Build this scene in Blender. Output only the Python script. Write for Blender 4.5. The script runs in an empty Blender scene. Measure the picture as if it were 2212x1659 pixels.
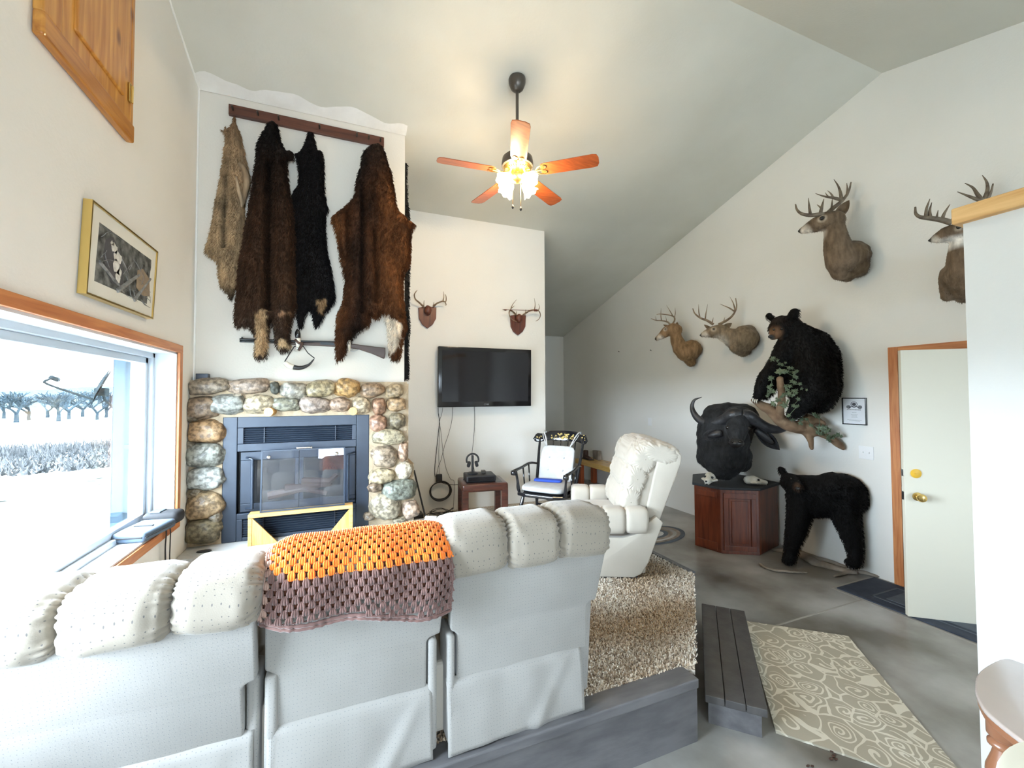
import bpy, bmesh, math, random
from math import sin, cos, pi, radians, sqrt, exp
from mathutils import Vector, Matrix, noise, Euler
from mathutils.geometry import delaunay_2d_cdt
random.seed(7)
sc = bpy.context.scene
COL = sc.collection
R = random.random
U = random.uniform

# ---------------------------------------------------------------- camera
cam = bpy.data.cameras.new('camera'); camo = bpy.data.objects.new('camera', cam); COL.objects.link(camo)
cam.sensor_fit = 'HORIZONTAL'; cam.sensor_width = 36; cam.lens = 36*904.95/2212; cam.clip_start = .05; cam.clip_end = 2000
_yaw, _pit, _rol = radians(21.992), radians(1.592), radians(-.2124)
_f = Vector((sin(_yaw)*cos(_pit), cos(_yaw)*cos(_pit), sin(_pit)))
_r0 = Vector((cos(_yaw), -sin(_yaw), 0)); _u0 = _r0.cross(_f)
_r = cos(_rol)*_r0+sin(_rol)*_u0; _u = -sin(_rol)*_r0+cos(_rol)*_u0
camo.matrix_world = Matrix(((_r.x, _u.x, -_f.x, 0), (_r.y, _u.y, -_f.y, 0), (_r.z, _u.z, -_f.z, 1.66), (0, 0, 0, 1)))
sc.camera = camo
# ---------------------------------------------------------------- world, exposure
W = bpy.data.worlds.new('world'); sc.world = W; W.use_nodes = True
bg = W.node_tree.nodes['Background']; bg.inputs[0].default_value = (.74, .87, 1, 1); bg.inputs[1].default_value = 19
W.light_settings.ao_factor = 1
sc.view_settings.view_transform = 'Standard'; sc.view_settings.look = 'None'; sc.view_settings.gamma = 1
sc.view_settings.use_curve_mapping = False; sc.view_settings.exposure = 1.55
cy = sc.cycles
cy.use_denoising = True; cy.max_bounces = 9; cy.diffuse_bounces = 6; cy.glossy_bounces = 3; cy.transmission_bounces = 4; cy.transparent_max_bounces = 8
cy.caustics_reflective = False; cy.caustics_refractive = False; cy.sample_clamp_indirect = 8
LAMP = 6.5      # watts of each bulb in the fan

def portal(name, loc, rot, sx, sy):
    l = bpy.data.lights.new(name, 'AREA'); l.shape = 'RECTANGLE'; l.size = sx; l.size_y = sy; l.cycles.is_portal = True
    o = bpy.data.objects.new(name, l); COL.objects.link(o); o.location = loc; o.rotation_euler = rot
portal('window_portal', (-1.3, 2.1, 1.39), (0, -pi/2, 0), 1.3, 3.1)
portal('window_portal', (3.1, -3.95, 1.5), (pi/2, 0, 0), .75, 1.3)  # portal of the added rear window on the door side
portal('window_portal', (0, -3.95, 1.4), (pi/2, 0, 0), 1.2, 1.6)  # portal of the added rear window behind the sofa

# ---------------------------------------------------------------- materials
MATS = {}
def nt(name):
    m = bpy.data.materials.new(name); m.use_nodes = True; t = m.node_tree
    b = t.nodes['Principled BSDF']; return m, t, b
def node(t, kind, **kw):
    n = t.nodes.new(kind)
    for k, v in kw.items(): setattr(n, k, v)
    return n
def rgb(c): return (c[0], c[1], c[2], 1)
def s2l(*c): return tuple(((v/255)/12.92 if v/255 < .04045 else ((v/255+.055)/1.055)**2.4) for v in c)
def mat(name, c, rough=.6, c2=None, scale=8, det=4, bump=0, bscale=None, metal=0, spec=.5, sheen=0, attr=False, stretch=(1,1,1), fac=(.35,.65), coat=0, emit=None, es=0, amt=1):
    """Base colour mixed with a second colour by noise; optional bump; attr multiplies with the Col attribute."""
    m, t, b = nt(name); L = t.links
    tc = node(t, 'ShaderNodeTexCoord'); mp = node(t, 'ShaderNodeMapping'); mp.inputs['Scale'].default_value = stretch
    L.new(tc.outputs['Object'], mp.inputs[0])
    b.inputs['Roughness'].default_value = rough; b.inputs['Metallic'].default_value = metal
    b.inputs['Specular IOR Level'].default_value = spec
    if sheen: b.inputs['Sheen Weight'].default_value = sheen; b.inputs['Sheen Roughness'].default_value = .4
    if coat: b.inputs['Coat Weight'].default_value = coat; b.inputs['Coat Roughness'].default_value = .15
    out = None
    if attr:
        at = node(t, 'ShaderNodeAttribute', attribute_name='Col'); out = at.outputs['Color']
    if c2 is not None:
        n = node(t, 'ShaderNodeTexNoise'); n.inputs['Scale'].default_value = scale; n.inputs['Detail'].default_value = det
        L.new(mp.outputs[0], n.inputs['Vector'])
        r = node(t, 'ShaderNodeValToRGB'); r.color_ramp.elements[0].position = fac[0]; r.color_ramp.elements[1].position = fac[1]
        r.color_ramp.elements[0].color = rgb(c); r.color_ramp.elements[1].color = rgb(c2)
        L.new(n.outputs['Fac'], r.inputs[0])
        if out is not None:
            mx = node(t, 'ShaderNodeMix', data_type='RGBA', blend_type='MULTIPLY'); mx.inputs[0].default_value = amt
            L.new(out, mx.inputs[6]); L.new(r.outputs[0], mx.inputs[7]); out = mx.outputs[2]
        else: out = r.outputs[0]
    if out is not None: L.new(out, b.inputs['Base Color'])
    else: b.inputs['Base Color'].default_value = rgb(c)
    if bump:
        n2 = node(t, 'ShaderNodeTexNoise'); n2.inputs['Scale'].default_value = bscale or scale*4; n2.inputs['Detail'].default_value = 5
        L.new(mp.outputs[0], n2.inputs['Vector'])
        bp = node(t, 'ShaderNodeBump'); bp.inputs['Strength'].default_value = bump; bp.inputs['Distance'].default_value = .01
        L.new(n2.outputs['Fac'], bp.inputs['Height']); L.new(bp.outputs[0], b.inputs['Normal'])
    if emit: b.inputs['Emission Color'].default_value = rgb(emit); b.inputs['Emission Strength'].default_value = es
    MATS[name] = m; return m
def wood(name, c1, c2, axis='x', scale=3, rough=.4, knots=False, c3=None, coat=0):
    m, t, b = nt(name); L = t.links
    tc = node(t, 'ShaderNodeTexCoord'); mp = node(t, 'ShaderNodeMapping')
    st = {'x': (1, 12, 12), 'y': (12, 1, 12), 'z': (12, 12, 1)}[axis]; mp.inputs['Scale'].default_value = st
    L.new(tc.outputs['Object'], mp.inputs[0])
    n = node(t, 'ShaderNodeTexNoise'); n.inputs['Scale'].default_value = scale; n.inputs['Detail'].default_value = 6; n.inputs['Distortion'].default_value = .6
    L.new(mp.outputs[0], n.inputs['Vector'])
    r = node(t, 'ShaderNodeValToRGB'); r.color_ramp.elements[0].position = .32; r.color_ramp.elements[1].position = .68
    r.color_ramp.elements[0].color = rgb(c1); r.color_ramp.elements[1].color = rgb(c2)
    L.new(n.outputs['Fac'], r.inputs[0]); out = r.outputs[0]
    if knots:
        mp2 = node(t, 'ShaderNodeMapping'); mp2.inputs['Scale'].default_value = {'x': (.5, 1, 1), 'y': (1, .5, 1), 'z': (1, 1, .5)}[axis]
        L.new(tc.outputs['Object'], mp2.inputs[0])
        v = node(t, 'ShaderNodeTexVoronoi'); v.inputs['Scale'].default_value = 7.5; L.new(mp2.outputs[0], v.inputs['Vector'])
        r2 = node(t, 'ShaderNodeValToRGB'); r2.color_ramp.elements[0].position = .10; r2.color_ramp.elements[1].position = .22
        r2.color_ramp.elements[0].color = rgb(c3 or tuple(k*.25 for k in c1)); r2.color_ramp.elements[1].color = (1, 1, 1, 1)
        L.new(v.outputs['Distance'], r2.inputs[0])
        mx = node(t, 'ShaderNodeMix', data_type='RGBA', blend_type='MULTIPLY'); mx.inputs[0].default_value = .85
        L.new(out, mx.inputs[6]); L.new(r2.outputs[0], mx.inputs[7]); out = mx.outputs[2]
    L.new(out, b.inputs['Base Color']); b.inputs['Roughness'].default_value = rough
    if coat: b.inputs['Coat Weight'].default_value = coat
    MATS[name] = m; return m

# ---------------------------------------------------------------- mesh builder
def crv(pts, n=6):
    """Catmull-Rom through the points (tuples of any length)."""
    P = [tuple(p) for p in pts]
    if len(P) < 3: n2 = max(2, n); return [tuple(a+(b-a)*i/n2 for a, b in zip(P[0], P[-1])) for i in range(n2+1)]
    P = [tuple(2*a-b for a, b in zip(P[0], P[1]))]+P+[tuple(2*a-b for a, b in zip(P[-1], P[-2]))]
    out = []
    for i in range(1, len(P)-2):
        for k in range(n):
            t = k/n; q = []
            for a, b, c, d in zip(P[i-1], P[i], P[i+1], P[i+2]):
                q.append(.5*((2*b)+(-a+c)*t+(2*a-5*b+4*c-d)*t*t+(-a+3*b-3*c+d)*t**3))
            out.append(tuple(q))
    out.append(P[-2]); return out
class M:
    def __init__(s, xf=None): s.v = []; s.f = []; s.m = []; s.c = []; s.xf = xf; s.mi = 0; s.col = (1, 1, 1)
    def add(s, vs, fs):
        o = len(s.v)
        for p in vs:
            p = Vector(p[:3]); s.v.append(tuple(s.xf @ p) if s.xf else tuple(p)); s.c.append(s.col)
        for q in fs: s.f.append(tuple(o+i for i in q)); s.m.append(s.mi)
        return s
    def box(s, lo, hi, rot=None, bev=0):
        x0, y0, z0 = lo; x1, y1, z1 = hi
        if bev:
            bm = bmesh.new(); bmesh.ops.create_cube(bm, size=1)
            for v in bm.verts: v.co = Vector(((x0+x1)/2+v.co.x*(x1-x0), (y0+y1)/2+v.co.y*(y1-y0), (z0+z1)/2+v.co.z*(z1-z0)))
            bmesh.ops.bevel(bm, geom=list(bm.edges), offset=min(bev, .49*min(x1-x0, y1-y0, z1-z0)), segments=3, profile=.5, affect='EDGES')
            bm.verts.index_update(); vs = [tuple(v.co) for v in bm.verts]; fs = [[v.index for v in f.verts] for f in bm.faces]; bm.free()
        else:
            vs = [(x0,y0,z0),(x1,y0,z0),(x1,y1,z0),(x0,y1,z0),(x0,y0,z1),(x1,y0,z1),(x1,y1,z1),(x0,y1,z1)]
            fs = [(0,3,2,1),(4,5,6,7),(0,1,5,4),(1,2,6,5),(2,3,7,6),(3,0,4,7)]
        if rot:
            c = Vector(((x0+x1)/2, (y0+y1)/2, (z0+z1)/2)); vs = [tuple(c+rot @ (Vector(v)-c)) for v in vs]
        return s.add(vs, fs)
    def prism(s, poly, lo, hi, ax='z', bev=0):
        """Extrude a 2D polygon: ax='z': (x,y); 'y': (x,z); 'x': (y,z)."""
        mk = {'z': lambda p, h: (p[0], p[1], h), 'y': lambda p, h: (p[0], h, p[1]), 'x': lambda p, h: (h, p[0], p[1])}[ax]
        n = len(poly)
        if bev:
            bm = bmesh.new(); a = [bm.verts.new(mk(p, lo)) for p in poly]; b = [bm.verts.new(mk(p, hi)) for p in poly]
            bm.faces.new(a[::-1]); bm.faces.new(b)
            for i in range(n): bm.faces.new((a[i], a[(i+1) % n], b[(i+1) % n], b[i]))
            bmesh.ops.recalc_face_normals(bm, faces=bm.faces)
            bmesh.ops.bevel(bm, geom=list(bm.edges), offset=bev, segments=3, profile=.5, affect='EDGES')
            bm.verts.index_update(); vs = [tuple(v.co) for v in bm.verts]; fs = [[v.index for v in f.verts] for f in bm.faces]; bm.free()
            return s.add(vs, fs)
        vs = [mk(p, lo) for p in poly]+[mk(p, hi) for p in poly]
        fs = [tuple(range(n))[::-1], tuple(range(n, 2*n))]+[(i, (i+1) % n, n+(i+1) % n, n+i) for i in range(n)]
        return s.add(vs, fs)
    def tube(s, path, r=.01, k=8, n=0, cap=True, flat=1.0):
        if n: path = crv(path, n)
        P = [Vector(p[:3]) for p in path]; rr = [p[3] if len(p) > 3 else r for p in path]
        vs = []; fs = []; up = None
        for i, p in enumerate(P):
            d = (P[min(i+1, len(P)-1)]-P[max(i-1, 0)])
            if d.length < 1e-9: d = Vector((0, 0, 1))
            d.normalize()
            if up is None:
                up = Vector((0, 0, 1)) if abs(d.z) < .9 else Vector((1, 0, 0))
            a = (up-d*up.dot(d)).normalized(); up = a; b = d.cross(a)
            for j in range(k):
                t = 2*pi*j/k; vs.append(p+rr[i]*(cos(t)*a*flat+sin(t)*b))
        for i in range(len(P)-1):
            for j in range(k): fs.append((i*k+j, i*k+(j+1) % k, (i+1)*k+(j+1) % k, (i+1)*k+j))
        if cap: fs.append(tuple(range(k))[::-1]); fs.append(tuple((len(P)-1)*k+j for j in range(k)))
        return s.add(vs, fs)
    def cyl(s, a, b, r, k=16, r2=None): return s.tube([(*a, r), (*b, r if r2 is None else r2)], k=k)
    def lathe(s, prof, c=(0,0,0), d=(0,0,1), k=20):
        """prof: (radius, height) pairs along direction d from c."""
        d = Vector(d).normalized(); up = Vector((1, 0, 0)) if abs(d.x) < .9 else Vector((0, 1, 0)); a = (up-d*up.dot(d)).normalized(); b = d.cross(a); c = Vector(c)
        vs = []; fs = []
        for (r, h) in prof:
            for j in range(k): t = 2*pi*j/k; vs.append(c+d*h+r*(cos(t)*a+sin(t)*b))
        for i in range(len(prof)-1):
            for j in range(k): fs.append((i*k+j, i*k+(j+1) % k, (i+1)*k+(j+1) % k, (i+1)*k+j))
        fs.append(tuple(range(k))[::-1]); fs.append(tuple((len(prof)-1)*k+j for j in range(k)))
        return s.add(vs, fs)
    def ball(s, c, r, sub=2, rot=None, nz=0, nf=6, sq=0):
        r = (r, r, r) if not hasattr(r, '__len__') else r
        bm = bmesh.new(); bmesh.ops.create_icosphere(bm, subdivisions=sub, radius=1); vs = []
        off = Vector((U(-9, 9), U(-9, 9), U(-9, 9))) if nz else None
        for v in bm.verts:
            p = v.co.copy()
            if sq: m = max(abs(p.x), abs(p.y), abs(p.z)); p *= (1-sq)+sq*(.8/m)
            if nz: p *= 1+nz*noise.noise(v.co*nf*.3+off)+nz*.4*noise.noise(v.co*nf+off)
            p = Vector((p.x*r[0], p.y*r[1], p.z*r[2]))
            if rot: p = rot @ p
            vs.append(Vector(c)+p)
        bm.verts.index_update(); fs = [[v.index for v in f.verts] for f in bm.faces]; bm.free()
        return s.add(vs, fs)
    def pillow(s, c, h, e1=.45, e2=.55, wr=0, nw=14, nu=28, nv=48, rot=None, dim=0, ph=0, cr=0, cf=9, uv=False):
        """Rounded upholstered block: half sizes h; long axis x; wr wrinkles towards the x ends."""
        vs = []; fs = []; c = Vector(c); sg = lambda v, e: math.copysign(abs(v)**e, v)
        for i in range(nu+1):
            fi = -pi/2+pi*i/nu; x = h[0]*sg(sin(fi), e1); r = max(abs(cos(fi)), 0)**e1 if i not in (0, nu) else .02
            for j in range(nv):
                th = 2*pi*j/nv; q = r
                if wr:
                    w = abs(sin(fi))**3; q *= 1+wr*w*(sin(nw*th+2*noise.noise(Vector((th*2, ph, 0))))+.8*noise.noise(Vector((cos(th)*5, sin(th)*5, ph+i*.15))))
                    q *= 1+wr*.35*noise.noise(Vector((cos(th)*1.6, sin(th)*1.6, i*.2+ph*3)))
                if cr:
                    P0 = Vector((x*cf, cos(th)*cf*.12, sin(th)*cf*.12+ph)); P0 += .25*noise.noise_vector(P0*1.3); rd = 1-abs(noise.noise(P0*2.2))*2.2; q *= 1+cr*rd-cr*.7*abs(noise.noise(P0*4.5))
                y = q*h[1]*sg(cos(th), e2); z = q*h[2]*sg(sin(th), e2)
                p = Vector((x, y, z))
                if rot: p = rot @ p
                vs.append(c+p)
        for i in range(nu):
            for j in range(nv): fs.append((i*nv+j, i*nv+(j+1) % nv, (i+1)*nv+(j+1) % nv, (i+1)*nv+j))
        if uv:
            o = len(s.v); s.add(vs, fs); Rm = (h[1]+h[2])/2
            for i in range(nu+1):
                for j in range(nv): s.c[o+i*nv+j] = (h[0]*sg(sin(-pi/2+pi*i/nu), e1)+ph, 2*pi*Rm*j/nv, 0)
            return s
        return s.add(vs, fs)
    def build(s, name, mats, parent=None, smooth=False, base=None):
        me = bpy.data.meshes.new(name)
        off = Vector((0, 0, 0))
        if parent is not None: off = Vector(parent.get('_o', (0, 0, 0)))
        elif base is not None: off = Vector(base)
        me.from_pydata([(v[0]-off.x, v[1]-off.y, v[2]-off.z) for v in s.v], [], s.f)
        if not isinstance(mats, (list, tuple)): mats = [mats]
        for k in mats: me.materials.append(k if not isinstance(k, str) else MATS[k])
        if len(mats) > 1: me.polygons.foreach_set('material_index', s.m)
        if any(c != (1, 1, 1) for c in s.c[::17]+s.c[-1:]):
            ca = me.color_attributes.new('Col', 'FLOAT_COLOR', 'POINT'); fl = []
            for c in s.c: fl += [c[0], c[1], c[2], 1]
            ca.data.foreach_set('color', fl)
        bm = bmesh.new(); bm.from_mesh(me); bmesh.ops.recalc_face_normals(bm, faces=bm.faces); bm.to_mesh(me); bm.free()
        if smooth is True: me.polygons.foreach_set('use_smooth', [True]*len(me.polygons))
        elif smooth:
            me.polygons.foreach_set('use_smooth', [True]*len(me.polygons))
            me.set_sharp_from_angle(angle=radians(smooth))
        me.update()
        o = bpy.data.objects.new(name, me); COL.objects.link(o)
        if parent is not None: o.parent = parent; o['_o'] = tuple(off)
        else: o.location = off; o['_o'] = tuple(off)
        return o
def tag(o, label=None, cat=None, group=None, kind=None):
    if label: o['label'] = label
    if cat: o['category'] = cat
    if group: o['group'] = group
    if kind: o['kind'] = kind
    return o
def thing(name, label, cat, loc, group=None):
    o = bpy.data.objects.new(name, None); COL.objects.link(o); o.location = loc; o['_o'] = tuple(loc); o.empty_display_size = .1
    return tag(o, label, cat, group)
def struct(name, m, mats, parent=None, smooth=False):
    o = m.build(name, mats, parent, smooth)
    if parent is None: o['kind'] = 'structure'
    return o
def TR(x, y, z, rz=0): return Matrix.Translation((x, y, z)) @ Matrix.Rotation(rz, 4, 'Z')

# organic bodies: chains of (x, y, z, r) merged into one skin
def body(name, chains, mats, parent, vox=.012, sm=8, paint=None, clampx=None, base=None, fur=None, nz=0, post=None, label=None, extra=None):
    m = M()
    for ch in chains:
        if len(ch) == 1: m.ball(ch[0][:3], ch[0][3], 3)
        for a, b in zip(ch, ch[1:]):
            L = sqrt(sum((a[i]-b[i])**2 for i in range(3))); n = max(1, int(L/(.3*max(min(a[3], b[3]), .006)))); n = min(n, 40)
            for k in range(n+1):
                t = k/n; q = [a[i]+(b[i]-a[i])*t for i in range(4)]; m.ball(q[:3], q[3], 2)
    if extra: extra(m)
    tmp = m.build('tmp', [], None)
    md = tmp.modifiers.new('r', 'REMESH'); md.mode = 'VOXEL'; md.voxel_size = vox; md.use_smooth_shade = True
    ms = tmp.modifiers.new('s', 'SMOOTH'); ms.iterations = sm; ms.factor = .5
    dg = bpy.context.evaluated_depsgraph_get(); ev = tmp.evaluated_get(dg)
    me = bpy.data.meshes.new_from_object(ev); bpy.data.objects.remove(tmp)
    off = Vector(parent['_o']) if parent is not None else Vector(base or (0, 0, 0))
    vs = [v.co.copy() for v in me.vertices]; ns = [v.normal.copy() for v in me.vertices]; fs = [tuple(p.vertices) for p in me.polygons]
    bpy.data.meshes.remove(me)
    if nz: vs = [v+n*nz*noise.noise(v*14) for v, n in zip(vs, ns)]
    if post: vs = [post(v) for v in vs]
    o2 = M(); o2.v = vs; o2.f = fs; o2.m = [0]*len(fs)
    o2.c = [paint(v, n) if paint else (.5, .5, .5) for v, n in zip(vs, ns)]
    if fur: blades(o2, ns, **fur)
    if clampx is not None: o2.v = [Vector((min(v[0], clampx), v[1], v[2])) for v in o2.v]
    nf = len(fs)
    me = bpy.data.meshes.new(name); me.from_pydata([tuple(Vector(v)-off) for v in o2.v], [], o2.f)
    for k in (mats if isinstance(mats, (list, tuple)) else [mats]): me.materials.append(MATS[k])
    ca = me.color_attributes.new('Col', 'FLOAT_COLOR', 'POINT'); fl = []
    for c in o2.c: fl += [c[0], c[1], c[2], 1]
    ca.data.foreach_set('color', fl)
    me.polygons.foreach_set('use_smooth', [i < nf for i in range(len(me.polygons))]); me.update()
    o = bpy.data.objects.new(name, me); COL.objects.link(o); o['_o'] = tuple(off)
    if parent is not None: o.parent = parent
    else: o.location = off
    return o
def blades(m, ns, n=4000, ln=.03, w=.003, comb=(0, 0, -1), lift=.45, jit=.25, var=.3, where=None):
    """Hair as small tapered triangles growing from the skin, combed along comb."""
    import bisect
    fs = list(m.f); vs = m.v; acc = []; tot = 0
    for q in fs:
        a, b, c = (Vector(vs[q[i]]) for i in (0, 1, 2)); ar = (b-a).cross(c-a).length
        if len(q) > 3: d = Vector(vs[q[3]]); ar += (c-a).cross(d-a).length
        if where and not where(a): ar = 0
        tot += ar; acc.append(tot)
    for k in range(n):
        q = fs[min(bisect.bisect(acc, R()*tot), len(fs)-1)]; i = 0 if len(q) < 4 or R() < .5 else 1
        ids = (q[0], q[1], q[2]) if i == 0 else (q[0], q[2], q[3])
        a, b = sorted((R(), R())); wt = (a, b-a, 1-b)
        p = Vector((0, 0, 0)); nn = Vector((0, 0, 0)); c = [0, 0, 0]
        for j, t in zip(ids, wt):
            p += Vector(vs[j])*t; nn += ns[j]*t
            for h in range(3): c[h] += m.c[j][h]*t
        cd = comb(p) if callable(comb) else Vector(comb)
        d = (nn.normalized()*lift+cd.normalized()*(1-lift)+Vector((U(-jit, jit), U(-jit, jit), U(-jit, jit)))).normalized()
        sd = d.cross(nn)
        if sd.length < .05: sd = Vector((R(), R(), R())).cross(d)
        sd.normalize(); L = ln*U(.6, 1.2); f = 1+U(-var, var); c = tuple(x*f for x in c); o = len(m.v)
        m.v += [p-sd*w-nn*.002, p+sd*w-nn*.002, p+d*L*.6+nn*.1*L, p+d*L]
        m.c += [c]*4; m.f += [(o, o+1, o+2), (o, o+2, o+3)]; m.m += [0, 0]
def painter(base, patches, nz=.15, f=9):
    def fn(v, n=None):
        c = list(base(v) if callable(base) else base)
        for (p, r, col, soft) in patches:
            pr = Vector(p); rr = r
            if hasattr(r, '__len__'):
                d = sqrt(sum(((v[i]-p[i])/r[i])**2 for i in range(3))); rr = 1; sf = soft
            else: d = (Vector(v)-pr).length/r; sf = soft
            t = max(0, min(1, (1+sf-d)/(2*sf))) if sf else (1 if d < 1 else 0)
            c = [a+(b-a)*t for a, b in zip(c, col)]
        k = 1+nz*noise.noise(Vector(v)*f)+nz*.7*noise.noise(Vector(v)*f*4)
        return tuple(max(0, a*k) for a in c)
    return fn

# ================================================================ materials used
mat('paint', (.80, .785, .74), .75, c2=(.83, .815, .775), scale=1.2, bump=.12, bscale=60)
mat('paint_white', (.71, .675, .61), .75, c2=(.74, .71, .65), scale=1.2, bump=.12, bscale=60)
mat('paint_cool', (.70, .695, .675), .7, bump=.08, c2=(.72, .715, .695), scale=1, bscale=70)
mat('ceil', (.60, .59, .52), .8, c2=(.68, .67, .60), scale=.8, bump=.1, bscale=50)
mat('plaster', (.88, .87, .84), .9, bump=.5, c2=(.82, .81, .78), scale=7, bscale=25)
mat('concrete', (.145, .13, .108), .34, c2=(.46, .45, .43), scale=1.3, det=9, bump=.06, bscale=30, fac=(.38, .66), spec=.5)
mat('joint', (.34, .32, .29), .8)
mat('grey_wood', (.10, .097, .102), .42, c2=(.15, .145, .15), scale=5, det=8, bump=.1, stretch=(1, 4, 4), spec=.4)
mat('step_wood', (.065, .060, .060), .45, c2=(.09, .085, .083), scale=4, bump=.1, stretch=(4, 4, 1), spec=.4)
mat('white_vinyl', (.50, .55, .60), .35)
mat('reveal', (.62, .66, .70), .6)
mat('door_paint', (.70, .66, .55), .45)
wood('oak_trim', s2l(176, 104, 58), s2l(206, 138, 84), 'y', 3, .4)
wood('oak_trim_z', s2l(176, 104, 58), s2l(212, 146, 94), 'z', 3, .4)
wood('pine', s2l(172, 108, 34), s2l(214, 156, 74), 'z', 2.2, .38, knots=True, c3=(.22, .10, .04), coat=.3)
wood('pine_y', s2l(160, 96, 32), s2l(204, 142, 64), 'y', 2.2, .38, knots=True, c3=(.22, .10, .04), coat=.3)
wood('pine_cap', s2l(202, 152, 90), s2l(228, 186, 126), 'y', 3, .5)
wood('pine_bench', s2l(206, 158, 78), s2l(232, 192, 112), 'y', 2.5, .3, knots=True, coat=.5)
wood('red_leg', s2l(140, 66, 32), s2l(176, 92, 50), 'z', 3, .5)
wood('cherry', s2l(82, 36, 20), s2l(120, 58, 34), 'z', 2.5, .3, coat=.3)
wood('dark_board', s2l(70, 38, 28), s2l(104, 60, 44), 'x', 3, .45)
wood('table_wood', s2l(52, 26, 18), s2l(88, 46, 34), 'x', 3, .32, coat=.3)
wood('oak_light', s2l(190, 140, 78), s2l(222, 178, 112), 'x', 4, .45)
wood('oak_light_z', s2l(196, 142, 76), s2l(226, 178, 108), 'z', 5, .45)
wood('blade_wood', s2l(150, 72, 34), s2l(188, 98, 50), 'x', 4, .35, coat=.3)
mat('black_gloss', (.010, .010, .012), .12, spec=.6)
mat('black_matte', (.018, .018, .020), .5)
mat('black_soft', (.02, .02, .022), .8)
mat('screen', (.010, .009, .013), .06, spec=.5)
mat('bronze', (.10, .09, .08), .35, metal=.7)
mat('brass', (.80, .56, .20), .22, metal=1)
mat('gold', (.80, .60, .22), .3, metal=1)
mat('stencil', (.50, .37, .12), .5)
mat('steel', (.55, .56, .58), .3, metal=1)
mat('chrome', (.8, .8, .82), .12, metal=1)
mat('stove', (.020, .030, .048), .38, c2=(.027, .039, .060), scale=6, spec=.6, metal=.2)
mat('stove_dark', (.014, .017, .022), .6)
mat('mortar', (.46, .36, .24), .95, c2=(.34, .27, .185), scale=14, bump=.8, bscale=40)
mat('stone', (.46, .43, .39), .33, c2=(1.22, 1.16, 1.07), scale=34, det=12, bump=.7, bscale=38, attr=True, spec=.45, fac=(.40, .60))
mat('hearth', (.46, .47, .47), .8, c2=(.58, .58, .57), scale=6, bump=.6, bscale=14)
mat('fabric', (.50, .475, .44), .95, c2=(.56, .54, .51), scale=3, bump=.15, bscale=220, sheen=.3)
mat('skull', (.78, .76, .70), .7, c2=(.64, .60, .50), scale=20, bump=.3)
mat('fur', (.72, .72, .72), .75, c2=(1.25, 1.25, 1.25), scale=30, det=6, attr=True, spec=.2, sheen=.05, stretch=(1, 1, .35), bump=.5, bscale=70)
mat('blackfur', (.0035, .0033, .0035), .8, spec=.12)
mat('hidefur', (.7, .7, .7), .75, c2=(1.3, 1.3, 1.3), scale=26, det=7, attr=True, spec=.2, stretch=(1, 1, .25), bump=.6, bscale=60)
mat('antler', (.13, .08, .045), .5, c2=(.28, .205, .13), scale=20, bump=.3)
mat('antler_grey', (.085, .06, .04), .5, c2=(.21, .165, .115), scale=20, bump=.3)
mat('horn', (.012, .012, .014), .38, c2=(.040, .040, .044), scale=10, bump=.4, bscale=40)
mat('eye', (.01, .007, .005), .08, spec=.8)
mat('nose', (.010, .010, .011), .35, c2=(.03, .03, .032), scale=30)
wood('shield', s2l(72, 34, 22), s2l(112, 58, 38), 'z', 3, .4)
mat('leaf', (.060, .085, .045), .5, c2=(.13, .17, .10), scale=9)
mat('bark', (.12, .065, .035), .85, c2=(.26, .17, .10), scale=9, bump=.8, bscale=20, stretch=(1, 1, 1))
mat('drift', (.16, .135, .11), .85, c2=(.34, .29, .24), scale=7, bump=.7, bscale=18)
mat('white_cloth', (.46, .46, .46), .9, c2=(.41, .41, .41), scale=20, bump=.2)
mat('blue_cloth', (.02, .06, .38), .9)
mat('orange_yarn', (.86, .17, .012), .9, c2=(.93, .27, .03), scale=30, sheen=.4)
mat('brown_yarn', (.135, .072, .062), .9, c2=(.21, .115, .10), scale=30, sheen=.4)
mat('under_yarn', (.10, .03, .012), .95)
mat('tan_yarn', (.50, .33, .26), .9, c2=(.40, .24, .19), scale=30)
mat('thread', (.16, .15, .16), .8)
mat('mat_paper', (.74, .73, .66), .7)
mat('print', (.015, .018, .018), .5, c2=(.26, .27, .26), scale=26, det=9, fac=(.35, .75))
mat('print_light', (.55, .54, .50), .6, c2=(.75, .74, .70), scale=40)
mat('print_grey', (.13, .13, .13), .6, c2=(.30, .30, .29), scale=30)
mat('print_tan', (.32, .24, .16), .6, c2=(.20, .16, .12), scale=14)
mat('paper', (.80, .80, .82), .6)
mat('ink', (.08, .08, .09), .6)
mat('blue_mat', (.022, .030, .050), .8, c2=(.040, .052, .078), scale=9, bump=.3)
mat('blue_mat2', (.075, .09, .115), .8, c2=(.10, .12, .15), scale=9)
mat('pouch', (.07, .10, .14), .7, c2=(.10, .135, .18), scale=8)
mat('redwood_gun', (.055, .028, .020), .35, coat=.4)
mat('gunmetal', (.05, .055, .06), .35, metal=.6)
mat('stool_top', (.40, .33, .30), .25, c2=(.45, .38, .34), scale=3, coat=.6)
mat('stool_edge', (.26, .11, .055), .3, coat=.4)
mat('cream', (.70, .67, .56), .6)
mat('boot', (.045, .02, .014), .6, c2=(.07, .032, .02), scale=14)
mat('grass', (.014, .0145, .0125), .95, spec=0, c2=(.20, .20, .18), scale=1.1, det=12, fac=(.30, .50), bump=.5, bscale=3)
mat('reeds', (.022, .024, .025), .95, spec=0, c2=(.05, .05, .05), scale=1.5, det=10)
mat('tree', (.015, .022, .027), 1, spec=0)
mat('hill', (.026, .034, .038), 1, spec=0)
mat('ext', (.62, .64, .66), .8)
mat('dish', (.012, .016, .018), 1, spec=0)
mat('bar', (.020, .032, .043), 1, spec=0)
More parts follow.
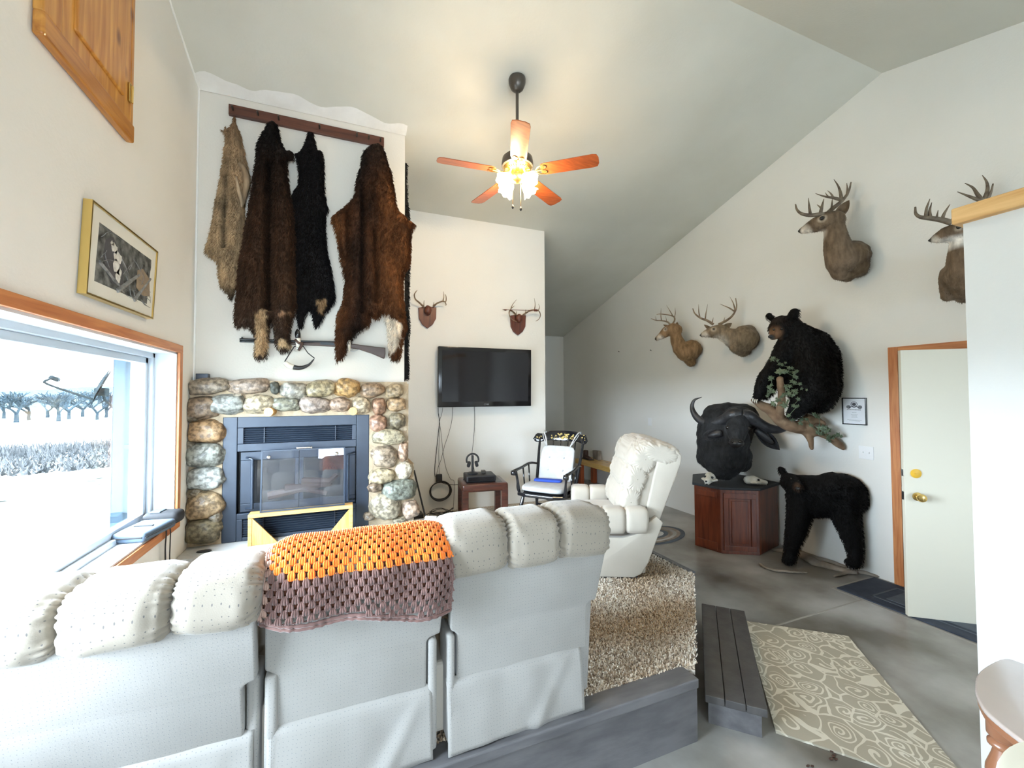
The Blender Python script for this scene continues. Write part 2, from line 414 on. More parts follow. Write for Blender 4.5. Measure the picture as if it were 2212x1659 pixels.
mat('soft_white', (.85, .85, .85), .4)
mat('yellow', (.72, .42, .03), .45)

def glass_mat(name, tint=(1, 1, 1), gl=.12, rough=0.0, haze=0):
    m, t, b = nt(name); L = t.links; out = t.nodes['Material Output']; t.nodes.remove(b)
    tr = node(t, 'ShaderNodeBsdfTransparent'); tr.inputs[0].default_value = rgb(tint)
    g = node(t, 'ShaderNodeBsdfGlossy'); g.inputs['Roughness'].default_value = rough
    lw = node(t, 'ShaderNodeLayerWeight'); p5 = node(t, 'ShaderNodeMath', operation='POWER'); p5.inputs[1].default_value = 4; L.new(lw.outputs['Facing'], p5.inputs[0]); fr = node(t, 'ShaderNodeMath', operation='MULTIPLY_ADD'); fr.inputs[1].default_value = .7; fr.inputs[2].default_value = .04; L.new(p5.outputs[0], fr.inputs[0])
    mx = node(t, 'ShaderNodeMixShader'); L.new(fr.outputs[0], mx.inputs[0]); L.new(tr.outputs[0], mx.inputs[1]); L.new(g.outputs[0], mx.inputs[2])
    last = mx
    if haze:
        d = node(t, 'ShaderNodeBsdfDiffuse'); d.inputs[0].default_value = (.35, .36, .38, 1)
        n = node(t, 'ShaderNodeTexNoise'); n.inputs['Scale'].default_value = 5; n.inputs['Detail'].default_value = 6
        ml = node(t, 'ShaderNodeMath', operation='MULTIPLY'); ml.inputs[1].default_value = haze; L.new(n.outputs['Fac'], ml.inputs[0])
        m2 = node(t, 'ShaderNodeMixShader'); L.new(ml.outputs[0], m2.inputs[0]); L.new(mx.outputs[0], m2.inputs[1]); L.new(d.outputs[0], m2.inputs[2]); last = m2
    L.new(last.outputs[0], out.inputs[0]); MATS[name] = m
glass_mat('glass', (.97, .985, .99)); glass_mat('smoke_glass', (.24, .24, .27), haze=.10); glass_mat('screen_glass', (.78, .80, .84), haze=.07)

def fabric_dots(name, c, c2, dot, scale, r=.10, mode=None):
    m = mat(name, c, .95, c2=c2, scale=2.5, bump=.12, bscale=260, sheen=.25); t = m.node_tree; L = t.links; b = t.nodes['Principled BSDF']
    src = b.inputs['Base Color'].links[0].from_socket
    tc = node(t, 'ShaderNodeTexCoord'); v = node(t, 'ShaderNodeTexVoronoi'); v.inputs['Scale'].default_value = scale; v.inputs['Randomness'].default_value = .35
    if mode == 'uv': v.voronoi_dimensions = '2D'; at = node(t, 'ShaderNodeAttribute', attribute_name='Col'); L.new(at.outputs['Color'], v.inputs['Vector'])
    elif mode == 'xz': mp_ = node(t, 'ShaderNodeMapping'); mp_.inputs['Rotation'].default_value = (pi/2, 0, 0); v.voronoi_dimensions = '2D'; L.new(tc.outputs['Object'], mp_.inputs[0]); L.new(mp_.outputs[0], v.inputs['Vector'])
    else: L.new(tc.outputs['Object'], v.inputs['Vector'])
    lt = node(t, 'ShaderNodeMath', operation='LESS_THAN'); lt.inputs[1].default_value = r; L.new(v.outputs['Distance'], lt.inputs[0])
    ml = node(t, 'ShaderNodeMath', operation='MULTIPLY'); ml.inputs[1].default_value = .75; L.new(lt.outputs[0], ml.inputs[0])
    mx = node(t, 'ShaderNodeMix', data_type='RGBA'); L.new(ml.outputs[0], mx.inputs[0]); L.new(src, mx.inputs[6]); mx.inputs[7].default_value = rgb(dot)
    L.new(mx.outputs[2], b.inputs['Base Color'])
fabric_dots('fab_dot', (.26, .225, .18), (.31, .27, .22), (.07, .07, .08), 46, .085, 'uv')
fabric_dots('fab_back', (.285, .27, .25), (.34, .325, .305), (.14, .15, .17), 75, .09, 'xz')
fabric_dots('fab_chair', (.40, .355, .295), (.46, .415, .35), (.42, .40, .37), 90, .10)

def carpet():
    m = mat('carpet', (1, 1, 1), 1, c2=(1.08, 1.08, 1.08), scale=60, attr=True, spec=.1)
    m, t, b = nt('carpet_base'); L = t.links; tc = node(t, 'ShaderNodeTexCoord')
    n = node(t, 'ShaderNodeTexNoise'); n.inputs['Scale'].default_value = 95; n.inputs['Detail'].default_value = 3
    L.new(tc.outputs['Object'], n.inputs['Vector']); r = node(t, 'ShaderNodeValToRGB')
    e = r.color_ramp.elements; e[0].position = .38; e[0].color = (.20, .16, .12, 1); e[1].position = .62; e[1].color = (.80, .73, .64, 1)
    L.new(n.outputs['Fac'], r.inputs[0]); L.new(r.outputs[0], b.inputs['Base Color']); b.inputs['Roughness'].default_value = 1
    bp = node(t, 'ShaderNodeBump'); bp.inputs['Strength'].default_value = 1; bp.inputs['Distance'].default_value = .012; L.new(n.outputs['Fac'], bp.inputs['Height']); L.new(bp.outputs[0], b.inputs['Normal'])
    MATS['carpet_base'] = m
carpet()
def scroll_rug():
    m, t, b = nt('scroll'); L = t.links; tc = node(t, 'ShaderNodeTexCoord'); mp = node(t, 'ShaderNodeMapping'); mp.inputs['Scale'].default_value = (1, .8, 1); nz_ = node(t, 'ShaderNodeTexNoise'); nz_.inputs['Scale'].default_value = 7; nz_.inputs['Detail'].default_value = 1; L.new(tc.outputs['Object'], nz_.inputs['Vector']); va = node(t, 'ShaderNodeVectorMath', operation='MULTIPLY_ADD'); va.inputs[1].default_value = (.11, .11, 0); L.new(nz_.outputs['Color'], va.inputs[0]); L.new(tc.outputs['Object'], va.inputs[2]); L.new(va.outputs[0], mp.inputs[0])
    v = node(t, 'ShaderNodeTexVoronoi'); v.inputs['Scale'].default_value = 8.6; v.inputs['Randomness'].default_value = .75; L.new(mp.outputs[0], v.inputs['Vector'])
    e = node(t, 'ShaderNodeTexVoronoi', feature='DISTANCE_TO_EDGE'); e.inputs['Scale'].default_value = 8.6; e.inputs['Randomness'].default_value = .75; L.new(mp.outputs[0], e.inputs['Vector'])
    # spiral: distance plus angle around the cell centre
    s = node(t, 'ShaderNodeVectorMath', operation='SUBTRACT'); L.new(mp.outputs[0], s.inputs[0]); L.new(v.outputs['Position'], s.inputs[1])
    sp = node(t, 'ShaderNodeSeparateXYZ'); L.new(s.outputs[0], sp.inputs[0])
    at = node(t, 'ShaderNodeMath', operation='ARCTAN2'); L.new(sp.outputs[0], at.inputs[0]); L.new(sp.outputs[1], at.inputs[1])
    a2 = node(t, 'ShaderNodeMath', operation='MULTIPLY_ADD'); a2.inputs[1].default_value = 1/(2*pi); a2.inputs[2].default_value = 3; L.new(at.outputs[0], a2.inputs[0])
    d2 = node(t, 'ShaderNodeMath', operation='MULTIPLY_ADD'); d2.inputs[1].default_value = 6.4; L.new(v.outputs['Distance'], d2.inputs[0]); L.new(a2.outputs[0], d2.inputs[2])
    fr = node(t, 'ShaderNodeMath', operation='FRACT'); L.new(d2.outputs[0], fr.inputs[0])
    l1 = node(t, 'ShaderNodeMath', operation='LESS_THAN'); l1.inputs[1].default_value = .36; L.new(fr.outputs[0], l1.inputs[0])
    l2 = node(t, 'ShaderNodeMath', operation='LESS_THAN'); l2.inputs[1].default_value = .47; L.new(v.outputs['Distance'], l2.inputs[0])
    an = node(t, 'ShaderNodeMath', operation='MULTIPLY'); L.new(l1.outputs[0], an.inputs[0]); L.new(l2.outputs[0], an.inputs[1])
    l3 = node(t, 'ShaderNodeMath', operation='LESS_THAN'); l3.inputs[1].default_value = .038; L.new(e.outputs['Distance'], l3.inputs[0])
    mxm = node(t, 'ShaderNodeMath', operation='MAXIMUM'); L.new(an.outputs[0], mxm.inputs[0]); L.new(l3.outputs[0], mxm.inputs[1])
    mx = node(t, 'ShaderNodeMix', data_type='RGBA'); L.new(mxm.outputs[0], mx.inputs[0]); mx.inputs[6].default_value = (.41, .365, .285, 1); mx.inputs[7].default_value = (.68, .635, .53, 1)
    L.new(mx.outputs[2], b.inputs['Base Color']); b.inputs['Roughness'].default_value = .9
    n = node(t, 'ShaderNodeTexNoise'); n.inputs['Scale'].default_value = 160; bp = node(t, 'ShaderNodeBump'); bp.inputs['Strength'].default_value = .5; L.new(n.outputs['Fac'], bp.inputs['Height']); L.new(bp.outputs[0], b.inputs['Normal'])
    MATS['scroll'] = m
scroll_rug()

# ================================================================ the room
XL, XR, YB, YF = -1.075, 4.507, 8.12, -3.75
RY, RZ, SB, SF = 2.186, 4.567, .272, .285
def cz(y): return RZ-(SB*(y-RY) if y > RY else SF*(RY-y))
def wall_x(m, x0, x1, ys, holes, zb=0):
    """Wall along Y between x0 and x1 with rectangular holes (y0, y1, z0, z1)."""
    cuts = sorted(set(ys+[h[0] for h in holes]+[h[1] for h in holes]+([RY] if ys[0] < RY < ys[-1] else [])))
    for a, b in zip(cuts, cuts[1:]):
        hs = sorted((h[2], h[3]) for h in holes if h[0] <= a+1e-6 and h[1] >= b-1e-6); z = zb
        for (h0, h1) in hs:
            if h0 > z: m.box((x0, a, z), (x1, b, h0))
            z = h1
        m.prism([(a, z), (b, z), (b, cz(b)+.02), (a, cz(a)+.02)], x0, x1, 'x')
WY0, WY1, WZ0, WZ1 = .65, 3.585, .803, 1.969          # window_1 opening, its unseen near end lengthened for more light
m = M(); wall_x(m, XL-.255, XL, [YF, YB], [(WY0, WY1, WZ0, WZ1)], -.6); struct('wall_left', m, 'paint')
DY0, DY1, DZ = 1.355, 2.125, 2.005
m = M(); wall_x(m, XR, XR+.14, [YF, YB], [(DY0, DY1, 0, DZ)], -.1); struct('wall_right', m, 'paint')
m = M(); m.box((XL, YB, -.1), (XR, YB+.14, 3.0)); struct('wall_back', m, 'paint')
m = M()
for a, b, z0, z1 in ((XL, -.6, 0, 3), (.5, 2.75, 0, 3), (4.25, XR, 0, 3), (2.75, 3.45, 0, .85), (2.75, 3.45, 2.15, 3), (3.45, 4.25, 0, 3), (-.6, .5, 0, .7), (-.6, .5, 2.1, 3)): m.box((a, YF-.14, z0), (b, YF, z1))
struct('wall_front', m, 'paint')
# chimney chase and television wall
m = M(); m.prism([(3.935, .2), (4.911, .2), (4.911, cz(4.911)+.01), (3.935, cz(3.935)+.01)], XL, .522, 'x'); struct('wall_chimney', m, 'paint_white')
m = M(); m.prism([(4.91, 0), (5.03, 0), (5.03, cz(5.03)+.01), (4.91, cz(4.91)+.01)], XL, 2.452, 'x'); struct('wall_center', m, 'paint')
# partition with a wood cap, near right
m = M(); m.box((2.3, YF, 0), (2.42, .862, 2.34)); struct('wall_partition', m, 'paint_cool')
m = M(); m.box((2.268, YF, 2.34), (2.452, .885, 2.405), bev=.006); struct('trim_1', m, 'pine_cap')
# ceiling
m = M(); e = .1
m.prism([(RY, RZ), (YB+.14, cz(YB+.14)), (YB+.14, cz(YB+.14)+e), (RY, RZ+e)], XL-.25, XR+.14, 'x')
m.prism([(YF-.14, cz(YF-.14)), (RY, RZ), (RY, RZ+e), (YF-.14, cz(YF-.14)+e)], XL-.25, XR+.14, 'x')
struct('ceiling', m, 'ceil')
# rough plaster band where the chase meets the ceiling
m = M(); pts = []
N = 40; vs = []; fs = []
for i in range(N+1):
    x = XL+.005+(1.60)*i/N; d = .13+.03*sin(i*.5)+.03*noise.noise(Vector((i*.3, 0, 0)))-.05*(i > 34)*(i-34)/6
    for k, y in enumerate((3.93, 3.935-d)):
        vs.append((x, y, cz(y)-(.001 if k else .006)))
for i in range(N): fs.append((2*i, 2*i+1, 2*i+3, 2*i+2))
m.add(vs, fs); struct('trim_2', m, 'plaster')
m = M(); m.tube([(XL+.004, 3.931, .5), (XL+.004, 3.931, cz(3.93)-.01)], .008, 6); m.tube([(XL+.006, RY+.1, cz(RY+.1)-.004), (XL+.006, 3.93, cz(3.93)-.006)], .008, 6); struct('trim_3', m, 'plaster')
# floor, joints
m = M(); m.box((XL, YF, -.1), (XR+.14, YB, 0)); struct('floor', m, 'concrete')
m = M(); m.box((2.0, 2.12, 0), (3.90, 2.135, .0012)); m.box((3.895, -1, 0), (3.91, 2.36, .0012)); m.box((3.9, 2.35, 0), (4.5, 2.36, .0012)); struct('trim_4', m, 'joint')
# raised carpeted platform with a painted wooden riser
PZ = .306
poly = [(XL, 1.60), (1.60, 1.60), (2.47, 2.47), (2.47, 4.91), (XL, 4.91)]
m = M(); m.prism(poly, 0, PZ-.02, 'z'); o = struct('platform', m, 'grey_wood'); 
rise = m
m = M()
m.box((XL, 1.555, PZ-.045), (1.585, 1.665, PZ+.002), bev=.008)
m.prism([(2.455, 2.49), (2.495, 2.47), (2.495, 4.9), (2.455, 4.9)], PZ-.05, PZ+.012, 'z'); m.build('edge_board', 'grey_wood', o)
m = M(); m.box((XL, 1.575, 0), (1.59, 1.6, PZ-.045)); m.build('riser_board', 'grey_wood', o)
cpoly = [(XL+.01, 1.66), (1.555, 1.66), (1.615, 1.61), (2.462, 2.462), (2.462, 4.905), (XL+.01, 4.905)]
m = M(); m.prism(cpoly, PZ-.02, PZ, 'z'); co = m.build('carpet', 'carpet_base', o)
# carpet pile: short twisted tufts where the photo shows the carpet
m = M(); tri = []
def inpoly(x, y, P):
    c = False
    for i in range(len(P)):
        a, b = P[i], P[i-1]
        if (a[1] > y) != (b[1] > y) and x < (b[0]-a[0])*(y-a[1])/(b[1]-a[1])+a[0]: c = not c
    return c
cols = [(.84, .78, .69), (.70, .62, .52), (.52, .42, .32), (.80, .74, .66), (.28, .22, .17), (.88, .84, .77)]
n = 0
while n < 42000:
    x = U(-.4, 2.475); y = U(1.645, 3.2)
    if x < .9 and y > 1.72: continue
    if not inpoly(x, y, [(XL, 1.655), (1.56, 1.655), (1.62, 1.60), (2.472, 2.455), (2.472, 4.9), (XL, 4.9)]): continue
    n += 1; a = U(0, 2*pi); h = U(.007, .014); w = .0032; dx, dy = cos(a), sin(a); lx, ly = U(-.007, .007), U(-.007, .007)
    bn = max(0, min(1, .5+1.6*noise.noise(Vector((x*2.1, y*2.6, 4))))); c_ = random.choice(cols); m.col = (c_[0]*(1-.30*bn), c_[1]*(1-.42*bn), c_[2]*(1-.55*bn))
    m.add([(x-dx*w, y-dy*w, PZ-.001), (x+dx*w, y+dy*w, PZ-.001), (x+lx+dx*w*.8, y+ly+dy*w*.8, PZ+h), (x+lx-dx*w*.8, y+ly-dy*w*.8, PZ+h)], [(0, 1, 2, 3)])
m.build('pile', 'carpet', co)['kind'] = 'stuff'
# lower step along the diagonal edge
def step():
    c, s = cos(radians(44.5)), sin(radians(44.5)); T = Matrix(((c, s, 0, 1.700), (s, -c, 0, 1.640), (0, 0, 1, 0), (0, 0, 0, 1)))
    o = thing('step', 'dark grey painted plank step beside the carpeted platform', 'step', (2.2, 1.8, 0))
    m = M(T)
    for k in range(3): m.box((0, .005+k*.092, .112), (1.01, .005+k*.092+.089, .150), bev=.004)
    m.build('tread', 'step_wood', o)
    m = M(T); m.box((.02, .02, 0), (.99, .255, .112)); m.build('riser_box', 'grey_wood', o)
step()

# ---------------------------------------------------------------- window_1 on the left wall
def window(name, y0, y1, z0, z1, trim=True, glassx=-1.245):
    m = M(); t = .012
    m.box((XL-.25, y0, z0), (XL, y0+t, z1)); m.box((XL-.25, y1-t, z0), (XL, y1, z1)); m.box((XL-.25, y0, z1-t), (XL, y1, z1)); m.box((XL-.25, y0, z0), (XL+.004, y1, z0+t))
    w = struct(name, m, 'reveal')
    m = M(); gx = glassx
    for a, b, x0, x1 in ((0, .045, gx-.03, gx+.05), (.045, .085, gx-.02, gx+.025)):
        m.box((x0, y0+a, z0+a), (x1, y0+b, z1-a), bev=.004); m.box((x0, y1-b, z0+a), (x1, y1-a, z1-a), bev=.004)
        m.box((x0, y0+a, z1-b), (x1, y1-a, z1-a), bev=.004); m.box((x0, y0+a, z0+a), (x1, y1-a, z0+b), bev=.004)
    m.build('window_frame', 'white_vinyl', w)
    m = M(); m.box((gx-.004, y0+.08, z0+.08), (gx+.002, y1-.08, z1-.08)); m.build('window_pane', 'glass', w)
    if trim:
        m = M(); c = .055
        m.box((XL, y0-c, z1), (XL+.018, y1+c, z1+c), bev=.003); m.box((XL, y0-c, z0-c), (XL+.018, y1+c, z0), bev=.003); m.build('window_casing', 'oak_trim', w)
        m = M(); m.box((XL, y1, z0), (XL+.018, y1+c, z1), bev=.003); m.box((XL, y0-c, z0), (XL+.018, y0, z1), bev=.003); m.build('window_casing', 'oak_trim_z', w)
window('window_1', WY0, WY1, WZ0, WZ1)
m = M(); m.box((-.6, YF-.1, .7), (-.54, YF-.04, 2.1)); m.box((.44, YF-.1, .7), (.5, YF-.04, 2.1)); m.box((-.6, YF-.1, 2.04), (.5, YF-.04, 2.1)); m.box((-.6, YF-.1, .7), (.5, YF-.04, .76))
w3 = struct('added_window_2', m, 'white_vinyl')  # unseen rear window, added to light the room
m = M(); m.box((2.75, YF-.1, .85), (2.81, YF-.04, 2.15)); m.box((3.39, YF-.1, .85), (3.45, YF-.04, 2.15)); m.box((2.75, YF-.1, 2.09), (3.45, YF-.04, 2.15)); m.box((2.75, YF-.1, .85), (3.45, YF-.04, .91))
w4 = struct('added_window_3', m, 'white_vinyl')  # another unseen rear window, added for light on the door side
m = M(); m.box((2.8, YF-.075, .9), (3.4, YF-.07, 2.1)); m.build('window_pane', 'glass', w4)
m = M(); m.box((-.55, YF-.075, .75), (.45, YF-.07, 2.05)); m.build('window_pane', 'glass', w3)

# ---------------------------------------------------------------- door on the right wall, standing ajar
m = M(); c = .07
m.box((XR-.018, DY1, 0), (XR, DY1+c, DZ+c), bev=.004); m.box((XR-.018, DY0-c, 0), (XR, DY0, DZ+c), bev=.004)
d1 = struct('door_1', m, 'oak_trim_z')
m = M(); m.box((XR-.018, DY0, DZ), (XR, DY1, DZ+c), bev=.004); m.build('head_casing', 'oak_trim', d1)
m = M(); m.box((XR, DY1-.016, 0), (XR+.13, DY1, DZ)); m.box((XR, DY0, 0), (XR+.13, DY0+.016, DZ)); m.box((XR, DY0, DZ-.016), (XR+.13, DY1, DZ)); m.build('jamb', 'white_vinyl', d1)
m = M(); m.box((XR-.012, DY1-.012, .76), (XR+.001, DY1+.002, .86), bev=.002); m.build('strike_plate', 'steel', d1)
# door leaf, hinged on the near side
ang = math.atan2(1.826-1.362, 3.905-4.495); Ld = .752
T = TR(4.493, 1.362, 0, ang)
m = M(T); m.box((0, -.035, .012), (Ld, 0, 1.992), bev=.002); leaf = m.build('door_leaf', 'door_paint', d1)
m = M(T); m.lathe([(.032, 0), (.034, .006), (.020, .010)], (Ld-.07, .0, 1.07), (0, 1, 0)); m.box((Ld-.08, .01, 1.067), (Ld-.06, .016, 1.073)); m.build('deadbolt', 'yellow', leaf, smooth=40)
m = M(T); m.lathe([(.030, 0), (.031, .006), (.013, .012), (.012, .03), (.026, .038), (.031, .055), (.026, .068), (.012, .074)], (Ld-.075, .0, .90), (0, 1, 0)); m.build('door_knob', 'brass', leaf, smooth=40)
m = M(T); m.lathe([(.032, 0), (.034, .006), (.020, .010)], (Ld-.07, -.035, 1.07), (0, -1, 0)); m.build('deadbolt', 'yellow', leaf, smooth=40)
m = M(T); m.lathe([(.030, 0), (.031, .006), (.013, .012), (.012, .03), (.026, .038), (.031, .055), (.026, .068), (.012, .074)], (Ld-.075, -.035, .90), (0, -1, 0)); m.build('door_knob', 'brass', leaf, smooth=40)
m = M(T); m.box((Ld-.001, -.03, .87), (Ld+.002, -.006, .93)); m.box((Ld-.001, -.028, 1.045), (Ld+.002, -.008, 1.095)); m.build('latch_plate', 'steel', leaf)
# small entry behind the door
m = M(); m.box((XR+.14, .6, -.1), (XR+1.5, 3.2, 0)); m.box((XR+1.5, .6, 0), (XR+1.6, 3.2, 2.4)); m.box((XR+.14, .5, 0), (XR+1.6, .6, 2.4)); m.box((XR+.14, 3.2, 0), (XR+1.6, 3.3, 2.4)); m.box((XR+.14, .5, 2.4), (XR+1.6, 3.3, 2.5)); struct('wall_entry', m, 'paint')
# thin baseboard shadow strip along the right wall is bare drywall in the photo: none built

# ---------------------------------------------------------------- outside
def gz(x, y): return -.55-2.5*max(0, min(1, (sqrt(x*x+y*y)-10)/115))
m = M(); vs = []; fs = []
NR, NA = 34, 30
for i in range(NR+1):
    for j in range(NA+1):
        r = 1.4+430*(i/NR)**2.6; a = radians(-80+172*j/NA); x = -r*cos(a); y = r*sin(a)
        x = min(x, -1.34); vs.append((x, y, gz(x, y)+.2*noise.noise(Vector((x*.05, y*.05, 0)))*min(1, r/15)))
for i in range(NR):
    for j in range(NA): fs.append((i*(NA+1)+j, i*(NA+1)+j+1, (i+1)*(NA+1)+j+1, (i+1)*(NA+1)+j))
m.add(vs, fs); o = m.build('ground', 'grass', None, True); o['kind'] = 'structure'
m = M(); vs = []; fs = []
for i in range(41):
    a = radians(10+80*i/40); hgt = 8.5+3.5*noise.noise(Vector((i*.21, 3, 0)))+1.0*sin(i*.5)
    for k in range(5): t = k/4; d = 290+80*t; vs.append((-d*cos(a), d*sin(a), -4+hgt*sin(t*pi/2)*1.3))
for i in range(40):
    for k in range(4): fs.append((i*5+k, i*5+k+1, (i+1)*5+k+1, (i+1)*5+k))
m.add(vs, fs); o = m.build('hill', 'hill', None, True); o['kind'] = 'structure'
# bare trees along the far edge of the field
def bare_tree(h=6.0, seed=1):
    rg = random.Random(seed); m = M()
    def br(p, d, L, r, k):
        q = p+d*L; m.tube([(*p, r), (*(p+d*L*.5+Vector((rg.uniform(-.05, .05), rg.uniform(-.05, .05), 0))*L), r*.85), (*q, r*.75)], k=4, cap=False)
        if k == 0: return
        for _ in range(3 if k > 1 else 4):
            dd = (d+Vector((rg.uniform(-.9, .9), rg.uniform(-.9, .9), rg.uniform(-.15, .6)))).normalized(); br(p+d*L*rg.uniform(.6, 1), dd, L*rg.uniform(.75, 1.0), r*.66, k-1)
    br(Vector((0, 0, 0)), Vector((0, 0, 1)), h*.24, h*.04, 4); return m
protos = []
for s in range(3):
    protos.append(bare_tree(6, s+3).build('bare_tree', 'tree', None))
lab = 'distant bare tree in the row across the field outside the window'
k = 0
for i in range(34):
    a = radians(50+.82*i+U(-.15, .15)); dist = (122, 134, 146)[i % 3]+U(-3, 3); x = -dist*cos(a); y = dist*sin(a)
    o = protos[k] if k < 3 else protos[i % 3].copy()
    if k >= 3: COL.objects.link(o)
    k += 1; o.location = (x, y, gz(x, y)-.2); s = U(1.05, 1.5); o.scale = (s*1.25, s*1.25, s); o.rotation_euler = (0, 0, U(0, 6)); tag(o, lab, 'tree', 'bare trees across the field')
m = M()
for _ in range(9000):
    a = radians(U(40, 80)); d = U(20, 33); y = d*sin(a); x = -d*cos(a); h = U(.1, .45)*(1.3 if d > 27 else .7); w = .03; g = gz(x, y)
    m.add([(x-w, y-w, g), (x+w, y+w, g), (x+U(-.2, .2), y+U(-.25, .25), g+h)], [(0, 1, 2)])
tag(m.build('reeds', 'reeds'), 'grey strip of tall dry grass crossing the pale field outside', 'grass', kind='stuff')

# satellite dish seen edge-on outside the glass
def P3(l): return [Vector(p[:3]) for p in l]
A = [(-1.95,4.002,1.754),(-1.95,4.589,1.643),(-1.95,4.85,1.892),(-1.95,4.736,1.705),(-1.95,4.043,1.803),(-1.95,4.114,1.79),(-1.95,4.785,1.636),(-1.95,5.018,1.52),(-1.95,4.019,1.79)]
o = thing('satellite_dish', 'small grey satellite dish seen edge-on outside the picture window', 'satellite dish', A[7])
m = M(); a, b = Vector(A[1]), Vector(A[2]); c = (a+b)/2; ax = (b-a).normalized(); hl = (b-a).length/2; D_ = (c-Vector((0, 0, 1.66))).normalized(); D_ = (D_-ax*D_.dot(ax)).normalized(); nrm = ax.cross(D_)
vs = [c+nrm*.02]; fs = []; K = 24
for ring in (.35, .7, 1):
    for j in range(K):
        t = 2*pi*j/K; p = c+ax*(hl*ring*cos(t))+D_*(hl*.9*ring*sin(t)); vs.append(p+nrm*(.02-.02*ring*ring))
for j in range(K): fs.append((0, 1+j, 1+(j+1) % K))
for q in range(2):
    for j in range(K): fs.append((1+q*K+j, 1+q*K+(j+1) % K, 1+(q+1)*K+(j+1) % K, 1+(q+1)*K+j))
m.add(vs, fs); m.add([v-nrm*.012 for v in vs], [f[::-1] for f in fs]); m.build('dish', 'dish', o, True)
m = M(); m.tube([A[1], A[0], A[8]], .009, 6, 4); m.build('feed_arm', 'dish', o, True)
m = M(); m.tube([A[4], A[5]], .018, 8); m.build('receiver', 'dish', o, True)
m = M(); m.box(Vector(A[3])-Vector((.04, .045, .035)), Vector(A[3])+Vector((.04, .03, .035)), bev=.01); m.build('bracket', 'dish', o)
m = M(); m.tube([A[3], A[6], A[7], (-1.35, A[7][1]+.25, A[7][2]-.25)], .010, 6); m.build('strut', 'dish', o)
#
o = thing('bar', 'pale blue downpipe just outside the far side of the window', 'bar', (-1.40, 3.79, .7))  # upright box for a pale strip of unclear origin at the glass
m = M(); m.box((-1.47, 3.70, .74), (-1.40, 3.80, 2.9), bev=.008); m.build('bar_body', 'bar', o)
for z in (1.3, 2.3): m = M(); m.box((-1.40, 3.69, z), (-1.33, 3.81, z+.03)); m.build('strap', 'bar', o)

# ---------------------------------------------------------------- fireplace
o = thing('stone_fireplace', 'fieldstone fireplace surround of rounded boulders below the hanging hides', 'fireplace', (-.3, 3.8, .306))
m = M()
m.box((XL+.001, 3.855, .531), (-.86, 3.9345, 1.785)); m.box((-.86, 3.855, 1.5), (.215, 3.9345, 1.785)); m.box((.215, 3.855, .531), (.535, 3.9345, 1.785)); m.box((.5225, 3.86, PZ+.001), (.6, 4.5, 1.05)); m.box((.5225, 3.86, 1.05), (.55, 4.5, 1.77))
m.build('mortar', 'mortar', o)
m = M(); S = [(-0.958,3.82,1.74,0.147),(-0.686,3.82,1.741,0.156),(-0.508,3.82,1.728,0.038),(-0.374,3.82,1.709,0.103),(-0.175,3.82,1.724,0.122),(0.037,3.82,1.73,0.104),(0.236,3.82,1.71,0.107),(0.423,3.82,1.705,0.085),(-0.828,3.82,1.6,0.133),(-0.62,3.82,1.598,0.109),(-0.428,3.82,1.596,0.115),(-0.218,3.82,1.593,0.126),(-0.021,3.82,1.591,0.084),(0.146,3.82,1.584,0.078),(0.295,3.82,1.572,0.063),(0.444,3.82,1.586,0.087),(-1.003,3.82,1.576,0.128),(-0.964,3.82,1.393,0.127),(-0.973,3.82,1.217,0.133),(-0.963,3.82,1.04,0.13),(-0.971,3.82,0.835,0.132),(-0.969,3.82,0.651,0.128),(0.291,3.82,1.42,0.077),(0.449,3.82,1.441,0.079),(0.38,3.82,1.304,0.149),(0.501,3.82,1.165,0.048),(0.341,3.82,1.128,0.118),(0.511,3.82,0.999,0.073),(0.327,3.82,0.961,0.114),(0.265,3.82,0.87,0.066),(0.477,3.82,0.826,0.155),(0.353,3.82,0.69,0.135),(0.569,3.82,0.642,0.079),(-1.061,3.82,1.506,0.053),(-0.896,3.82,0.739,0.044),(-1.065,3.82,1.297,0.048),(-1.031,3.82,0.937,0.053),(0.218,3.82,0.624,0.05),(0.473,3.82,0.565,0.062),(-0.763,3.82,1.672,0.036),(-0.297,3.82,1.652,0.034)]
ry = [75,70,55,75,75,82,66,62,85,82,62,74,62,78,77,62,100,107,107,107,120,110,80,70,75,86,92,76,66,48,96,112,78,50,60,50,45,40,30,25,25]
cl = [tuple(0.80*v+.20*(c[0]+c[1]+c[2])/3*(1.1, 1, .86)[i] for i, v in enumerate(c)) for c in [(.24,.20,.155),(.30,.235,.19),(.08,.095,.09),(.33,.33,.30),(.36,.31,.19),(.42,.25,.08),(.28,.19,.12),(.34,.26,.16),(.25,.28,.28),(.42,.37,.27),(.20,.21,.17),(.31,.26,.24),(.37,.27,.21),(.46,.39,.28),(.34,.19,.12),(.40,.27,.15),(.22,.16,.11),(.34,.21,.10),(.24,.27,.26),(.33,.38,.40),(.32,.23,.13),(.20,.18,.12),(.34,.19,.13),(.22,.19,.13),(.33,.30,.21),(.38,.26,.19),(.31,.25,.19),(.52,.49,.41),(.38,.32,.21),(.19,.14,.10),(.15,.175,.155),(.34,.31,.24),(.40,.30,.24),(.2,.17,.12),(.25,.23,.19),(.2,.18,.14),(.22,.18,.12),(.3,.25,.2),(.3,.27,.2),(.3,.27,.22),(.3,.27,.22)]]
px2m = .0011
for i, q in enumerate(S):
    rx = q[3]; rz = rx*ry[i]/[165,170,40,108,125,105,105,82,147,118,122,130,85,78,62,84,145,143,150,147,150,145,76,76,145,46,115,70,112,65,150,132,76,60,50,55,60,50,60,40,35][i]
    m.col = cl[i]; m.ball((q[0], 3.865, q[2]), (rx*1.05, min(.10, .045+min(rx, rz)*.55), rz*1.06), 4, Matrix.Rotation(U(-.18, .18), 3, 'Y'), nz=.17, nf=5, sq=.22)
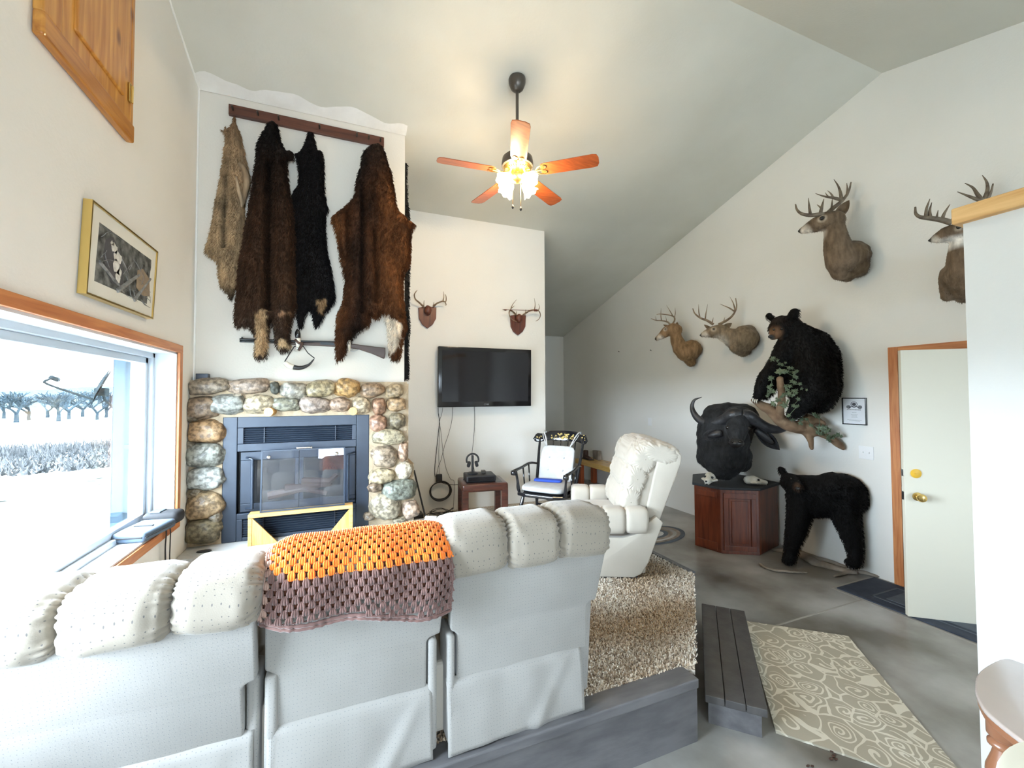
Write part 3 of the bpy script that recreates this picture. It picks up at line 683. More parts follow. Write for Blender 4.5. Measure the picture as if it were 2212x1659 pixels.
m.v = [(max(XL+.002, v[0]), min(3.9335, v[1]), v[2]) for v in m.v]; m.build('fieldstones', 'stone', o, True)
for q in [(-0.543,3.79,1.538,0.035),(0.08,3.79,1.533,0.034)]:
    m = M(); m.cyl((q[0], 3.79, q[2]), (q[0]+.03, 3.93, q[2]+.005), q[3]); m.build('log_peg', 'oak_light_z', o, smooth=40)
m = M()
hp = [(XL+.001, 3.9345), (XL+.001, 3.60), (-.75, 3.56), (-.3, 3.50), (.3, 3.46), (.80, 3.46), (.86, 3.66), (.70, 3.9345)]
m.prism(hp, .48, .53, 'z', bev=.006); m.build('hearth_slab', 'hearth', o)
m = M(); m.prism([(XL+.001, 3.9345), (XL+.001, 3.68), (.72, 3.56), (.62, 3.9345)], PZ+.001, .48, 'z'); m.build('hearth_base', 'mortar', o)
# steel insert
o = thing('fireplace_insert', 'blue-grey steel wood-burning insert set into the stone fireplace', 'fireplace insert', (-.32, 3.87, .53))
YI = 3.852
m = M(); b = .004
m.box((-.858, YI, .532), (-.763, 3.93, 1.50), bev=b); m.box((.112, YI, .532), (.214, 3.93, 1.50), bev=b); m.box((-.762, YI, 1.415), (.111, 3.93, 1.50), bev=b)
m.box((-.762, YI, 1.228), (.111, 3.93, 1.288), bev=b); m.box((-.762, YI, 1.288), (-.72, 3.93, 1.415), bev=b); m.box((.077, YI, 1.288), (.111, 3.93, 1.415), bev=b)
m.box((-.762, YI, .70), (.111, 3.93, .745), bev=b); m.box((-.762, YI, .532), (-.722, 3.93, .70), bev=b); m.box((.077, YI, .532), (.111, 3.93, .70), bev=b); m.box((-.722, YI, .532), (.077, 3.93, .56), bev=b)
m.build('surround_panel', 'stove', o)
m = M(); m.box((-.76, 3.905, .56), (.11, 3.93, 1.42)); m.build('back_plate', 'stove_dark', o)
for z0, z1, n in ((1.292, 1.411, 7), (.565, .695, 7)):
    m = M()
    for k in range(n): z = z0+(z1-z0)*(k+.5)/n; m.box((-.719, YI+.006, z-.0035), (.076, YI+.03, z+.0035), Matrix.Rotation(.5, 3, 'X'))
    for x in (-.58, -.055): m.box((x-.003, YI+.002, z0), (x+.003, YI+.03, z1))
    m.build('louver', 'stove', o)
for x0, x1 in ((-.742, -.33), (-.326, .105)):
    m = M(); f = .085
    m.box((x0, YI+.018, .752), (x1, YI+.045, .815), bev=b); m.box((x0, YI+.018, 1.155), (x1, YI+.045, 1.222), bev=b)
    lf, rf = (f, .03) if x0 < -.5 else (.03, f)
    m.box((x0, YI+.018, .815), (x0+lf, YI+.045, 1.155), bev=b); m.box((x1-rf, YI+.018, .815), (x1, YI+.045, 1.155), bev=b)
    d = m.build('door', 'stove', o)
    m = M(); m.box((x0+lf, YI+.03, .815), (x1-rf, YI+.034, 1.155)); m.build('door_glass', 'smoke_glass', d)
    hx = x0+.09 if x0 < -.5 else x1-.06
    m = M(); m.tube([(hx-.05*(1 if x0 < -.5 else -1), YI+.02, 1.178), (hx-.02*(1 if x0 < -.5 else -1), YI-.03, 1.175), (hx, YI-.035, 1.168)], .008, 8); m.tube([(hx, YI-.035, 1.17), (hx, YI-.035, .785)], .012, 10); m.tube([(hx, YI-.035, .787), (hx-.05*(1 if x0 < -.5 else -1), YI+.02, .780)], .008, 8)
    m.build('door_handle', 'stove', d, smooth=40)
m = M(); m.box((-.70, 3.90, .80), (.07, 3.903, 1.17))
for k in range(3): m.tube([(-.55+k*.12, 3.885, .86+.05*k, .035), (-.3+k*.10, 3.88, .90+.02*k, .03), (-.12+k*.04, 3.885, .845+.075*k, .02)], k=8)
m.build('firebox_logs', 'boot', o, smooth=40)
# glass fire screen standing on an oak bridge
o = thing('oak_stand', 'light oak open stand with triangular corner panels on the hearth', 'wooden stand', (-.28, 3.76, .53))
m = M(); m.box((-.657, 3.69, .742), (.083, 3.80, .768), bev=.003); m.box((-.657, 3.70, .531), (-.632, 3.80, .742), bev=.002); m.box((.060, 3.70, .531), (.083, 3.80, .742), bev=.002); m.build('frame', 'oak_light', o)
for pg in ([(-.632, .532), (-.632, .740), (-.455, .532)], [(.060, .532), (.060, .740), (-.115, .532)]):
    m = M(); m.prism(pg, 3.705, 3.722, 'y'); m.build('corner_panel', 'oak_light_z', o)
o = thing('fire_screen', 'clear glass fire screen with round knobs standing on the oak stand', 'fire screen', (-.28, 3.73, .769))
T = Matrix.Translation((0, 3.725, .769)) @ Matrix.Rotation(-.06, 4, 'X')
m = M(T); m.box((-.575, -.003, .006), (.012, .003, .465)); m.build('glass_sheet', 'screen_glass', o)
m = M(T); m.box((-.583, -.006, 0), (-.573, .006, .470)); m.box((.010, -.006, 0), (.020, .006, .470)); m.box((-.583, -.006, 0), (.02, .006, .010)); m.box((-.583, -.006, .464), (.02, .006, .472)); m.build('metal_edge', 'stove', o)
for x in (-.529, -.044):
    m = M(T); m.ball((x, -.018, .42), .016, 3); m.cyl((x, -.018, .42), (x, 0, .42), .006); m.build('knob', 'chrome', o, True)
m = M(T); m.tube([(-.33, -.02, .475), (-.33, -.03, .483), (-.23, -.03, .483), (-.23, -.02, .475)], .006, 8); m.ball((-.33, -.025, .482), .010, 2); m.ball((-.23, -.025, .482), .010, 2); m.build('carry_handle', 'chrome', o, True)
# little things around the fireplace
m = M(); m.box((-1.045, 3.87, 1.79), (-.965, 3.93, 1.838), bev=.004); tag(m.build('box', 'stove', base=(-1, 3.9, 1.79)), 'small dark box on top of the stones at the chimney corner', 'box')
m = M(); m.box((.37, 3.89, 1.772), (.51, 3.915, 1.786), bev=.004); tag(m.build('blue_strip', 'blue_cloth', base=(.44, 3.9, 1.77)), 'flat dark blue strip lying on top of the stones at the free chimney corner', 'strip')
m = M(); m.tube([(.628, 4.03, .96), (.72, 3.95, .535)], .008, 8); tag(m.build('fire_poker', 'black_matte', base=(.7, 3.97, .53)), 'thin black poker leaning against the lowest stones of the fireplace', 'poker')
o = thing('can', 'small white can lying on the free end of the hearth', 'can', (.70, 3.66, .53))
m = M(); m.lathe([(.038, 0), (.040, .004), (.040, .08), (.036, .085)], (.69, 3.70, .572), (.8, -.35, 0)); m.build('can_body', 'soft_white', o, smooth=40)
m = M(); m.lathe([(.041, 0), (.041, .012)], (.688, 3.702, .572), (-.8, .35, 0)); m.build('lid', 'paper', o, smooth=40)
m = M(); m.ball((-.93, 3.70, .536), (.05, .025, .010), 2); tag(m.build('cloth_scrap', 'black_soft', None, True, base=(-.93, 3.70, .53)), 'tiny dark scrap lying on the hearth by the window wall', 'scrap')

# ---------------------------------------------------------------- board and hides
o = thing('hanging_board', 'dark brown wooden board with pegs screwed along the top of the chimney wall', 'board', (-.27, 3.93, 3.98))
m = M(); m.box((-.866, 3.905, 3.925), (.332, 3.934, 4.012), bev=.003); m.build('board', 'dark_board', o)
for x in (-.835, -.66, -.51, -.20, .10, .20, .30):
    m = M(); m.cyl((x, 3.91, 3.965), (x, 3.865, 3.977), .007, 8); m.build('peg', 'bronze', o, smooth=40)
def poly_in(x, z, P): return inpoly(x, z, P)
def hide(name, out, y, th, colf, label, nb=7000, ln=.035, res=.016, creases=(), base=None, cat='animal hide', comb=(0, -.1, -1)):
    """Outline in (x, z) with real thickness, swelling away from the wall."""
    P = [(p[0], p[2]) for p in crv(out+[out[0]], 3)][:-1]
    P = [(x+.006*noise.noise(Vector((x*40, z*40, 0))), z+.006*noise.noise(Vector((x*40, z*40, 5)))) for x, z in P]
    x0, x1 = min(p[0] for p in P), max(p[0] for p in P); z0, z1 = min(p[1] for p in P), max(p[1] for p in P)
    ins = []
    def dist(x, z):
        d = 9
        for i in range(0, len(P)):
            ax, az = P[i-1]; bx, bz = P[i]; vx, vz = bx-ax, bz-az; t = max(0, min(1, ((x-ax)*vx+(z-az)*vz)/(vx*vx+vz*vz+1e-9))); d = min(d, (x-ax-t*vx)**2+(z-az-t*vz)**2)
        return sqrt(d)
    x = x0
    while x < x1:
        z = z0
        while z < z1:
            a, b = x+U(-.3, .3)*res, z+U(-.3, .3)*res
            if inpoly(a, b, P) and dist(a, b) > res*.6: ins.append((a, b))
            z += res
        x += res
    n = len(P); V2 = [Vector(p) for p in P+ins]
    r = delaunay_2d_cdt(V2, [], [list(range(n))], 1, 1e-5)
    V, F = r[0], r[2]; m = M(); ds = [dist(v.x, v.y) for v in V]
    def hgt(v, d):
        k = min(1, d/.085); h = th*(1-(1-k)**2)**.5+.006
        for (cx0, cz0, cx1, cz1, w, dp) in creases:
            t = max(0, min(1, (v.y-cz0)/(cz1-cz0))) if cz1 != cz0 else 0; cx = cx0+(cx1-cx0)*t
            if min(cz0, cz1)-.03 < v.y < max(cz0, cz1)+.03: h *= 1-dp*exp(-((v.x-cx)/w)**2)
        return h*(1+.12*noise.noise(Vector((v.x*9, v.y*5, 0))))
    fr = [Vector((v.x, y-hgt(v, d), v.y)) for v, d in zip(V, ds)]; bk = [Vector((v.x, y, v.y)) for v in V]
    N = len(V); m.v = fr+bk; m.f = [tuple(f) for f in F]+[tuple(i+N for i in f[::-1]) for f in F]
    cnt = {}
    for f in F:
        for i in range(3): cnt[(f[i], f[(i+1) % 3])] = 1
    for (a, b) in list(cnt):
        if (b, a) not in cnt: m.f.append((a, a+N, b+N, b))
    m.m = [0]*len(m.f); m.c = [colf(v) for v in fr]+[colf(v) for v in bk]
    ns = [Vector((0, 0, 0)) for _ in m.v]
    for f in m.f:
        nn = (m.v[f[1]]-m.v[f[0]]).cross(m.v[f[2]]-m.v[f[0]])
        for i in f: ns[i] += nn
    if sum(nv.y for nv in ns[:N]) > 0: ns = [-a for a in ns]
    ns = [a.normalized() if a.length else Vector((0, -1, 0)) for a in ns]
    nf = len(m.f); blades(m, ns, nb, ln, .0028, comb, .30, .22, .25, where=lambda p: p.y < y-.004)
    b0 = Vector(base or (0, 0, 0)); me = bpy.data.meshes.new(name); me.from_pydata([tuple(Vector(v)-b0) for v in m.v], [], m.f); me.materials.append(MATS['hidefur'])
    ca = me.color_attributes.new('Col', 'FLOAT_COLOR', 'POINT'); fl = []
    for c in m.c: fl += [c[0], c[1], c[2], 1]
    ca.data.foreach_set('color', fl); me.polygons.foreach_set('use_smooth', [i < nf for i in range(len(me.polygons))]); me.update()
    ob = bpy.data.objects.new(name, me); COL.objects.link(ob); ob.location = b0; ob['_o'] = tuple(b0); tag(ob, label, cat, 'animal hides hanging from the board')
    return ob
def ramp(v, st):
    for (a, ca), (b, cb) in zip(st, st[1:]):
        if v <= b: t = max(0, min(1, (v-a)/(b-a))); return tuple(p+(q-p)*t for p, q in zip(ca, cb))
    return st[-1][1]
H1 = [(-0.829,3.89,3.942),(-0.816,3.89,3.884),(-0.803,3.89,3.836),(-0.778,3.89,3.762),(-0.758,3.89,3.65),(-0.732,3.89,3.538),(-0.715,3.89,3.424),(-0.721,3.89,3.35),(-0.745,3.89,3.302),(-0.748,3.89,3.185),(-0.744,3.89,2.953),(-0.747,3.89,2.852),(-0.778,3.89,2.776),(-0.771,3.89,2.662),(-0.781,3.89,2.531),(-0.805,3.89,2.515),(-0.834,3.89,2.427),(-0.865,3.89,2.495),(-0.907,3.89,2.534),(-0.92,3.89,2.645),(-0.933,3.89,2.729),(-0.992,3.89,2.771),(-1.012,3.89,2.824),(-0.983,3.89,2.948),(-0.961,3.89,3.093),(-0.935,3.89,3.31),(-0.913,3.89,3.458),(-0.897,3.89,3.605),(-0.889,3.89,3.736),(-0.9,3.89,3.784),(-0.92,3.89,3.798),(-0.897,3.89,3.795),(-0.888,3.89,3.835),(-0.881,3.89,3.808),(-0.852,3.89,3.854),(-0.838,3.89,3.893)]
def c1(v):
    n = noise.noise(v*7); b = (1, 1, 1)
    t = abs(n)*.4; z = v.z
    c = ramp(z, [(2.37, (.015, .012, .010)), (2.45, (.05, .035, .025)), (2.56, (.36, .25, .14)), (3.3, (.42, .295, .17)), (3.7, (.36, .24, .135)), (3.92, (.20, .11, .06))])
    t = (z-CQ[1][2])/(CQ[0][2]-CQ[1][2]); cx = CQ[1][0]+(CQ[0][0]-CQ[1][0])*t; k = .65*exp(-((v.x-cx)/.012)**2) if -.05 < t < 1.05 else 0  # shade of the middle crease put into the fur colour
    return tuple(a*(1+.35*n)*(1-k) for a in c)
CQ = [(-0.877,3.89,3.407),(-0.885,3.89,2.862)]
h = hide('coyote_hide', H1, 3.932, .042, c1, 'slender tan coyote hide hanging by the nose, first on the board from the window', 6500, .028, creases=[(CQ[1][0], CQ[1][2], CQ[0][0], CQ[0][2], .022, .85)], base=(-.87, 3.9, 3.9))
m = M(); L1 = [(-0.778,3.845,3.512,0.013),(-0.741,3.845,3.469,0.02),(-0.722,3.845,3.386,0.024),(-0.733,3.845,3.283,0.02),(-0.752,3.845,3.179,0.013)]
m.col = (.30, .21, .13)
m.tube(L1, .02, 8, 4); m.build('front_leg', 'hidefur', h, True)
m = M(); m.col = (.44, .33, .22); m.tube([(-0.791,3.83,3.395,0.007),(-0.775,3.83,3.298,0.013),(-0.754,3.83,3.216,0.014),(-0.749,3.83,3.159,0.008)], .02, 8, 4); m.build('front_leg', 'hidefur', h, True)
H2 = [(-0.572,3.89,3.9),(-0.546,3.89,3.911),(-0.52,3.89,3.897),(-0.493,3.89,3.783),(-0.457,3.89,3.698),(-0.406,3.89,3.697),(-0.395,3.89,3.665),(-0.406,3.89,3.624),(-0.443,3.89,3.61),(-0.442,3.89,3.538),(-0.43,3.89,3.389),(-0.402,3.89,3.243),(-0.386,3.89,3.004),(-0.381,3.89,2.704),(-0.37,3.89,2.435),(-0.38,3.89,2.33),(-0.403,3.89,2.254),(-0.41,3.89,2.15),(-0.408,3.89,2.061),(-0.442,3.89,2.021),(-0.501,3.89,2.079),(-0.508,3.89,2.145),(-0.533,3.89,2.261),(-0.558,3.89,2.23),(-0.569,3.89,2.098),(-0.577,3.89,1.982),(-0.614,3.89,1.956),(-0.652,3.89,1.994),(-0.645,3.89,2.109),(-0.673,3.89,2.195),(-0.735,3.89,2.22),(-0.789,3.89,2.221),(-0.786,3.89,2.402),(-0.776,3.89,2.589),(-0.754,3.89,2.808),(-0.72,3.89,3.073),(-0.686,3.89,3.313),(-0.664,3.89,3.552),(-0.647,3.89,3.719),(-0.61,3.89,3.816)]
TAN = (.50, .34, .19)
def mk(base, tans):
    def fn(v):
        c = base(v)
        for pg, col in tans:
            if inpoly(v.x, v.z, pg): c = col
        k = 1+.35*noise.noise(Vector(v)*8)+.25*noise.noise(Vector(v)*30); return tuple(max(0, a*k) for a in c)
    return fn
xz = lambda l: [(p[0], p[2]) for p in l]
DQ = [(-0.559,3.87,3.534),(-0.549,3.87,2.373)]
def crease_shade(v, w=.018, a=.6):  # darkens the fur colour along the crease between the two lobes, as shade
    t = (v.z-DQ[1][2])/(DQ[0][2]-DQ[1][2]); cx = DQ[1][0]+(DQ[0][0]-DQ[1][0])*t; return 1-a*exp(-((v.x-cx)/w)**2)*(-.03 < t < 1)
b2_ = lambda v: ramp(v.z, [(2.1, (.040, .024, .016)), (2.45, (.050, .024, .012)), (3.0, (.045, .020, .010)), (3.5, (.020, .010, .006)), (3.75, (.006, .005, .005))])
b2 = lambda v: tuple(c*crease_shade(v)*(1+.45*max(0, min(1, (v.x+.38)/.1))) for c in b2_(v))
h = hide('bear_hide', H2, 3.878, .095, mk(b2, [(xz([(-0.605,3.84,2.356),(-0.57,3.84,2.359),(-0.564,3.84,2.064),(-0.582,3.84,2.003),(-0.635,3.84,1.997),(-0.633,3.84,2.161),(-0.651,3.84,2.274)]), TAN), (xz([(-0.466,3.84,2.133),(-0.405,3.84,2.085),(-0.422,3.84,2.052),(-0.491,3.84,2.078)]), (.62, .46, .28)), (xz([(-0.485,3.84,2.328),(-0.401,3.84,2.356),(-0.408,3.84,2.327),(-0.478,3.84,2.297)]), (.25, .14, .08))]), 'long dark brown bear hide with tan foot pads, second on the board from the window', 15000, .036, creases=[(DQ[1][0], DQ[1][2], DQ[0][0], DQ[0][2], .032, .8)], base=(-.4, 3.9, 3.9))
H3 = [(-0.287,3.89,3.927),(-0.262,3.89,3.929),(-0.245,3.89,3.886),(-0.224,3.89,3.783),(-0.182,3.89,3.776),(-0.167,3.89,3.624),(-0.161,3.89,3.407),(-0.129,3.89,3.27),(-0.152,3.89,3.192),(-0.14,3.89,2.946),(-0.104,3.89,2.765),(-0.074,3.89,2.567),(-0.076,3.89,2.474),(-0.15,3.89,2.369),(-0.197,3.89,2.263),(-0.222,3.89,2.25),(-0.235,3.89,2.31),(-0.26,3.89,2.391),(-0.31,3.89,2.32),(-0.319,3.89,2.244),(-0.343,3.89,2.24),(-0.36,3.89,2.361),(-0.375,3.89,2.555),(-0.392,3.89,3.003),(-0.413,3.89,3.241),(-0.399,3.89,3.387),(-0.357,3.89,3.463),(-0.359,3.89,3.615),(-0.377,3.89,3.68),(-0.388,3.89,3.716),(-0.353,3.89,3.739),(-0.313,3.89,3.824)]
b3 = lambda v: (.008, .007, .008)
hide('bear_hide', H3, 3.926, .042, mk(b3, [(xz([(-0.21,3.83,2.481),(-0.128,3.83,2.49),(-0.145,3.83,2.411),(-0.185,3.83,2.351)])[:], (.42, .27, .14))]), 'black bear hide with ragged furry edges, third on the board from the window', 12000, .034, base=(-.1, 3.9, 3.9))
H4 = [(0.233,3.89,3.895),(0.271,3.89,3.912),(0.309,3.89,3.897),(0.354,3.89,3.771),(0.388,3.89,3.671),(0.42,3.89,3.496),(0.445,3.89,3.351),(0.508,3.89,3.304),(0.541,3.89,3.264),(0.601,3.89,3.243),(0.568,3.89,3.139),(0.553,3.89,2.871),(0.51,3.89,2.792),(0.495,3.89,2.635),(0.511,3.89,2.407),(0.531,3.89,2.294),(0.5,3.89,2.178),(0.469,3.89,1.998),(0.426,3.89,1.976),(0.395,3.89,2.02),(0.379,3.89,2.172),(0.36,3.89,2.316),(0.321,3.89,2.394),(0.271,3.89,2.33),(0.221,3.89,2.371),(0.208,3.89,2.283),(0.108,3.89,2.206),(0.036,3.89,2.094),(0.008,3.89,2.008),(-0.034,3.89,1.965),(-0.053,3.89,1.983),(-0.051,3.89,2.337),(-0.006,3.89,2.464),(0.011,3.89,2.653),(-0.019,3.89,2.821),(-0.042,3.89,2.974),(-0.074,3.89,3.11),(-0.094,3.89,3.193),(-0.027,3.89,3.274),(0.079,3.89,3.403),(0.1,3.89,3.55),(0.136,3.89,3.685),(0.155,3.89,3.81),(0.18,3.89,3.848)]
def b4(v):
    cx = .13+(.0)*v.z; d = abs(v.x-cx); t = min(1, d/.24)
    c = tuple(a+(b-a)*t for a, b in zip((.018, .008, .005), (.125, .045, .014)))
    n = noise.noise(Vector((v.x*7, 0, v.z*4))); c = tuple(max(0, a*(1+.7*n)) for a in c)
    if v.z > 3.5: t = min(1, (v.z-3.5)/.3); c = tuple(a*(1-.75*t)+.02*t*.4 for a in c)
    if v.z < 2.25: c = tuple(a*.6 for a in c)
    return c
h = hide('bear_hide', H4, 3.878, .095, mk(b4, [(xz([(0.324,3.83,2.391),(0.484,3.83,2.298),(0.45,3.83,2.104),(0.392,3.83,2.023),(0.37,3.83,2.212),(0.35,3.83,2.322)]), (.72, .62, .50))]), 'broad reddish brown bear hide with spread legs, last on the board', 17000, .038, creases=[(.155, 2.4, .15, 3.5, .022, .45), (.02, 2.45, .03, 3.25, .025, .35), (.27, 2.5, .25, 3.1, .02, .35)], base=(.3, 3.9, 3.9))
# black hide on the free side of the chase
m = M(); vs = []; fs = []; ns = []
for i in range(26):
    z = 1.82+2.02*i/25
    w = .045+.018*noise.noise(Vector((z*5, 0, 0)))-(.02 if i > 20 else 0)
    for k, (yy, t) in enumerate(((3.945, 0), (3.955, w*.8), (4.02, w), (4.15, w*1.1), (4.35, w), (4.5, w*.5), (4.52, 0))):
        yy2 = yy if k < 2 else yy+.03*sin(z*4); vs.append(Vector((.524+t, yy2, z))); ns.append(Vector((1, -.5, 0)))
for i in range(25):
    for k in range(6): fs.append((i*7+k, i*7+k+1, (i+1)*7+k+1, (i+1)*7+k))
m.v = vs; m.f = fs; m.m = [0]*len(fs); m.c = [(.006, .006, .006)]*len(vs); blades(m, ns, 6000, .03, .003, (0, -.3, -1), .4, .2)
tag(m.build('bear_hide', 'hidefur', base=(.55, 4.2, 3.8)), 'black hide hung on the side face of the chimney, only its furry edge showing', 'animal hide')

# ---------------------------------------------------------------- rifle, hooks, powder horn
o = thing('rifle', 'long dark antique rifle hung level below the hides', 'rifle', (-.2, 3.86, 2.1)); Y = 3.903
m = M(); m.tube([(-.766, Y, 2.117, .010), (-.30, Y, 2.119, .0105), (-.05, Y, 2.123, .012)], k=10); m.tube([(-.766, Y, 2.100, .007), (-.40, Y, 2.103, .007)], k=8); m.box((-.755, Y-.003, 2.125), (-.745, Y+.003, 2.138)); m.build('barrel', 'gunmetal', o, smooth=40)
m = M(); m.prism([(-.52, 2.094), (-.30, 2.088), (-.05, 2.086), (.06, 2.080), (.06, 2.118), (-.05, 2.124), (-.3, 2.110), (-.52, 2.110)], Y-.016, Y+.016, 'y', bev=.005); m.build('forestock', 'redwood_gun', o)
m = M(); m.prism([(.05, 2.080), (.13, 2.070), (.24, 2.035), (.342, 1.992), (.352, 2.04), (.350, 2.092), (.22, 2.102), (.12, 2.112), (.05, 2.118)], Y-.018, Y+.018, 'y', bev=.006); m.build('buttstock', 'redwood_gun', o)
m = M(); m.tube([(.03, Y, 2.083), (.05, Y, 2.058), (.09, Y, 2.052), (.125, Y, 2.070)], .003, 6, 4); m.tube([(.08, Y, 2.08), (.075, Y, 2.063)], .003, 6); m.build('trigger_guard', 'steel', o, True)
m = M(); m.box((-.18, Y-.018, 2.098), (-.04, Y-.012, 2.118), bev=.002); m.tube([(-.06, Y-.016, 2.12), (-.045, Y-.016, 2.142), (-.03, Y-.016, 2.145)], .005, 6); m.build('lock_plate', 'gunmetal', o)
for (x, l) in ((-.345, 'hoof hook holding the middle of the rifle'), (.040, 'pale hoof hook holding the rifle near its stock')):
    o = thing('hoof_hook', l, 'hook', (x, 3.93, 2.13)); m = M()
    m.tube([(x, 3.93, 2.05, .012), (x, 3.90, 2.055, .016), (x+.002, 3.855, 2.07, .018), (x, 3.842, 2.14, .020)], .016, 10, 4); m.build('shank', 'skull', o, True)
    m = M(); m.tube([(x, 3.842, 2.14, .020), (x-.002, 3.838, 2.175, .022), (x-.004, 3.835, 2.20, .014), (x-.006, 3.832, 2.212, .003)], .02, 10, 3); m.build('hoof', 'black_gloss', o, True)
o = thing('powder_horn', 'curved cream and dark powder horn hanging from the rifle by a cord', 'powder horn', (-.34, 3.86, 1.95))
m = M(); hp = [(-0.439,3.85,1.938,0.019),(-0.411,3.85,1.912,0.022),(-0.376,3.85,1.9,0.021)]; m.tube(hp, .02, 12, 4); hb = m.build('horn', 'skull', o, True)
m = M(); m.tube([(-0.376,3.85,1.9,0.02),(-0.335,3.85,1.895,0.018),(-0.294,3.85,1.905,0.014),(-0.256,3.85,1.929,0.009),(-0.226,3.85,1.97,0.005)], .02, 12, 4); m.build('horn_tip', 'horn', o, True)
m = M(); m.tube([(-0.441,3.85,1.944),(-0.406,3.85,2.01),(-0.372,3.85,2.07),(-0.337,3.85,2.078),(-0.305,3.85,2.073),(-0.272,3.85,2.021),(-0.22,3.85,1.977)], .004, 6); m.build('cord', 'black_soft', o)
m = M(); m.tube([(-0.365,3.83,2.127),(-0.336,3.83,2.096),(-0.312,3.83,2.097),(-0.324,3.83,2.067),(-0.341,3.83,2.037)], .010, 8, 3); m.build('tassel', 'boot', o, True)
m = M(); c = [(-0.357,3.83,2.043)][0]; m.tube([(c[0]+.014*cos(t), c[1], c[2]+.014*sin(t)) for t in [2*pi*i/16 for i in range(17)]], .002, 5); m.build('ring', 'steel', o)

# ---------------------------------------------------------------- reclining sofa seen from behind
o = thing('reclining_sofa', 'cream reclining sofa of three tufted seats seen from behind', 'sofa', (.05, 1.9, PZ))
def back_shell(x0, x1, lx0, lx1, y0, y1, zt=.975, zb=.555, zn=.735, n0=.5, rx1=None):
    """T-shaped rear panel: upper part x0..x1, lower part lx0..lx1; y at the bottom (y0) and at the top (y1)."""
    m = M(); pg = [(lx0, zb), (lx1, zb), (lx1, zn), (lx1+.012, zn+.012), (x1, zn+.02), (rx1 or x1, zt), (x0, zt), (x0, zn+.02), (lx0-.012, zn+.012), (lx0, zn)]
    m.prism(pg, 0, .055, 'y', bev=.008)
    m.v = [(v[0], v[1]+y0+(y1-y0)*(v[2]-zb)/(zt-zb), v[2]) for v in m.v]; return m
def skirt(x0, x1, y0, z0, z1, fold=.9):
    m = M(); nx, nz = 40, 14; vs = []; fs = []
    for k in range(nz+1):
        t = k/nz; z = z1+(z0-z1)*t
        for i in range(nx+1):
            s_ = i/nx; x = x0+(x1-x0)*s_+.004*t*sin(s_*9)
            y = y0-.012-.022*t-.010*sin(s_*5+1)*t-.016*exp(-((s_-fold+.28*t)/.05)**2)*t+.008*noise.noise(Vector((x*9, z*7, 3)))
            if t < .1: y += .018*(1-t/.1)**2
            vs.append((x, y, z+.006*sin(s_*7)*(t > .95)))
    n = len(vs); vs += [(v[0], v[1]+.006, v[2]) for v in vs]
    W_ = nx+1
    for k in range(nz):
        for i in range(nx):
            a = (k*W_+i, k*W_+i+1, (k+1)*W_+i+1, (k+1)*W_+i); fs += [a, tuple(q+n for q in a[::-1])]
    for k in range(nz): fs.append((k*W_, (k+1)*W_, (k+1)*W_+n, k*W_+n)); fs.append((k*W_+nx, k*W_+nx+n, (k+1)*W_+nx+n, (k+1)*W_+nx))
    for i in range(nx): fs.append((i, i+n, i+1+n, i+1)); fs.append((nz*W_+i, nz*W_+i+1, nz*W_+i+1+n, nz*W_+i+n))
    m.add(vs, fs)
    for t in range(26):
        z = z1-.01-(z1-z0-.02)*t/26; m.tube([(x0+.014, y0-.020-.02*(t/26), z), (x0+.014, y0-.0195-.02*(t/26), z-.005)], .0014, 4)
    return m
units = [  # upper x0,x1 ; lower x0,x1 ; y bottom, y top ; top z
    (-1.02, -.250, -.86, -.290, 1.615, 1.52, .975), (-.232, .372, -.205, .300, 1.615, 1.60, .98), (.392, 1.085, .418, 1.0, 1.615, 1.60, 1.0)]
for k, (a, b, c, d, y0, y1, zt) in enumerate(units):
    m = back_shell(a, b, c, d, y0, y1, zt=zt, rx1=b+.02 if k == 2 else None)
    if k == 2: m.v = [(v[0]-.05*max(0, (v[2]*-1+.98)/.3)*(v[0] > 1.01), v[1], v[2]) for v in m.v]
    if k == 1: m.v = [(v[0]-.02*(v[2] < .9)*(v[0] > .34), v[1], v[2]) for v in m.v]
    m.build('back_panel', 'fab_back', o, smooth=50)
    m = M(); m.box((a+.03, y0+.055, .50), (b-.03, y0+.20, zt-.02), bev=.02); m.build('backrest', 'fab_chair', o, smooth=50)
    # seat and footrest on the front side
    m = M(); m.pillow(((a+b)/2+(.02 if k == 0 else 0), 2.08, .70), ((b-a)/2-.03, .30, .11), .35, .5, wr=.02); m.build('seat_cushion', 'fab_chair', o, True)
    m = M(); m.pillow(((a+b)/2, 2.40, .52), ((b-a)/2-.05, .06, .17), .35, .5, wr=.02); m.build('footrest', 'fab_chair', o, True)
    for q in range(3):
        m = M(); w = (b-a-.02)/3; m.pillow((a+.01+w*(q+.5), y0+.25, .84), (w*.5+.004, .07, .16), .45, .6, wr=.04, ph=q); m.build('back_tuft', 'fab_chair', o, True)
m = M(); m.box((-1.03, 1.68, PZ+.02), (1.0, 2.36, .60), bev=.02); m.build('base', 'fab_chair', o)
m = M(); m.box((-.98, 1.72, PZ), (.95, 2.3, PZ+.03)); m.build('underframe', 'black_matte', o)
# skirts
for (x0, x1, f) in ((-.86, -.262, .9), (-.222, .318, .95), (.375, .968, .9)):
    skirt(x0, x1, 1.615, PZ+.004, .572, f).build('skirt', 'fab_back', o, True)
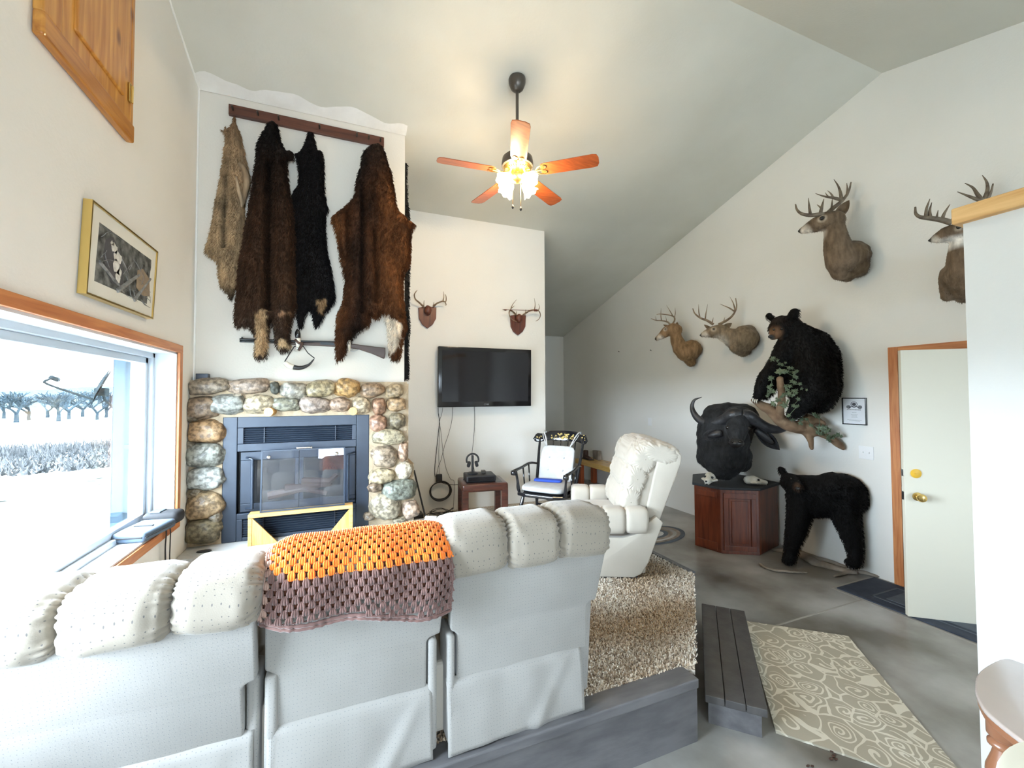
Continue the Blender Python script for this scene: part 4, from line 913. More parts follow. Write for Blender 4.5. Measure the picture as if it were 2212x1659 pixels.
# rear arm posts
for (x0, x1, z0, z1, y0, y1) in ((-.875, -.775, PZ+.01, .615, 1.54, 1.66), (-.286, -.248, .33, .742, 1.62, 1.75), (-.232, -.192, .33, .742, 1.60, 1.75), (.306, .338, .33, .742, 1.60, 1.75), (.378, .408, .33, .742, 1.60, 1.75), (.985, 1.045, .32, .815, 1.63, 2.36)):
    m = M(); m.box((x0, y0, z0), (x1, y1, z1), bev=.014)
    if y1 > 2: m.v = [(v[0], v[1]+.05*max(0, (.55-v[2])/.25)*(v[1] < 1.8), v[2]-.09*max(0, (v[1]-1.7)/.6)*(v[2] > .7)) for v in m.v]
    m.build('arm', 'fab_back', o, smooth=50)
m = M(); m.box((-1.068, 1.66, PZ+.02), (-1.03, 2.36, .80), bev=.014); m.build('arm', 'fab_back', o, smooth=50)
m = M(); m.pillow((1.02, 2.05, .80), (.30, .065, .055), .4, .6, wr=.05, rot=Matrix.Rotation(pi/2, 3, 'Z')); m.build('arm_pad', 'fab_chair', o, True)
# tufted head roll: pads with gathers at the seams
pads = [(-.965, -.705, 1.60), (-.705, -.458, 1.59), (-.458, -.238, 1.60), (-.228, -.02, 1.69), (-.02, .170, 1.685), (.170, .362, 1.69), (.366, .622, 1.695), (.622, .848, 1.685), (.848, 1.105, 1.69)]
for k, (a, b, yc) in enumerate(pads):
    m = M(); zc = 1.040 if k < 3 else (1.028 if k < 6 else 1.056); dz = 0; hz = (.096, .094, .112)[k//3]
    if k < 3: yc += .02
    hw = (b-a)/2+.006
    m.pillow(((a+b)/2, yc, zc+dz), (hw, .145, hz), .42, .62, wr=.12, nw=23, ph=k*3.1, nu=48, nv=110, uv=True, rot=Matrix.Rotation(.06 if k in (2, 5, 8) else (-.05 if k in (3, 6) else 0), 3, 'Y'))
    m.build('head_cushion', 'fab_dot', o, True)

# ---------------------------------------------------------------- crocheted afghan over the middle seat
af = thing('afghan', 'orange and brown crocheted afghan folded over the middle seat back', 'blanket', (.07, 1.7, 1.1))
prof = [(1.885, .98), (1.865, 1.05), (1.80, 1.110), (1.70, 1.135), (1.62, 1.125), (1.555, 1.085), (1.532, 1.04), (1.535, .97), (1.545, .91), (1.552, .86)]
pc = crv(prof, 12); cum = [0]
for a, b in zip(pc, pc[1:]): cum.append(cum[-1]+sqrt((a[0]-b[0])**2+(a[1]-b[1])**2))
AX0, AX1 = -.243, .380
def apos(x, s, off=0):
    s = max(0, min(cum[-1]-1e-6, s)); i = 0
    while cum[i+1] < s: i += 1
    t = (s-cum[i])/(cum[i+1]-cum[i]); y = pc[i][0]+(pc[i+1][0]-pc[i][0])*t; z = pc[i][1]+(pc[i+1][1]-pc[i][1])*t
    ty, tz = pc[i+1][0]-pc[i][0], pc[i+1][1]-pc[i][1]; l = sqrt(ty*ty+tz*tz); ny, nz = tz/l, -ty/l
    u = (x-AX0)/(AX1-AX0); e = max(0, (abs(u-.5)*2-.72)/.28)
    e2 = e*e; inl = .06*e2*(1 if u < .5 else .35)
    yc, zc = 1.70, 1.03
    k = 1-(.35*e2 if u < .5 else .16*e2)
    if z > 1.0: z = zc+(z-zc)*k
    y = yc+(y-yc)*(1-.35*e2*(1 if u < .5 else .3))
    w = .008*sin(u*19+s*6)+.007*sin(u*8+2)*(s/cum[-1])
    x2 = x+.012*noise.noise(Vector((u*3, s*6, 1)))
    return Vector((x2, y+ny*(off)-w*.7, z+nz*off))
def hem(u): return cum[-1]-.045-.035*exp(-((u-.45)/.25)**2)-.030*exp(-(u/.2)**2)+.05*u
SP, RW = .031, .0215
NC = int((AX1-AX0)/SP); NRW = int(cum[-1]/RW)
sO = cum[int(len(cum)*.60)]
for i, p in enumerate(pc):
    if p[1] < 1.075 and p[0] < 1.6: sO = cum[i]; break
rows = [[], []]; mo = [M(), M(), M()]
for rI in range(NRW):
    s0 = rI*RW; s1 = s0+RW
    for c in range(NC+1):
        x = AX0+(c+(.5 if rI % 2 else 0))*SP; u = (x-AX0)/(AX1-AX0)
        if u > 1.0: continue
        if s1 > hem(u): continue
        curve = .016*sin(u*pi)-.01*u+.012
        col = 0 if (s0+s1)/2 < sO+.030*(.4-u*.2)-.03*(u < .1) else 1
        if u < .035: col = 2
        mm = mo[col]; tight = .78 if s0 > hem(u)-.05 else 1; mm.mi = 0
        for q in (-1, 0, 1):
            a = apos(x+q*.0030, s0-.003, .012); b = apos(x+q*.0075*1.05, (s0+s1)/2, .019); d = apos(x+q*.0068, s1+.002, .013)
            mm.tube([(*a, .0028), (*b, .0043*(1 if tight == 1 else 1.1)), (*d, .0030)], k=5, n=2, cap=False)
        e = [apos(x+(j/4-.5)*SP, s1, .012+.003*sin(j*2.1)) for j in range(5)]
        mm.tube([(*p, .0034) for p in e], k=5, cap=False)
# hem and side borders, worked tight
for row in range(2):
    pth = [apos(AX0+(AX1-AX0)*i/70, hem(i/70)-.004+row*.012, .012+.002*sin(i*2.5)) for i in range(71)]
    mo[1].tube([(*p, .0065+.0012*sin(i*1.9)) for i, p in enumerate(pth)], k=7)
for xx, cc in ((AX0, 2), (AX0-.010, 2), (AX1, None)):
    n = 90
    for h in range(2):
        sa, sb = (0, sO) if h == 0 else (sO, hem(0 if cc else 1))
        pth = [apos(xx, sa+(sb-sa)*i/n, .011) for i in range(n+1)]; (mo[h] if cc is None else mo[2]).tube([(*p, .0060+.0010*sin(i*1.7)) for i, p in enumerate(pth)], k=6)
mo[0].build('orange_band', 'orange_yarn', af, True); mo[1].build('brown_band', 'brown_yarn', af, True); mo[2].build('side_border', 'tan_yarn', af, True)
m = M(); vs = []; fs = []; nx, ns_ = 40, 40
for i in range(nx+1):
    for j in range(ns_+1):
        u = i/nx; smax = hem(u)-(.058 if u > .45 else .03); vs.append(apos(AX0+.004+(AX1-AX0-.008)*u, smax*j/ns_, .003))
for i in range(nx):
    for j in range(ns_): fs.append((i*(ns_+1)+j, i*(ns_+1)+j+1, (i+1)*(ns_+1)+j+1, (i+1)*(ns_+1)+j))
m.add(vs, fs); m.build('under_fold', 'under_yarn', af, True)

# ---------------------------------------------------------------- single recliner, side view
O = (2.041, 2.536, PZ); T = Matrix(((.9025, .4307, 0, O[0]), (-.4307, .9025, 0, O[1]), (0, 0, 1, O[2]), (0, 0, 0, 1)))
o = thing('recliner', 'cream upholstered recliner standing alone with its back to the brown cabinet', 'recliner', (1.9, 2.9, PZ))
sp = [(-.43, .012), (-.05, .012), (.005, .04), (.055, .12), (.165, .415), (.12, .46), (.04, .40), (-.02, .33), (-.12, .30), (-.43, .30)]
for y0 in (0, .76):
    m = M(T); m.prism(sp, y0, y0+.055, 'y', bev=.008); m.build('side_panel', 'fab_chair', o, smooth=50)
    for q, (xa, xb) in enumerate(((-.44, -.28), (-.28, -.11), (-.11, .055))):
        m = M(T); zc = .425 if q < 2 else .43
        m.pillow(((xa+xb)/2, y0+.04, zc), ((xb-xa)/2+.006, .085, .098), .42, .60, wr=.08, ph=q*2+y0, nw=15); m.build('arm_pad', 'fab_chair', o, True)
m = M(T); m.box((-.41, .05, .02), (.05, .77, .28), bev=.02); m.build('base', 'fab_chair', o)
m = M(T); m.box((-.40, .01, 0), (-.02, .81, .016)); m.build('floor_frame', 'black_matte', o)
m = M(T); m.pillow((-.18, .41, .34), (.26, .27, .10), .35, .5, wr=.03, rot=None); m.build('seat_cushion', 'fab_chair', o, True)
m = M(T); m.pillow((-.43, .41, .20), (.035, .28, .15), .35, .5); m.build('footrest', 'fab_chair', o, True)
bp = [(.045, .44), (.155, .415), (.235, .62), (.318, .84), (.325, .90), (.27, .965), (.16, .94), (.11, .72)]
m = M(T); m.prism(bp, .05, .77, 'y', bev=.012); m.build('back_shell', 'fab_chair', o, smooth=50)
bp2 = [(-.09, .34), (.065, .42), (.175, .80), (.20, .90), (.13, .90), (.06, .80)]
m = M(T); m.prism(bp2, .075, .745, 'y', bev=.03); m.build('back_side_roll', 'fab_chair', o, smooth=50)
# gathered front pillow in three tiers plus hood over the top
def tilt(cx, cz, a): return Matrix.Rotation(a, 3, 'Y')
for q, (cx, cz_, hz, dx) in enumerate(((-.055, .55, .13, .075), (-.005, .72, .12, .085), (.055, .87, .12, .10))):
    m = M(T); m.pillow((cx, .41, cz_), (.365, dx, hz), .36, .75, wr=.05, nw=22, nu=70, nv=120, ph=q*5, cr=.13, cf=9, rot=Matrix.Rotation(pi/2, 3, 'Z') @ Matrix.Rotation(.30, 3, 'X')); m.build('back_pillow', 'fab_chair', o, True)
m = M(T); m.pillow((.165, .41, .915), (.375, .160, .085), .36, .8, wr=.05, nw=22, nu=70, nv=130, ph=21, cr=.13, cf=9, rot=Matrix.Rotation(pi/2, 3, 'Z') @ Matrix.Rotation(.22, 3, 'X')); m.build('head_pillow', 'fab_chair', o, True)

# ---------------------------------------------------------------- rocking chair
RC = TR(1.90, 3.74, PZ, radians(-50))
o = thing('rocking_chair', 'black spindle-back rocking chair with gold fruit stencil and white tied cushions', 'rocking chair', (1.90, 3.74, PZ))
m = M(RC); sx = .25
m.prism([(-.24, -.22), (-.14, -.25), (.14, -.25), (.24, -.22), (.26, 0), (.22, .20), (-.22, .20), (-.26, 0)], .385, .418, 'z', bev=.010); m.build('seat', 'black_gloss', o)
for s in (-1, 1):
    m = M(RC); m.tube([(s*.215, .17, .40, .014), (s*.225, .235, .58, .017), (s*.24, .30, .76, .014), (s*.245, .345, .90, .012)], k=10, n=5); m.build('back_post', 'black_gloss', o, True)
    m = M(RC); m.tube([(s*.235, .27, .625, .014), (s*.262, .12, .650, .018), (s*.27, -.05, .632, .018), (s*.27, -.20, .622, .020), (s*.27, -.235, .610, .022)], k=10, n=5, flat=.7); m.lathe([(.004, -.022), (.024, -.020), (.026, 0), (.024, .020), (.004, .022)], (s*.27, -.235, .603), (1, 0, 0)); m.build('armrest', 'black_gloss', o, True)
    m = M(RC); m.tube([(s*.235, -.18, .405, .012), (s*.245, -.185, .45, .018), (s*.25, -.19, .52, .012), (s*.262, -.20, .61, .013)], k=10, n=4); m.build('arm_post', 'black_gloss', o, True)
    m = M(RC); m.tube([(s*.245, -.04, .41), (s*.262, -.045, .635)], .008, 8); m.tube([(s*.24, .07, .41), (s*.258, .08, .64)], .008, 8); m.build('arm_spindle', 'black_gloss', o, True)
    for y in (-.18, .15):
        m = M(RC); m.tube([(s*.19, y, .39, .014), (s*.205, y*1.1, .30, .019), (s*.215, y*1.2, .22, .013), (s*.225, y*1.3, .12, .018), (s*.23, y*1.35, .055, .012)], k=10, n=4); m.build('leg', 'black_gloss', o, True)
    m = M(RC); m.tube([(s*.23, -.36, .065, .014), (s*.23, -.2, .032, .016), (s*.23, 0, .020, .016), (s*.23, .2, .034, .016), (s*.23, .42, .085, .013)], k=8, n=5); m.build('rocker', 'black_gloss', o, True)
m = M(RC); m.tube([(-.215, -.2, .22), (.215, -.2, .22)], .013, 10); m.tube([(-.21, .18, .22), (.21, .18, .22)], .011, 10); m.build('stretcher', 'black_gloss', o, True)
for i in range(5):
    x = (i-2)*.075; m = M(RC); m.tube([(x*.9, .18, .40, .008), (x, .27, .62, .010), (x*1.1, .335, .88, .006)], k=8, n=4); m.build('spindle', 'black_gloss', o, True)
m = M(RC)
def crail(x):
    ax = abs(x); top = [(0, .972), (.15, .968), (.19, .945), (.23, .938), (.27, .945), (.295, .92), (.305, .885)]; bot = [(0, .862), (.17, .866), (.23, .852), (.28, .848), (.305, .880)]
    f = lambda P: next((p[1]+(q[1]-p[1])*(ax-p[0])/(q[0]-p[0]) for p, q in zip(P, P[1:]) if ax <= q[0]+1e-9), P[-1][1])
    return f(top), f(bot)
def rail_y(x, z): return .395+(z-.86)*.25-1.2*x*x
vs = []; fs = []; NN = 36
for i in range(NN+1):
    x = -.305+.61*i/NN; zt, zb_ = crail(x)
    for (z, dy) in ((zb_, .004), (zb_+(zt-zb_)*.12, 0), (zb_+(zt-zb_)*.5, -.001), (zb_+(zt-zb_)*.88, 0), (zt, .004), (zt, .018), (zb_+(zt-zb_)*.5, .022), (zb_, .018)): vs.append((x, rail_y(x, z)+dy, z))
for i in range(NN):
    for j in range(8): fs.append((i*8+j, i*8+(j+1) % 8, (i+1)*8+(j+1) % 8, (i+1)*8+j))
fs.append(tuple(range(8))); fs.append(tuple(NN*8+j for j in range(8))); m.add(vs, fs)
cr = m.build('crest_rail', 'black_gloss', o, smooth=50)
m = M(RC)
rg = random.Random(4)
for i in range(46):
    x = rg.uniform(-.14, .14) if i < 38 else rg.choice((-1, 1))*rg.uniform(.22, .28); z = rg.uniform(.885, .94); r = rg.uniform(.006, .014)*(1.5 if abs(x) < .05 else 1); yy = rail_y(x, z)
    m.ball((x, yy-.002, z), (r, .003, r*.8), 1)
m.build('gold_stencil', 'stencil', cr, True)
m = M(RC); m.pillow((0, -.01, .455), (.225, .215, .038), .4, .75, wr=.03, nw=20, ph=3); q = m; m.build('seat_cushion', 'white_cloth', o, True)
RT = Matrix.Rotation(-.33, 3, 'X')
m = M(RC); m.pillow((0, .215, .645), (.185, .028, .19), .32, .85, wr=.03, nw=16, rot=RT, ph=8)
for x, z in ((-.08, .06), (.08, .06), (-.08, -.07), (.08, -.07)):
    p = Vector((0, .215, .645))+RT @ Vector((x, -.029, z)); m.ball(p, (.010, .006, .010), 2)
m.build('back_cushion', 'white_cloth', o, True)
for s in (-1, 1):
    m = M(RC); m.tube([(s*.13, .255, .82, .010), (s*.155, .30, .89, .009), (s*.19, .335, .955, .009), (s*.20, .40, .965, .009), (s*.19, .405, .90, .008)], k=6, n=4, flat=.5); m.tube([(s*.13, .262, .82, .008), (s*.185, .30, .90, .007), (s*.205, .33, .945, .007)], k=6, n=4, flat=.5); m.build('cushion_tie', 'white_cloth', o, True)
o = M(RC); o.pillow((-.02, .03, .507), (.14, .045, .014), .3, .6, wr=.05, rot=Matrix.Rotation(.15, 3, 'Z')); tag(o.build('folded_towel', 'blue_cloth', None, True, base=(1.9, 3.76, .81)), 'bright blue folded cloth lying on the rocking chair seat', 'cloth')

# ---------------------------------------------------------------- end table and the things on it
TT = TR(1.42, 4.40, PZ, radians(-8))
o = thing('end_table', 'dark brown square end table with thick legs below the television', 'end table', (1.42, 4.40, PZ)); h = .435; a = .245; bq = .215
m = M(TT); m.box((-a, -bq, h-.085), (a, bq, h), bev=.022); tp = m.build('tabletop', 'table_wood', o, smooth=40)
m = M(TT); m.box((-a+.055, -bq+.055, h-.002), (a-.055, bq-.055, h+.002)); m.build('top_inset', 'smoke_glass', tp)
for s in (-1, 1):
    for t in (-1, 1):
        m = M(TT); m.box((s*(a-.035)-.033, t*(bq-.035)-.033, 0), (s*(a-.035)+.033, t*(bq-.035)+.033, h-.06), bev=.008); m.build('leg', 'table_wood', o)
tz = h+.004
o = thing('receiver_box', 'black satellite receiver box lying on the dark end table', 'receiver', (1.40, 4.38, PZ+tz))
m = M(TT); m.box((-.19, -.13, tz), (.13, .13, tz+.065), bev=.012); rb = m.build('case', 'black_matte', o, smooth=40)
m = M(TT); m.box((-.17, -.133, tz+.012), (.11, -.128, tz+.052)); m.build('front_panel', 'black_gloss', rb)
o = thing('headphones', 'black wireless headphones hanging on a post stand on the receiver box', 'headphones', (1.33, 4.36, PZ+tz+.065)); zb = tz+.067; hx = -.105
m = M(TT); m.lathe([(.058, 0), (.060, .010), (.045, .018)], (hx, 0, zb), (0, 0, 1)); m.box((hx-.012, -.012, zb+.01), (hx+.012, .012, zb+.20), bev=.004); m.build('stand', 'black_matte', o, smooth=40)
m = M(TT); m.tube([(hx+.066*cos(t), 0, zb+.150+.066*sin(t)) for t in [radians(-25+230*i/20) for i in range(21)]], .006, 8, flat=1.6); m.build('headband', 'black_matte', o, True)
for s in (-1, 1):
    m = M(TT); m.lathe([(.028, -.014), (.033, -.008), (.033, .010), (.026, .016)], (hx+s*.042, -.004, zb+.105), (1, 0, s*.25)); m.build('ear_cup', 'black_soft', o, smooth=40)
m = M(TT); m.box((-.01, -.03, zb), (.035, .03, zb+.035), bev=.006); m.box((-.008, -.032, zb+.018), (.03, -.028, zb+.03)); tag(m.build('charger', 'bronze', base=(1.43, 4.38, PZ+zb)), 'little dark gadget standing next to the headphones on the receiver', 'gadget')

# ---------------------------------------------------------------- television and wall mounts
o = thing('television', 'black flat television hung on the cream wall', 'television', (1.62, 4.88, 1.88))
x0, x1, z0, z1, yf = 1.022, 2.205, 1.528, 2.238, 4.815
TV = Matrix.Translation((1.61, 4.84, z0)) @ Matrix.Rotation(.02, 4, 'X') @ Matrix.Translation((-1.61, -4.84, -z0))
m = M(TV); m.box((x0, yf, z0), (x1, 4.875, z1), bev=.008); m.build('bezel', 'black_gloss', o, smooth=40)
m = M(TV); m.box((x0+.045, yf-.0015, z0+.062), (x1-.042, yf, z1-.045)); m.build('screen', 'screen', o)
m = M(TV); m.box((1.35, 4.87, 1.7), (1.85, 4.909, 2.05)); m.build('wall_bracket', 'black_matte', o)
cu = bpy.data.curves.new('logo_text', 'FONT'); cu.body = 'LG'; cu.size = .024; cu.extrude = .0004; cu.align_x = 'CENTER'; cu.materials.append(MATS['steel'])
tmp = bpy.data.objects.new('tmp', cu); COL.objects.link(tmp); me_ = bpy.data.meshes.new_from_object(tmp.evaluated_get(bpy.context.evaluated_depsgraph_get())); bpy.data.objects.remove(tmp); lo = bpy.data.objects.new('logo', me_); COL.objects.link(lo); lo.parent = o; lo.location = (1.625-1.62, yf-.0022-4.88, z0+.022-1.88); lo.rotation_euler = (pi/2, 0, 0)
m = M(TV); m.tube([(1.592+.010*cos(t), yf-.002, z0+.030+.010*sin(t)) for t in [2*pi*i/20 for i in range(21)]], .0012, 4); m.build('logo_ring', 'steel', o)
def mount(cx, sh, ants, label, rad=1):
    o = thing('antler_plaque', label, 'antler mount', (cx, 4.905, 2.6), 'antlers on shields above the television')
    m = M(); m.prism([(p[0], p[2]) for p in sh], 4.885, 4.909, 'y', bev=.006); m.build('shield', 'shield', o)
    zt = max(p[2] for p in sh); xc = sum(p[0] for p in sh)/len(sh)
    m = M(); m.ball((xc, 4.862, zt-.05), (.042, .035, .055), 3, nz=.15); m.build('skull_cap', 'shield', o, True)
    for path in ants:
        m = M()
        n = len(path[0]); bow = lambda l: [(p[0], p[1]-.07*sin(pi*min(1, i/(len(l)-1)*.8)) , p[2]) for i, p in enumerate(l)]
        base = bow(path[0]); m.tube([(*p, .0115*(1-.72*i/(n-1))) for i, p in enumerate(base)], k=8, n=4)
        for t in path[1:]:
            s = min(base, key=lambda q: (q[0]-t[0][0])**2+(q[2]-t[0][2])**2); dy = s[1]-t[0][1]
            m.tube([(p[0], p[1]+dy-.01*i, p[2], .007*(1-.75*i/(len(t)-1))) for i, p in enumerate(t)], k=7, n=4)
        m.build('antler', 'antler', o, True)
Q = 4.87
mount(.912, [(0.807,4.89,2.684),(0.861,4.89,2.699),(0.912,4.89,2.708),(0.961,4.89,2.707),(1.017,4.89,2.703),(1.013,4.89,2.57),(0.974,4.89,2.497),(0.912,4.89,2.448),(0.852,4.89,2.49),(0.814,4.89,2.557)], [
 [[(0.866,4.87,2.694),(0.807,4.87,2.734),(0.761,4.87,2.762),(0.746,4.87,2.809),(0.764,4.87,2.847),(0.782,4.87,2.87)], [(0.866,4.87,2.694),(0.865,4.87,2.734),(0.866,4.87,2.767)]],
 [[(0.976,4.87,2.707),(1.012,4.87,2.74),(1.068,4.87,2.763),(1.107,4.87,2.762),(1.115,4.87,2.809),(1.111,4.87,2.852)], [(0.976,4.87,2.707),(0.983,4.87,2.761)], [(1.077,4.87,2.76),(1.085,4.87,2.816),(1.081,4.87,2.875)], [(1.1,4.87,2.758),(1.111,4.87,2.722),(1.096,4.87,2.713)]]], 'antlers on a dark wooden shield with nothing lying across them')
mount(2.06, [(1.955,4.89,2.671),(2.012,4.89,2.683),(2.062,4.89,2.683),(2.12,4.89,2.691),(2.171,4.89,2.69),(2.163,4.89,2.545),(2.126,4.89,2.477),(2.061,4.89,2.427),(1.997,4.89,2.47),(1.963,4.89,2.533)], [
 [[(2.026,4.87,2.681),(1.968,4.87,2.716),(1.92,4.87,2.717),(1.905,4.87,2.672),(1.926,4.87,2.62),(1.976,4.87,2.594),(2.032,4.87,2.586)], [(2.026,4.87,2.681),(2.03,4.87,2.729)], [(1.926,4.87,2.717),(1.952,4.87,2.79),(2.005,4.87,2.86)], [(1.941,4.87,2.75),(1.983,4.87,2.783)]],
 [[(2.123,4.87,2.683),(2.177,4.87,2.727),(2.25,4.87,2.753),(2.31,4.87,2.741),(2.334,4.87,2.688),(2.316,4.87,2.636),(2.28,4.87,2.609)], [(2.149,4.87,2.693),(2.156,4.87,2.758)], [(2.259,4.87,2.749),(2.264,4.87,2.824),(2.246,4.87,2.898)], [(2.308,4.87,2.745),(2.317,4.87,2.788),(2.299,4.87,2.825)]]], 'curled antlers on a dark wooden shield carrying a thin arrow')
m = M(); A = [(1.824,4.8,2.718),(1.882,4.8,2.722),(2.294,4.8,2.744)]; m.tube([A[0], A[2]], .0035, 6); m.tube([(A[0][0]-.01, A[0][1], A[0][2], .0005), (A[0][0]+.03, A[0][1], A[0][2], .010), (A[1][0], A[1][1], A[1][2], .004)], k=4); m.box((A[2][0]-.05, A[2][1]-.001, A[2][2]-.014), (A[2][0], A[2][1]+.001, A[2][2]+.014)); tag(m.build('arrow', 'shield', base=A[0]), 'thin arrow lying across the antlers near the outer corner of the wall', 'arrow')
# cables
def cable(pts, r, label, n=6, nm='cable', mt='black_matte', flat=1):
    m = M(); m.tube(pts, r, 6, n); return tag(m.build(nm, mt, None, True, base=pts[0]), label, 'cable')
cable([(1.041,4.897,1.524),(1.044,4.897,1.451),(1.056,4.897,1.359),(1.046,4.897,1.249),(1.024,4.897,1.04),(1.005,4.897,0.859),(1.001,4.897,0.769),(1.008,4.897,0.714)], .0035, 'thick black cable dropping from the television corner to the wall plug')
cable([(1.093,4.893,1.523),(1.082,4.893,1.441),(1.057,4.893,1.359),(1.053,4.893,1.176),(1.048,4.893,0.994),(1.05,4.893,0.857),(1.052,4.893,0.711)], .002, 'thin black cable running straight down beside the thick one to the wall plug')
cable([(1.045,4.89,1.451),(1.059,4.89,1.331),(1.082,4.89,1.157),(1.096,4.89,1),(1.129,4.89,0.825),(1.166,4.89,0.721),(1.194,4.89,0.669),(1.232,4.89,0.638),(1.225,4.89,0.404),(1.213,4.89,0.277)], .0022, 'thin black cable slanting from the television corner down behind the end table')
cable([(1.212,4.886,1.522),(1.203,4.886,1.374),(1.165,4.886,1.218),(1.118,4.886,1.082),(1.095,4.886,1.001),(1.072,4.886,0.911),(1.035,4.886,0.813),(1.019,4.886,0.715)], .0022, 'thin black cable curving from the television underside back to the wall plug')
cable([(1.482, 4.897, 1.53), (1.485, 4.89, 1.35), (1.46, 4.86, 1.12), (1.40, 4.72, .98), (1.36, 4.55, .92), (1.345, 4.44, .83)], .0028, 'black cable falling from the television to the headphone stand')
cable([(1.06, 4.89, .655), (1.12, 4.80, .64), (1.20, 4.55, .68), (1.235, 4.45, .765)], .0035, 'black cable stretched from the wall plug to the receiver box')
m = M(); m.box((1.015, 4.868, .655), (1.085, 4.909, .745), bev=.008); tag(m.build('wall_plug', 'black_matte', base=(1.05, 4.9, .7)), 'black power adapter plugged into the wall above the cable coil', 'plug')
m = M()
for k in range(5):
    m.tube([(1.064+(.112+.004*k)*cos(t), 4.885-.006*k, .553+(.100+.003*k)*sin(t)+.003*sin(3*t+k)) for t in [2*pi*i/40 for i in range(41)]], .0055, 6)
tag(m.build('cable_coil', 'black_matte', None, True, base=(1.06, 4.89, .55)), 'coil of black cable hanging on the wall beside the end table', 'cable coil')
m = M(); rg = random.Random(3); pts = [(1.02+.14*cos(i*1.1)+rg.uniform(-.04, .04), 4.68+.10*sin(i*1.3)+rg.uniform(-.03, .03), PZ+.02+.05*abs(sin(i*.9))) for i in range(26)]; m.tube(pts, .004, 6, 3)
tag(m.build('cable_tangle', 'black_matte', None, True, base=(1.0, 4.7, PZ)), 'tangle of black cables on the carpet between hearth and end table', 'cable')
m = M(); m.box((.72, 4.70, PZ+.001), (.84, 4.86, PZ+.05), bev=.01); tag(m.build('power_strip', 'black_matte', base=(.78, 4.78, PZ)), 'low black power box on the carpet in the corner beside the chimney', 'power strip')

# ---------------------------------------------------------------- mounted deer on the right wall
def ear(m, base, tip, w, nrm, k=9):
    b, t = Vector(base), Vector(tip); d = (t-b); L = d.length; d.normalize(); n = Vector(nrm); n = (n-d*n.dot(d)).normalized(); s = d.cross(n); vs = []; fs = []
    for i in range(k+1):
        u = i/k; ww = w*(.35+.65*sin(pi*min(1, u*1.25)*.62))*(1-u**4) if u < 1 else .0005
        for j in range(7): a = (j/6-.5)*2; vs.append(b+d*L*u+s*ww*a+n*(.5*ww*(a*a-1)))
    for i in range(k):
        for j in range(6): fs.append((i*7+j, i*7+j+1, (i+1)*7+j+1, (i+1)*7+j))
    o = len(vs); vs2 = vs+[v-n*.004 for v in vs]; fs2 = fs+[tuple(q+o for q in f[::-1]) for f in fs]
    for i in range(k): fs2.append((i*7, (i+1)*7, (i+1)*7+o, i*7+o)); fs2.append((i*7+6, i*7+6+o, (i+1)*7+6+o, (i+1)*7+6))
    m.add(vs2, fs2)
def sight(p):
    n = Vector((p[0], p[1], 0)); return -n.normalized()
def deer(name_label, chains, base, patches, antlers, ears, eye, gr='antler', dark=1.0, hang=None, nm='deer_mount', noser=None):
    wallp = (4.5, chains[-1][-1][1], chains[-1][-1][2])
    o = thing(nm, name_label, 'deer mount', wallp, 'deer mounts on the right wall')
    chains = [[(p[0], p[1], p[2], p[3]*1.09) for p in chains[0]]]+list(chains[1:])
    c0, c1_ = Vector(chains[0][0][:3]), Vector(chains[0][1][:3]); r0, r1 = chains[0][0][3], chains[0][1][3]; dd_ = (c0-c1_).normalized(); sg_ = sight(c0)
    patches = list(patches)+[(tuple(c1_+dd_*r1*.35-Vector((0, 0, r1*.35))), r1*1.05, (.62, .56, .48), .35), (tuple(c0+dd_*r0*.55+Vector((0, 0, r0*.2))), r0*.85, (.012, .010, .009), .25)]
    eye = [(*(Vector(q[:3])+sight(q)*.012), q[3]) for q in eye]
    for q in eye: patches += [((q[0], q[1], q[2]), q[3]*2.3, (.50, .42, .33), .3), ((q[0], q[1], q[2]), q[3]*1.45, (.03, .02, .015), .2)]
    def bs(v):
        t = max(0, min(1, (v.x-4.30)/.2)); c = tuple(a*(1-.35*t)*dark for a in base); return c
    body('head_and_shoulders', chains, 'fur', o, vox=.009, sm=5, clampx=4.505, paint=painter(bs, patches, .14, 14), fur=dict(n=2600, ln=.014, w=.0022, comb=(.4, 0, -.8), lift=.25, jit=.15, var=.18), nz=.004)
    for a in antlers:
        m = M(); beam, tines = a[0], a[1:]; n = len(beam)
        m.tube([(p[0], p[1], p[2], p[3]) for p in beam], k=9, n=4)
        for t in tines: m.tube([(p[0], p[1], p[2], p[3]) for p in t], k=8, n=4)
        m.build('antler', gr, o, True)
    for (b, t, w) in ears:
        m = M(); m.col = tuple(c*dark*.8 for c in base); nn = sight(b); ear(m, b, t, w, nn); e = m.build('ear', 'fur', o, True)
    for q in eye:
        m = M(); m.ball(q[:3], q[3]*1.15, 3); m.build('eye', 'eye', o, True)
    m = M(); m.ball(c0+dd_*r0*.62+Vector((0, 0, r0*.18)), (r0*.55, r0*.55, r0*.42), 3); m.build('nose', 'nose', o, True)
    return o
def pt(l): return l
B1 = [(4.046,4.623,2.446,0.029),(4.085,4.583,2.482,0.046),(4.141,4.527,2.544,0.069),(4.19,4.478,2.571,0.072),(4.227,4.455,2.549,0.076)]
B1n = [(4.216,4.466,2.539,0.068),(4.235,4.461,2.415,0.084),(4.268,4.428,2.299,0.102),(4.335,4.389,2.246,0.136),(4.403,4.363,2.277,0.136),(4.455,4.41,2.263,0.126)]
B1b = [(4.341,4.382,2.225,0.104),(4.416,4.393,2.105,0.065)]
def beams(l, r0, r1):
    n = len(l); return [(p[0], p[1], p[2], r0+(r1-r0)*(i/(n-1))**1.3) for i, p in enumerate(l)]
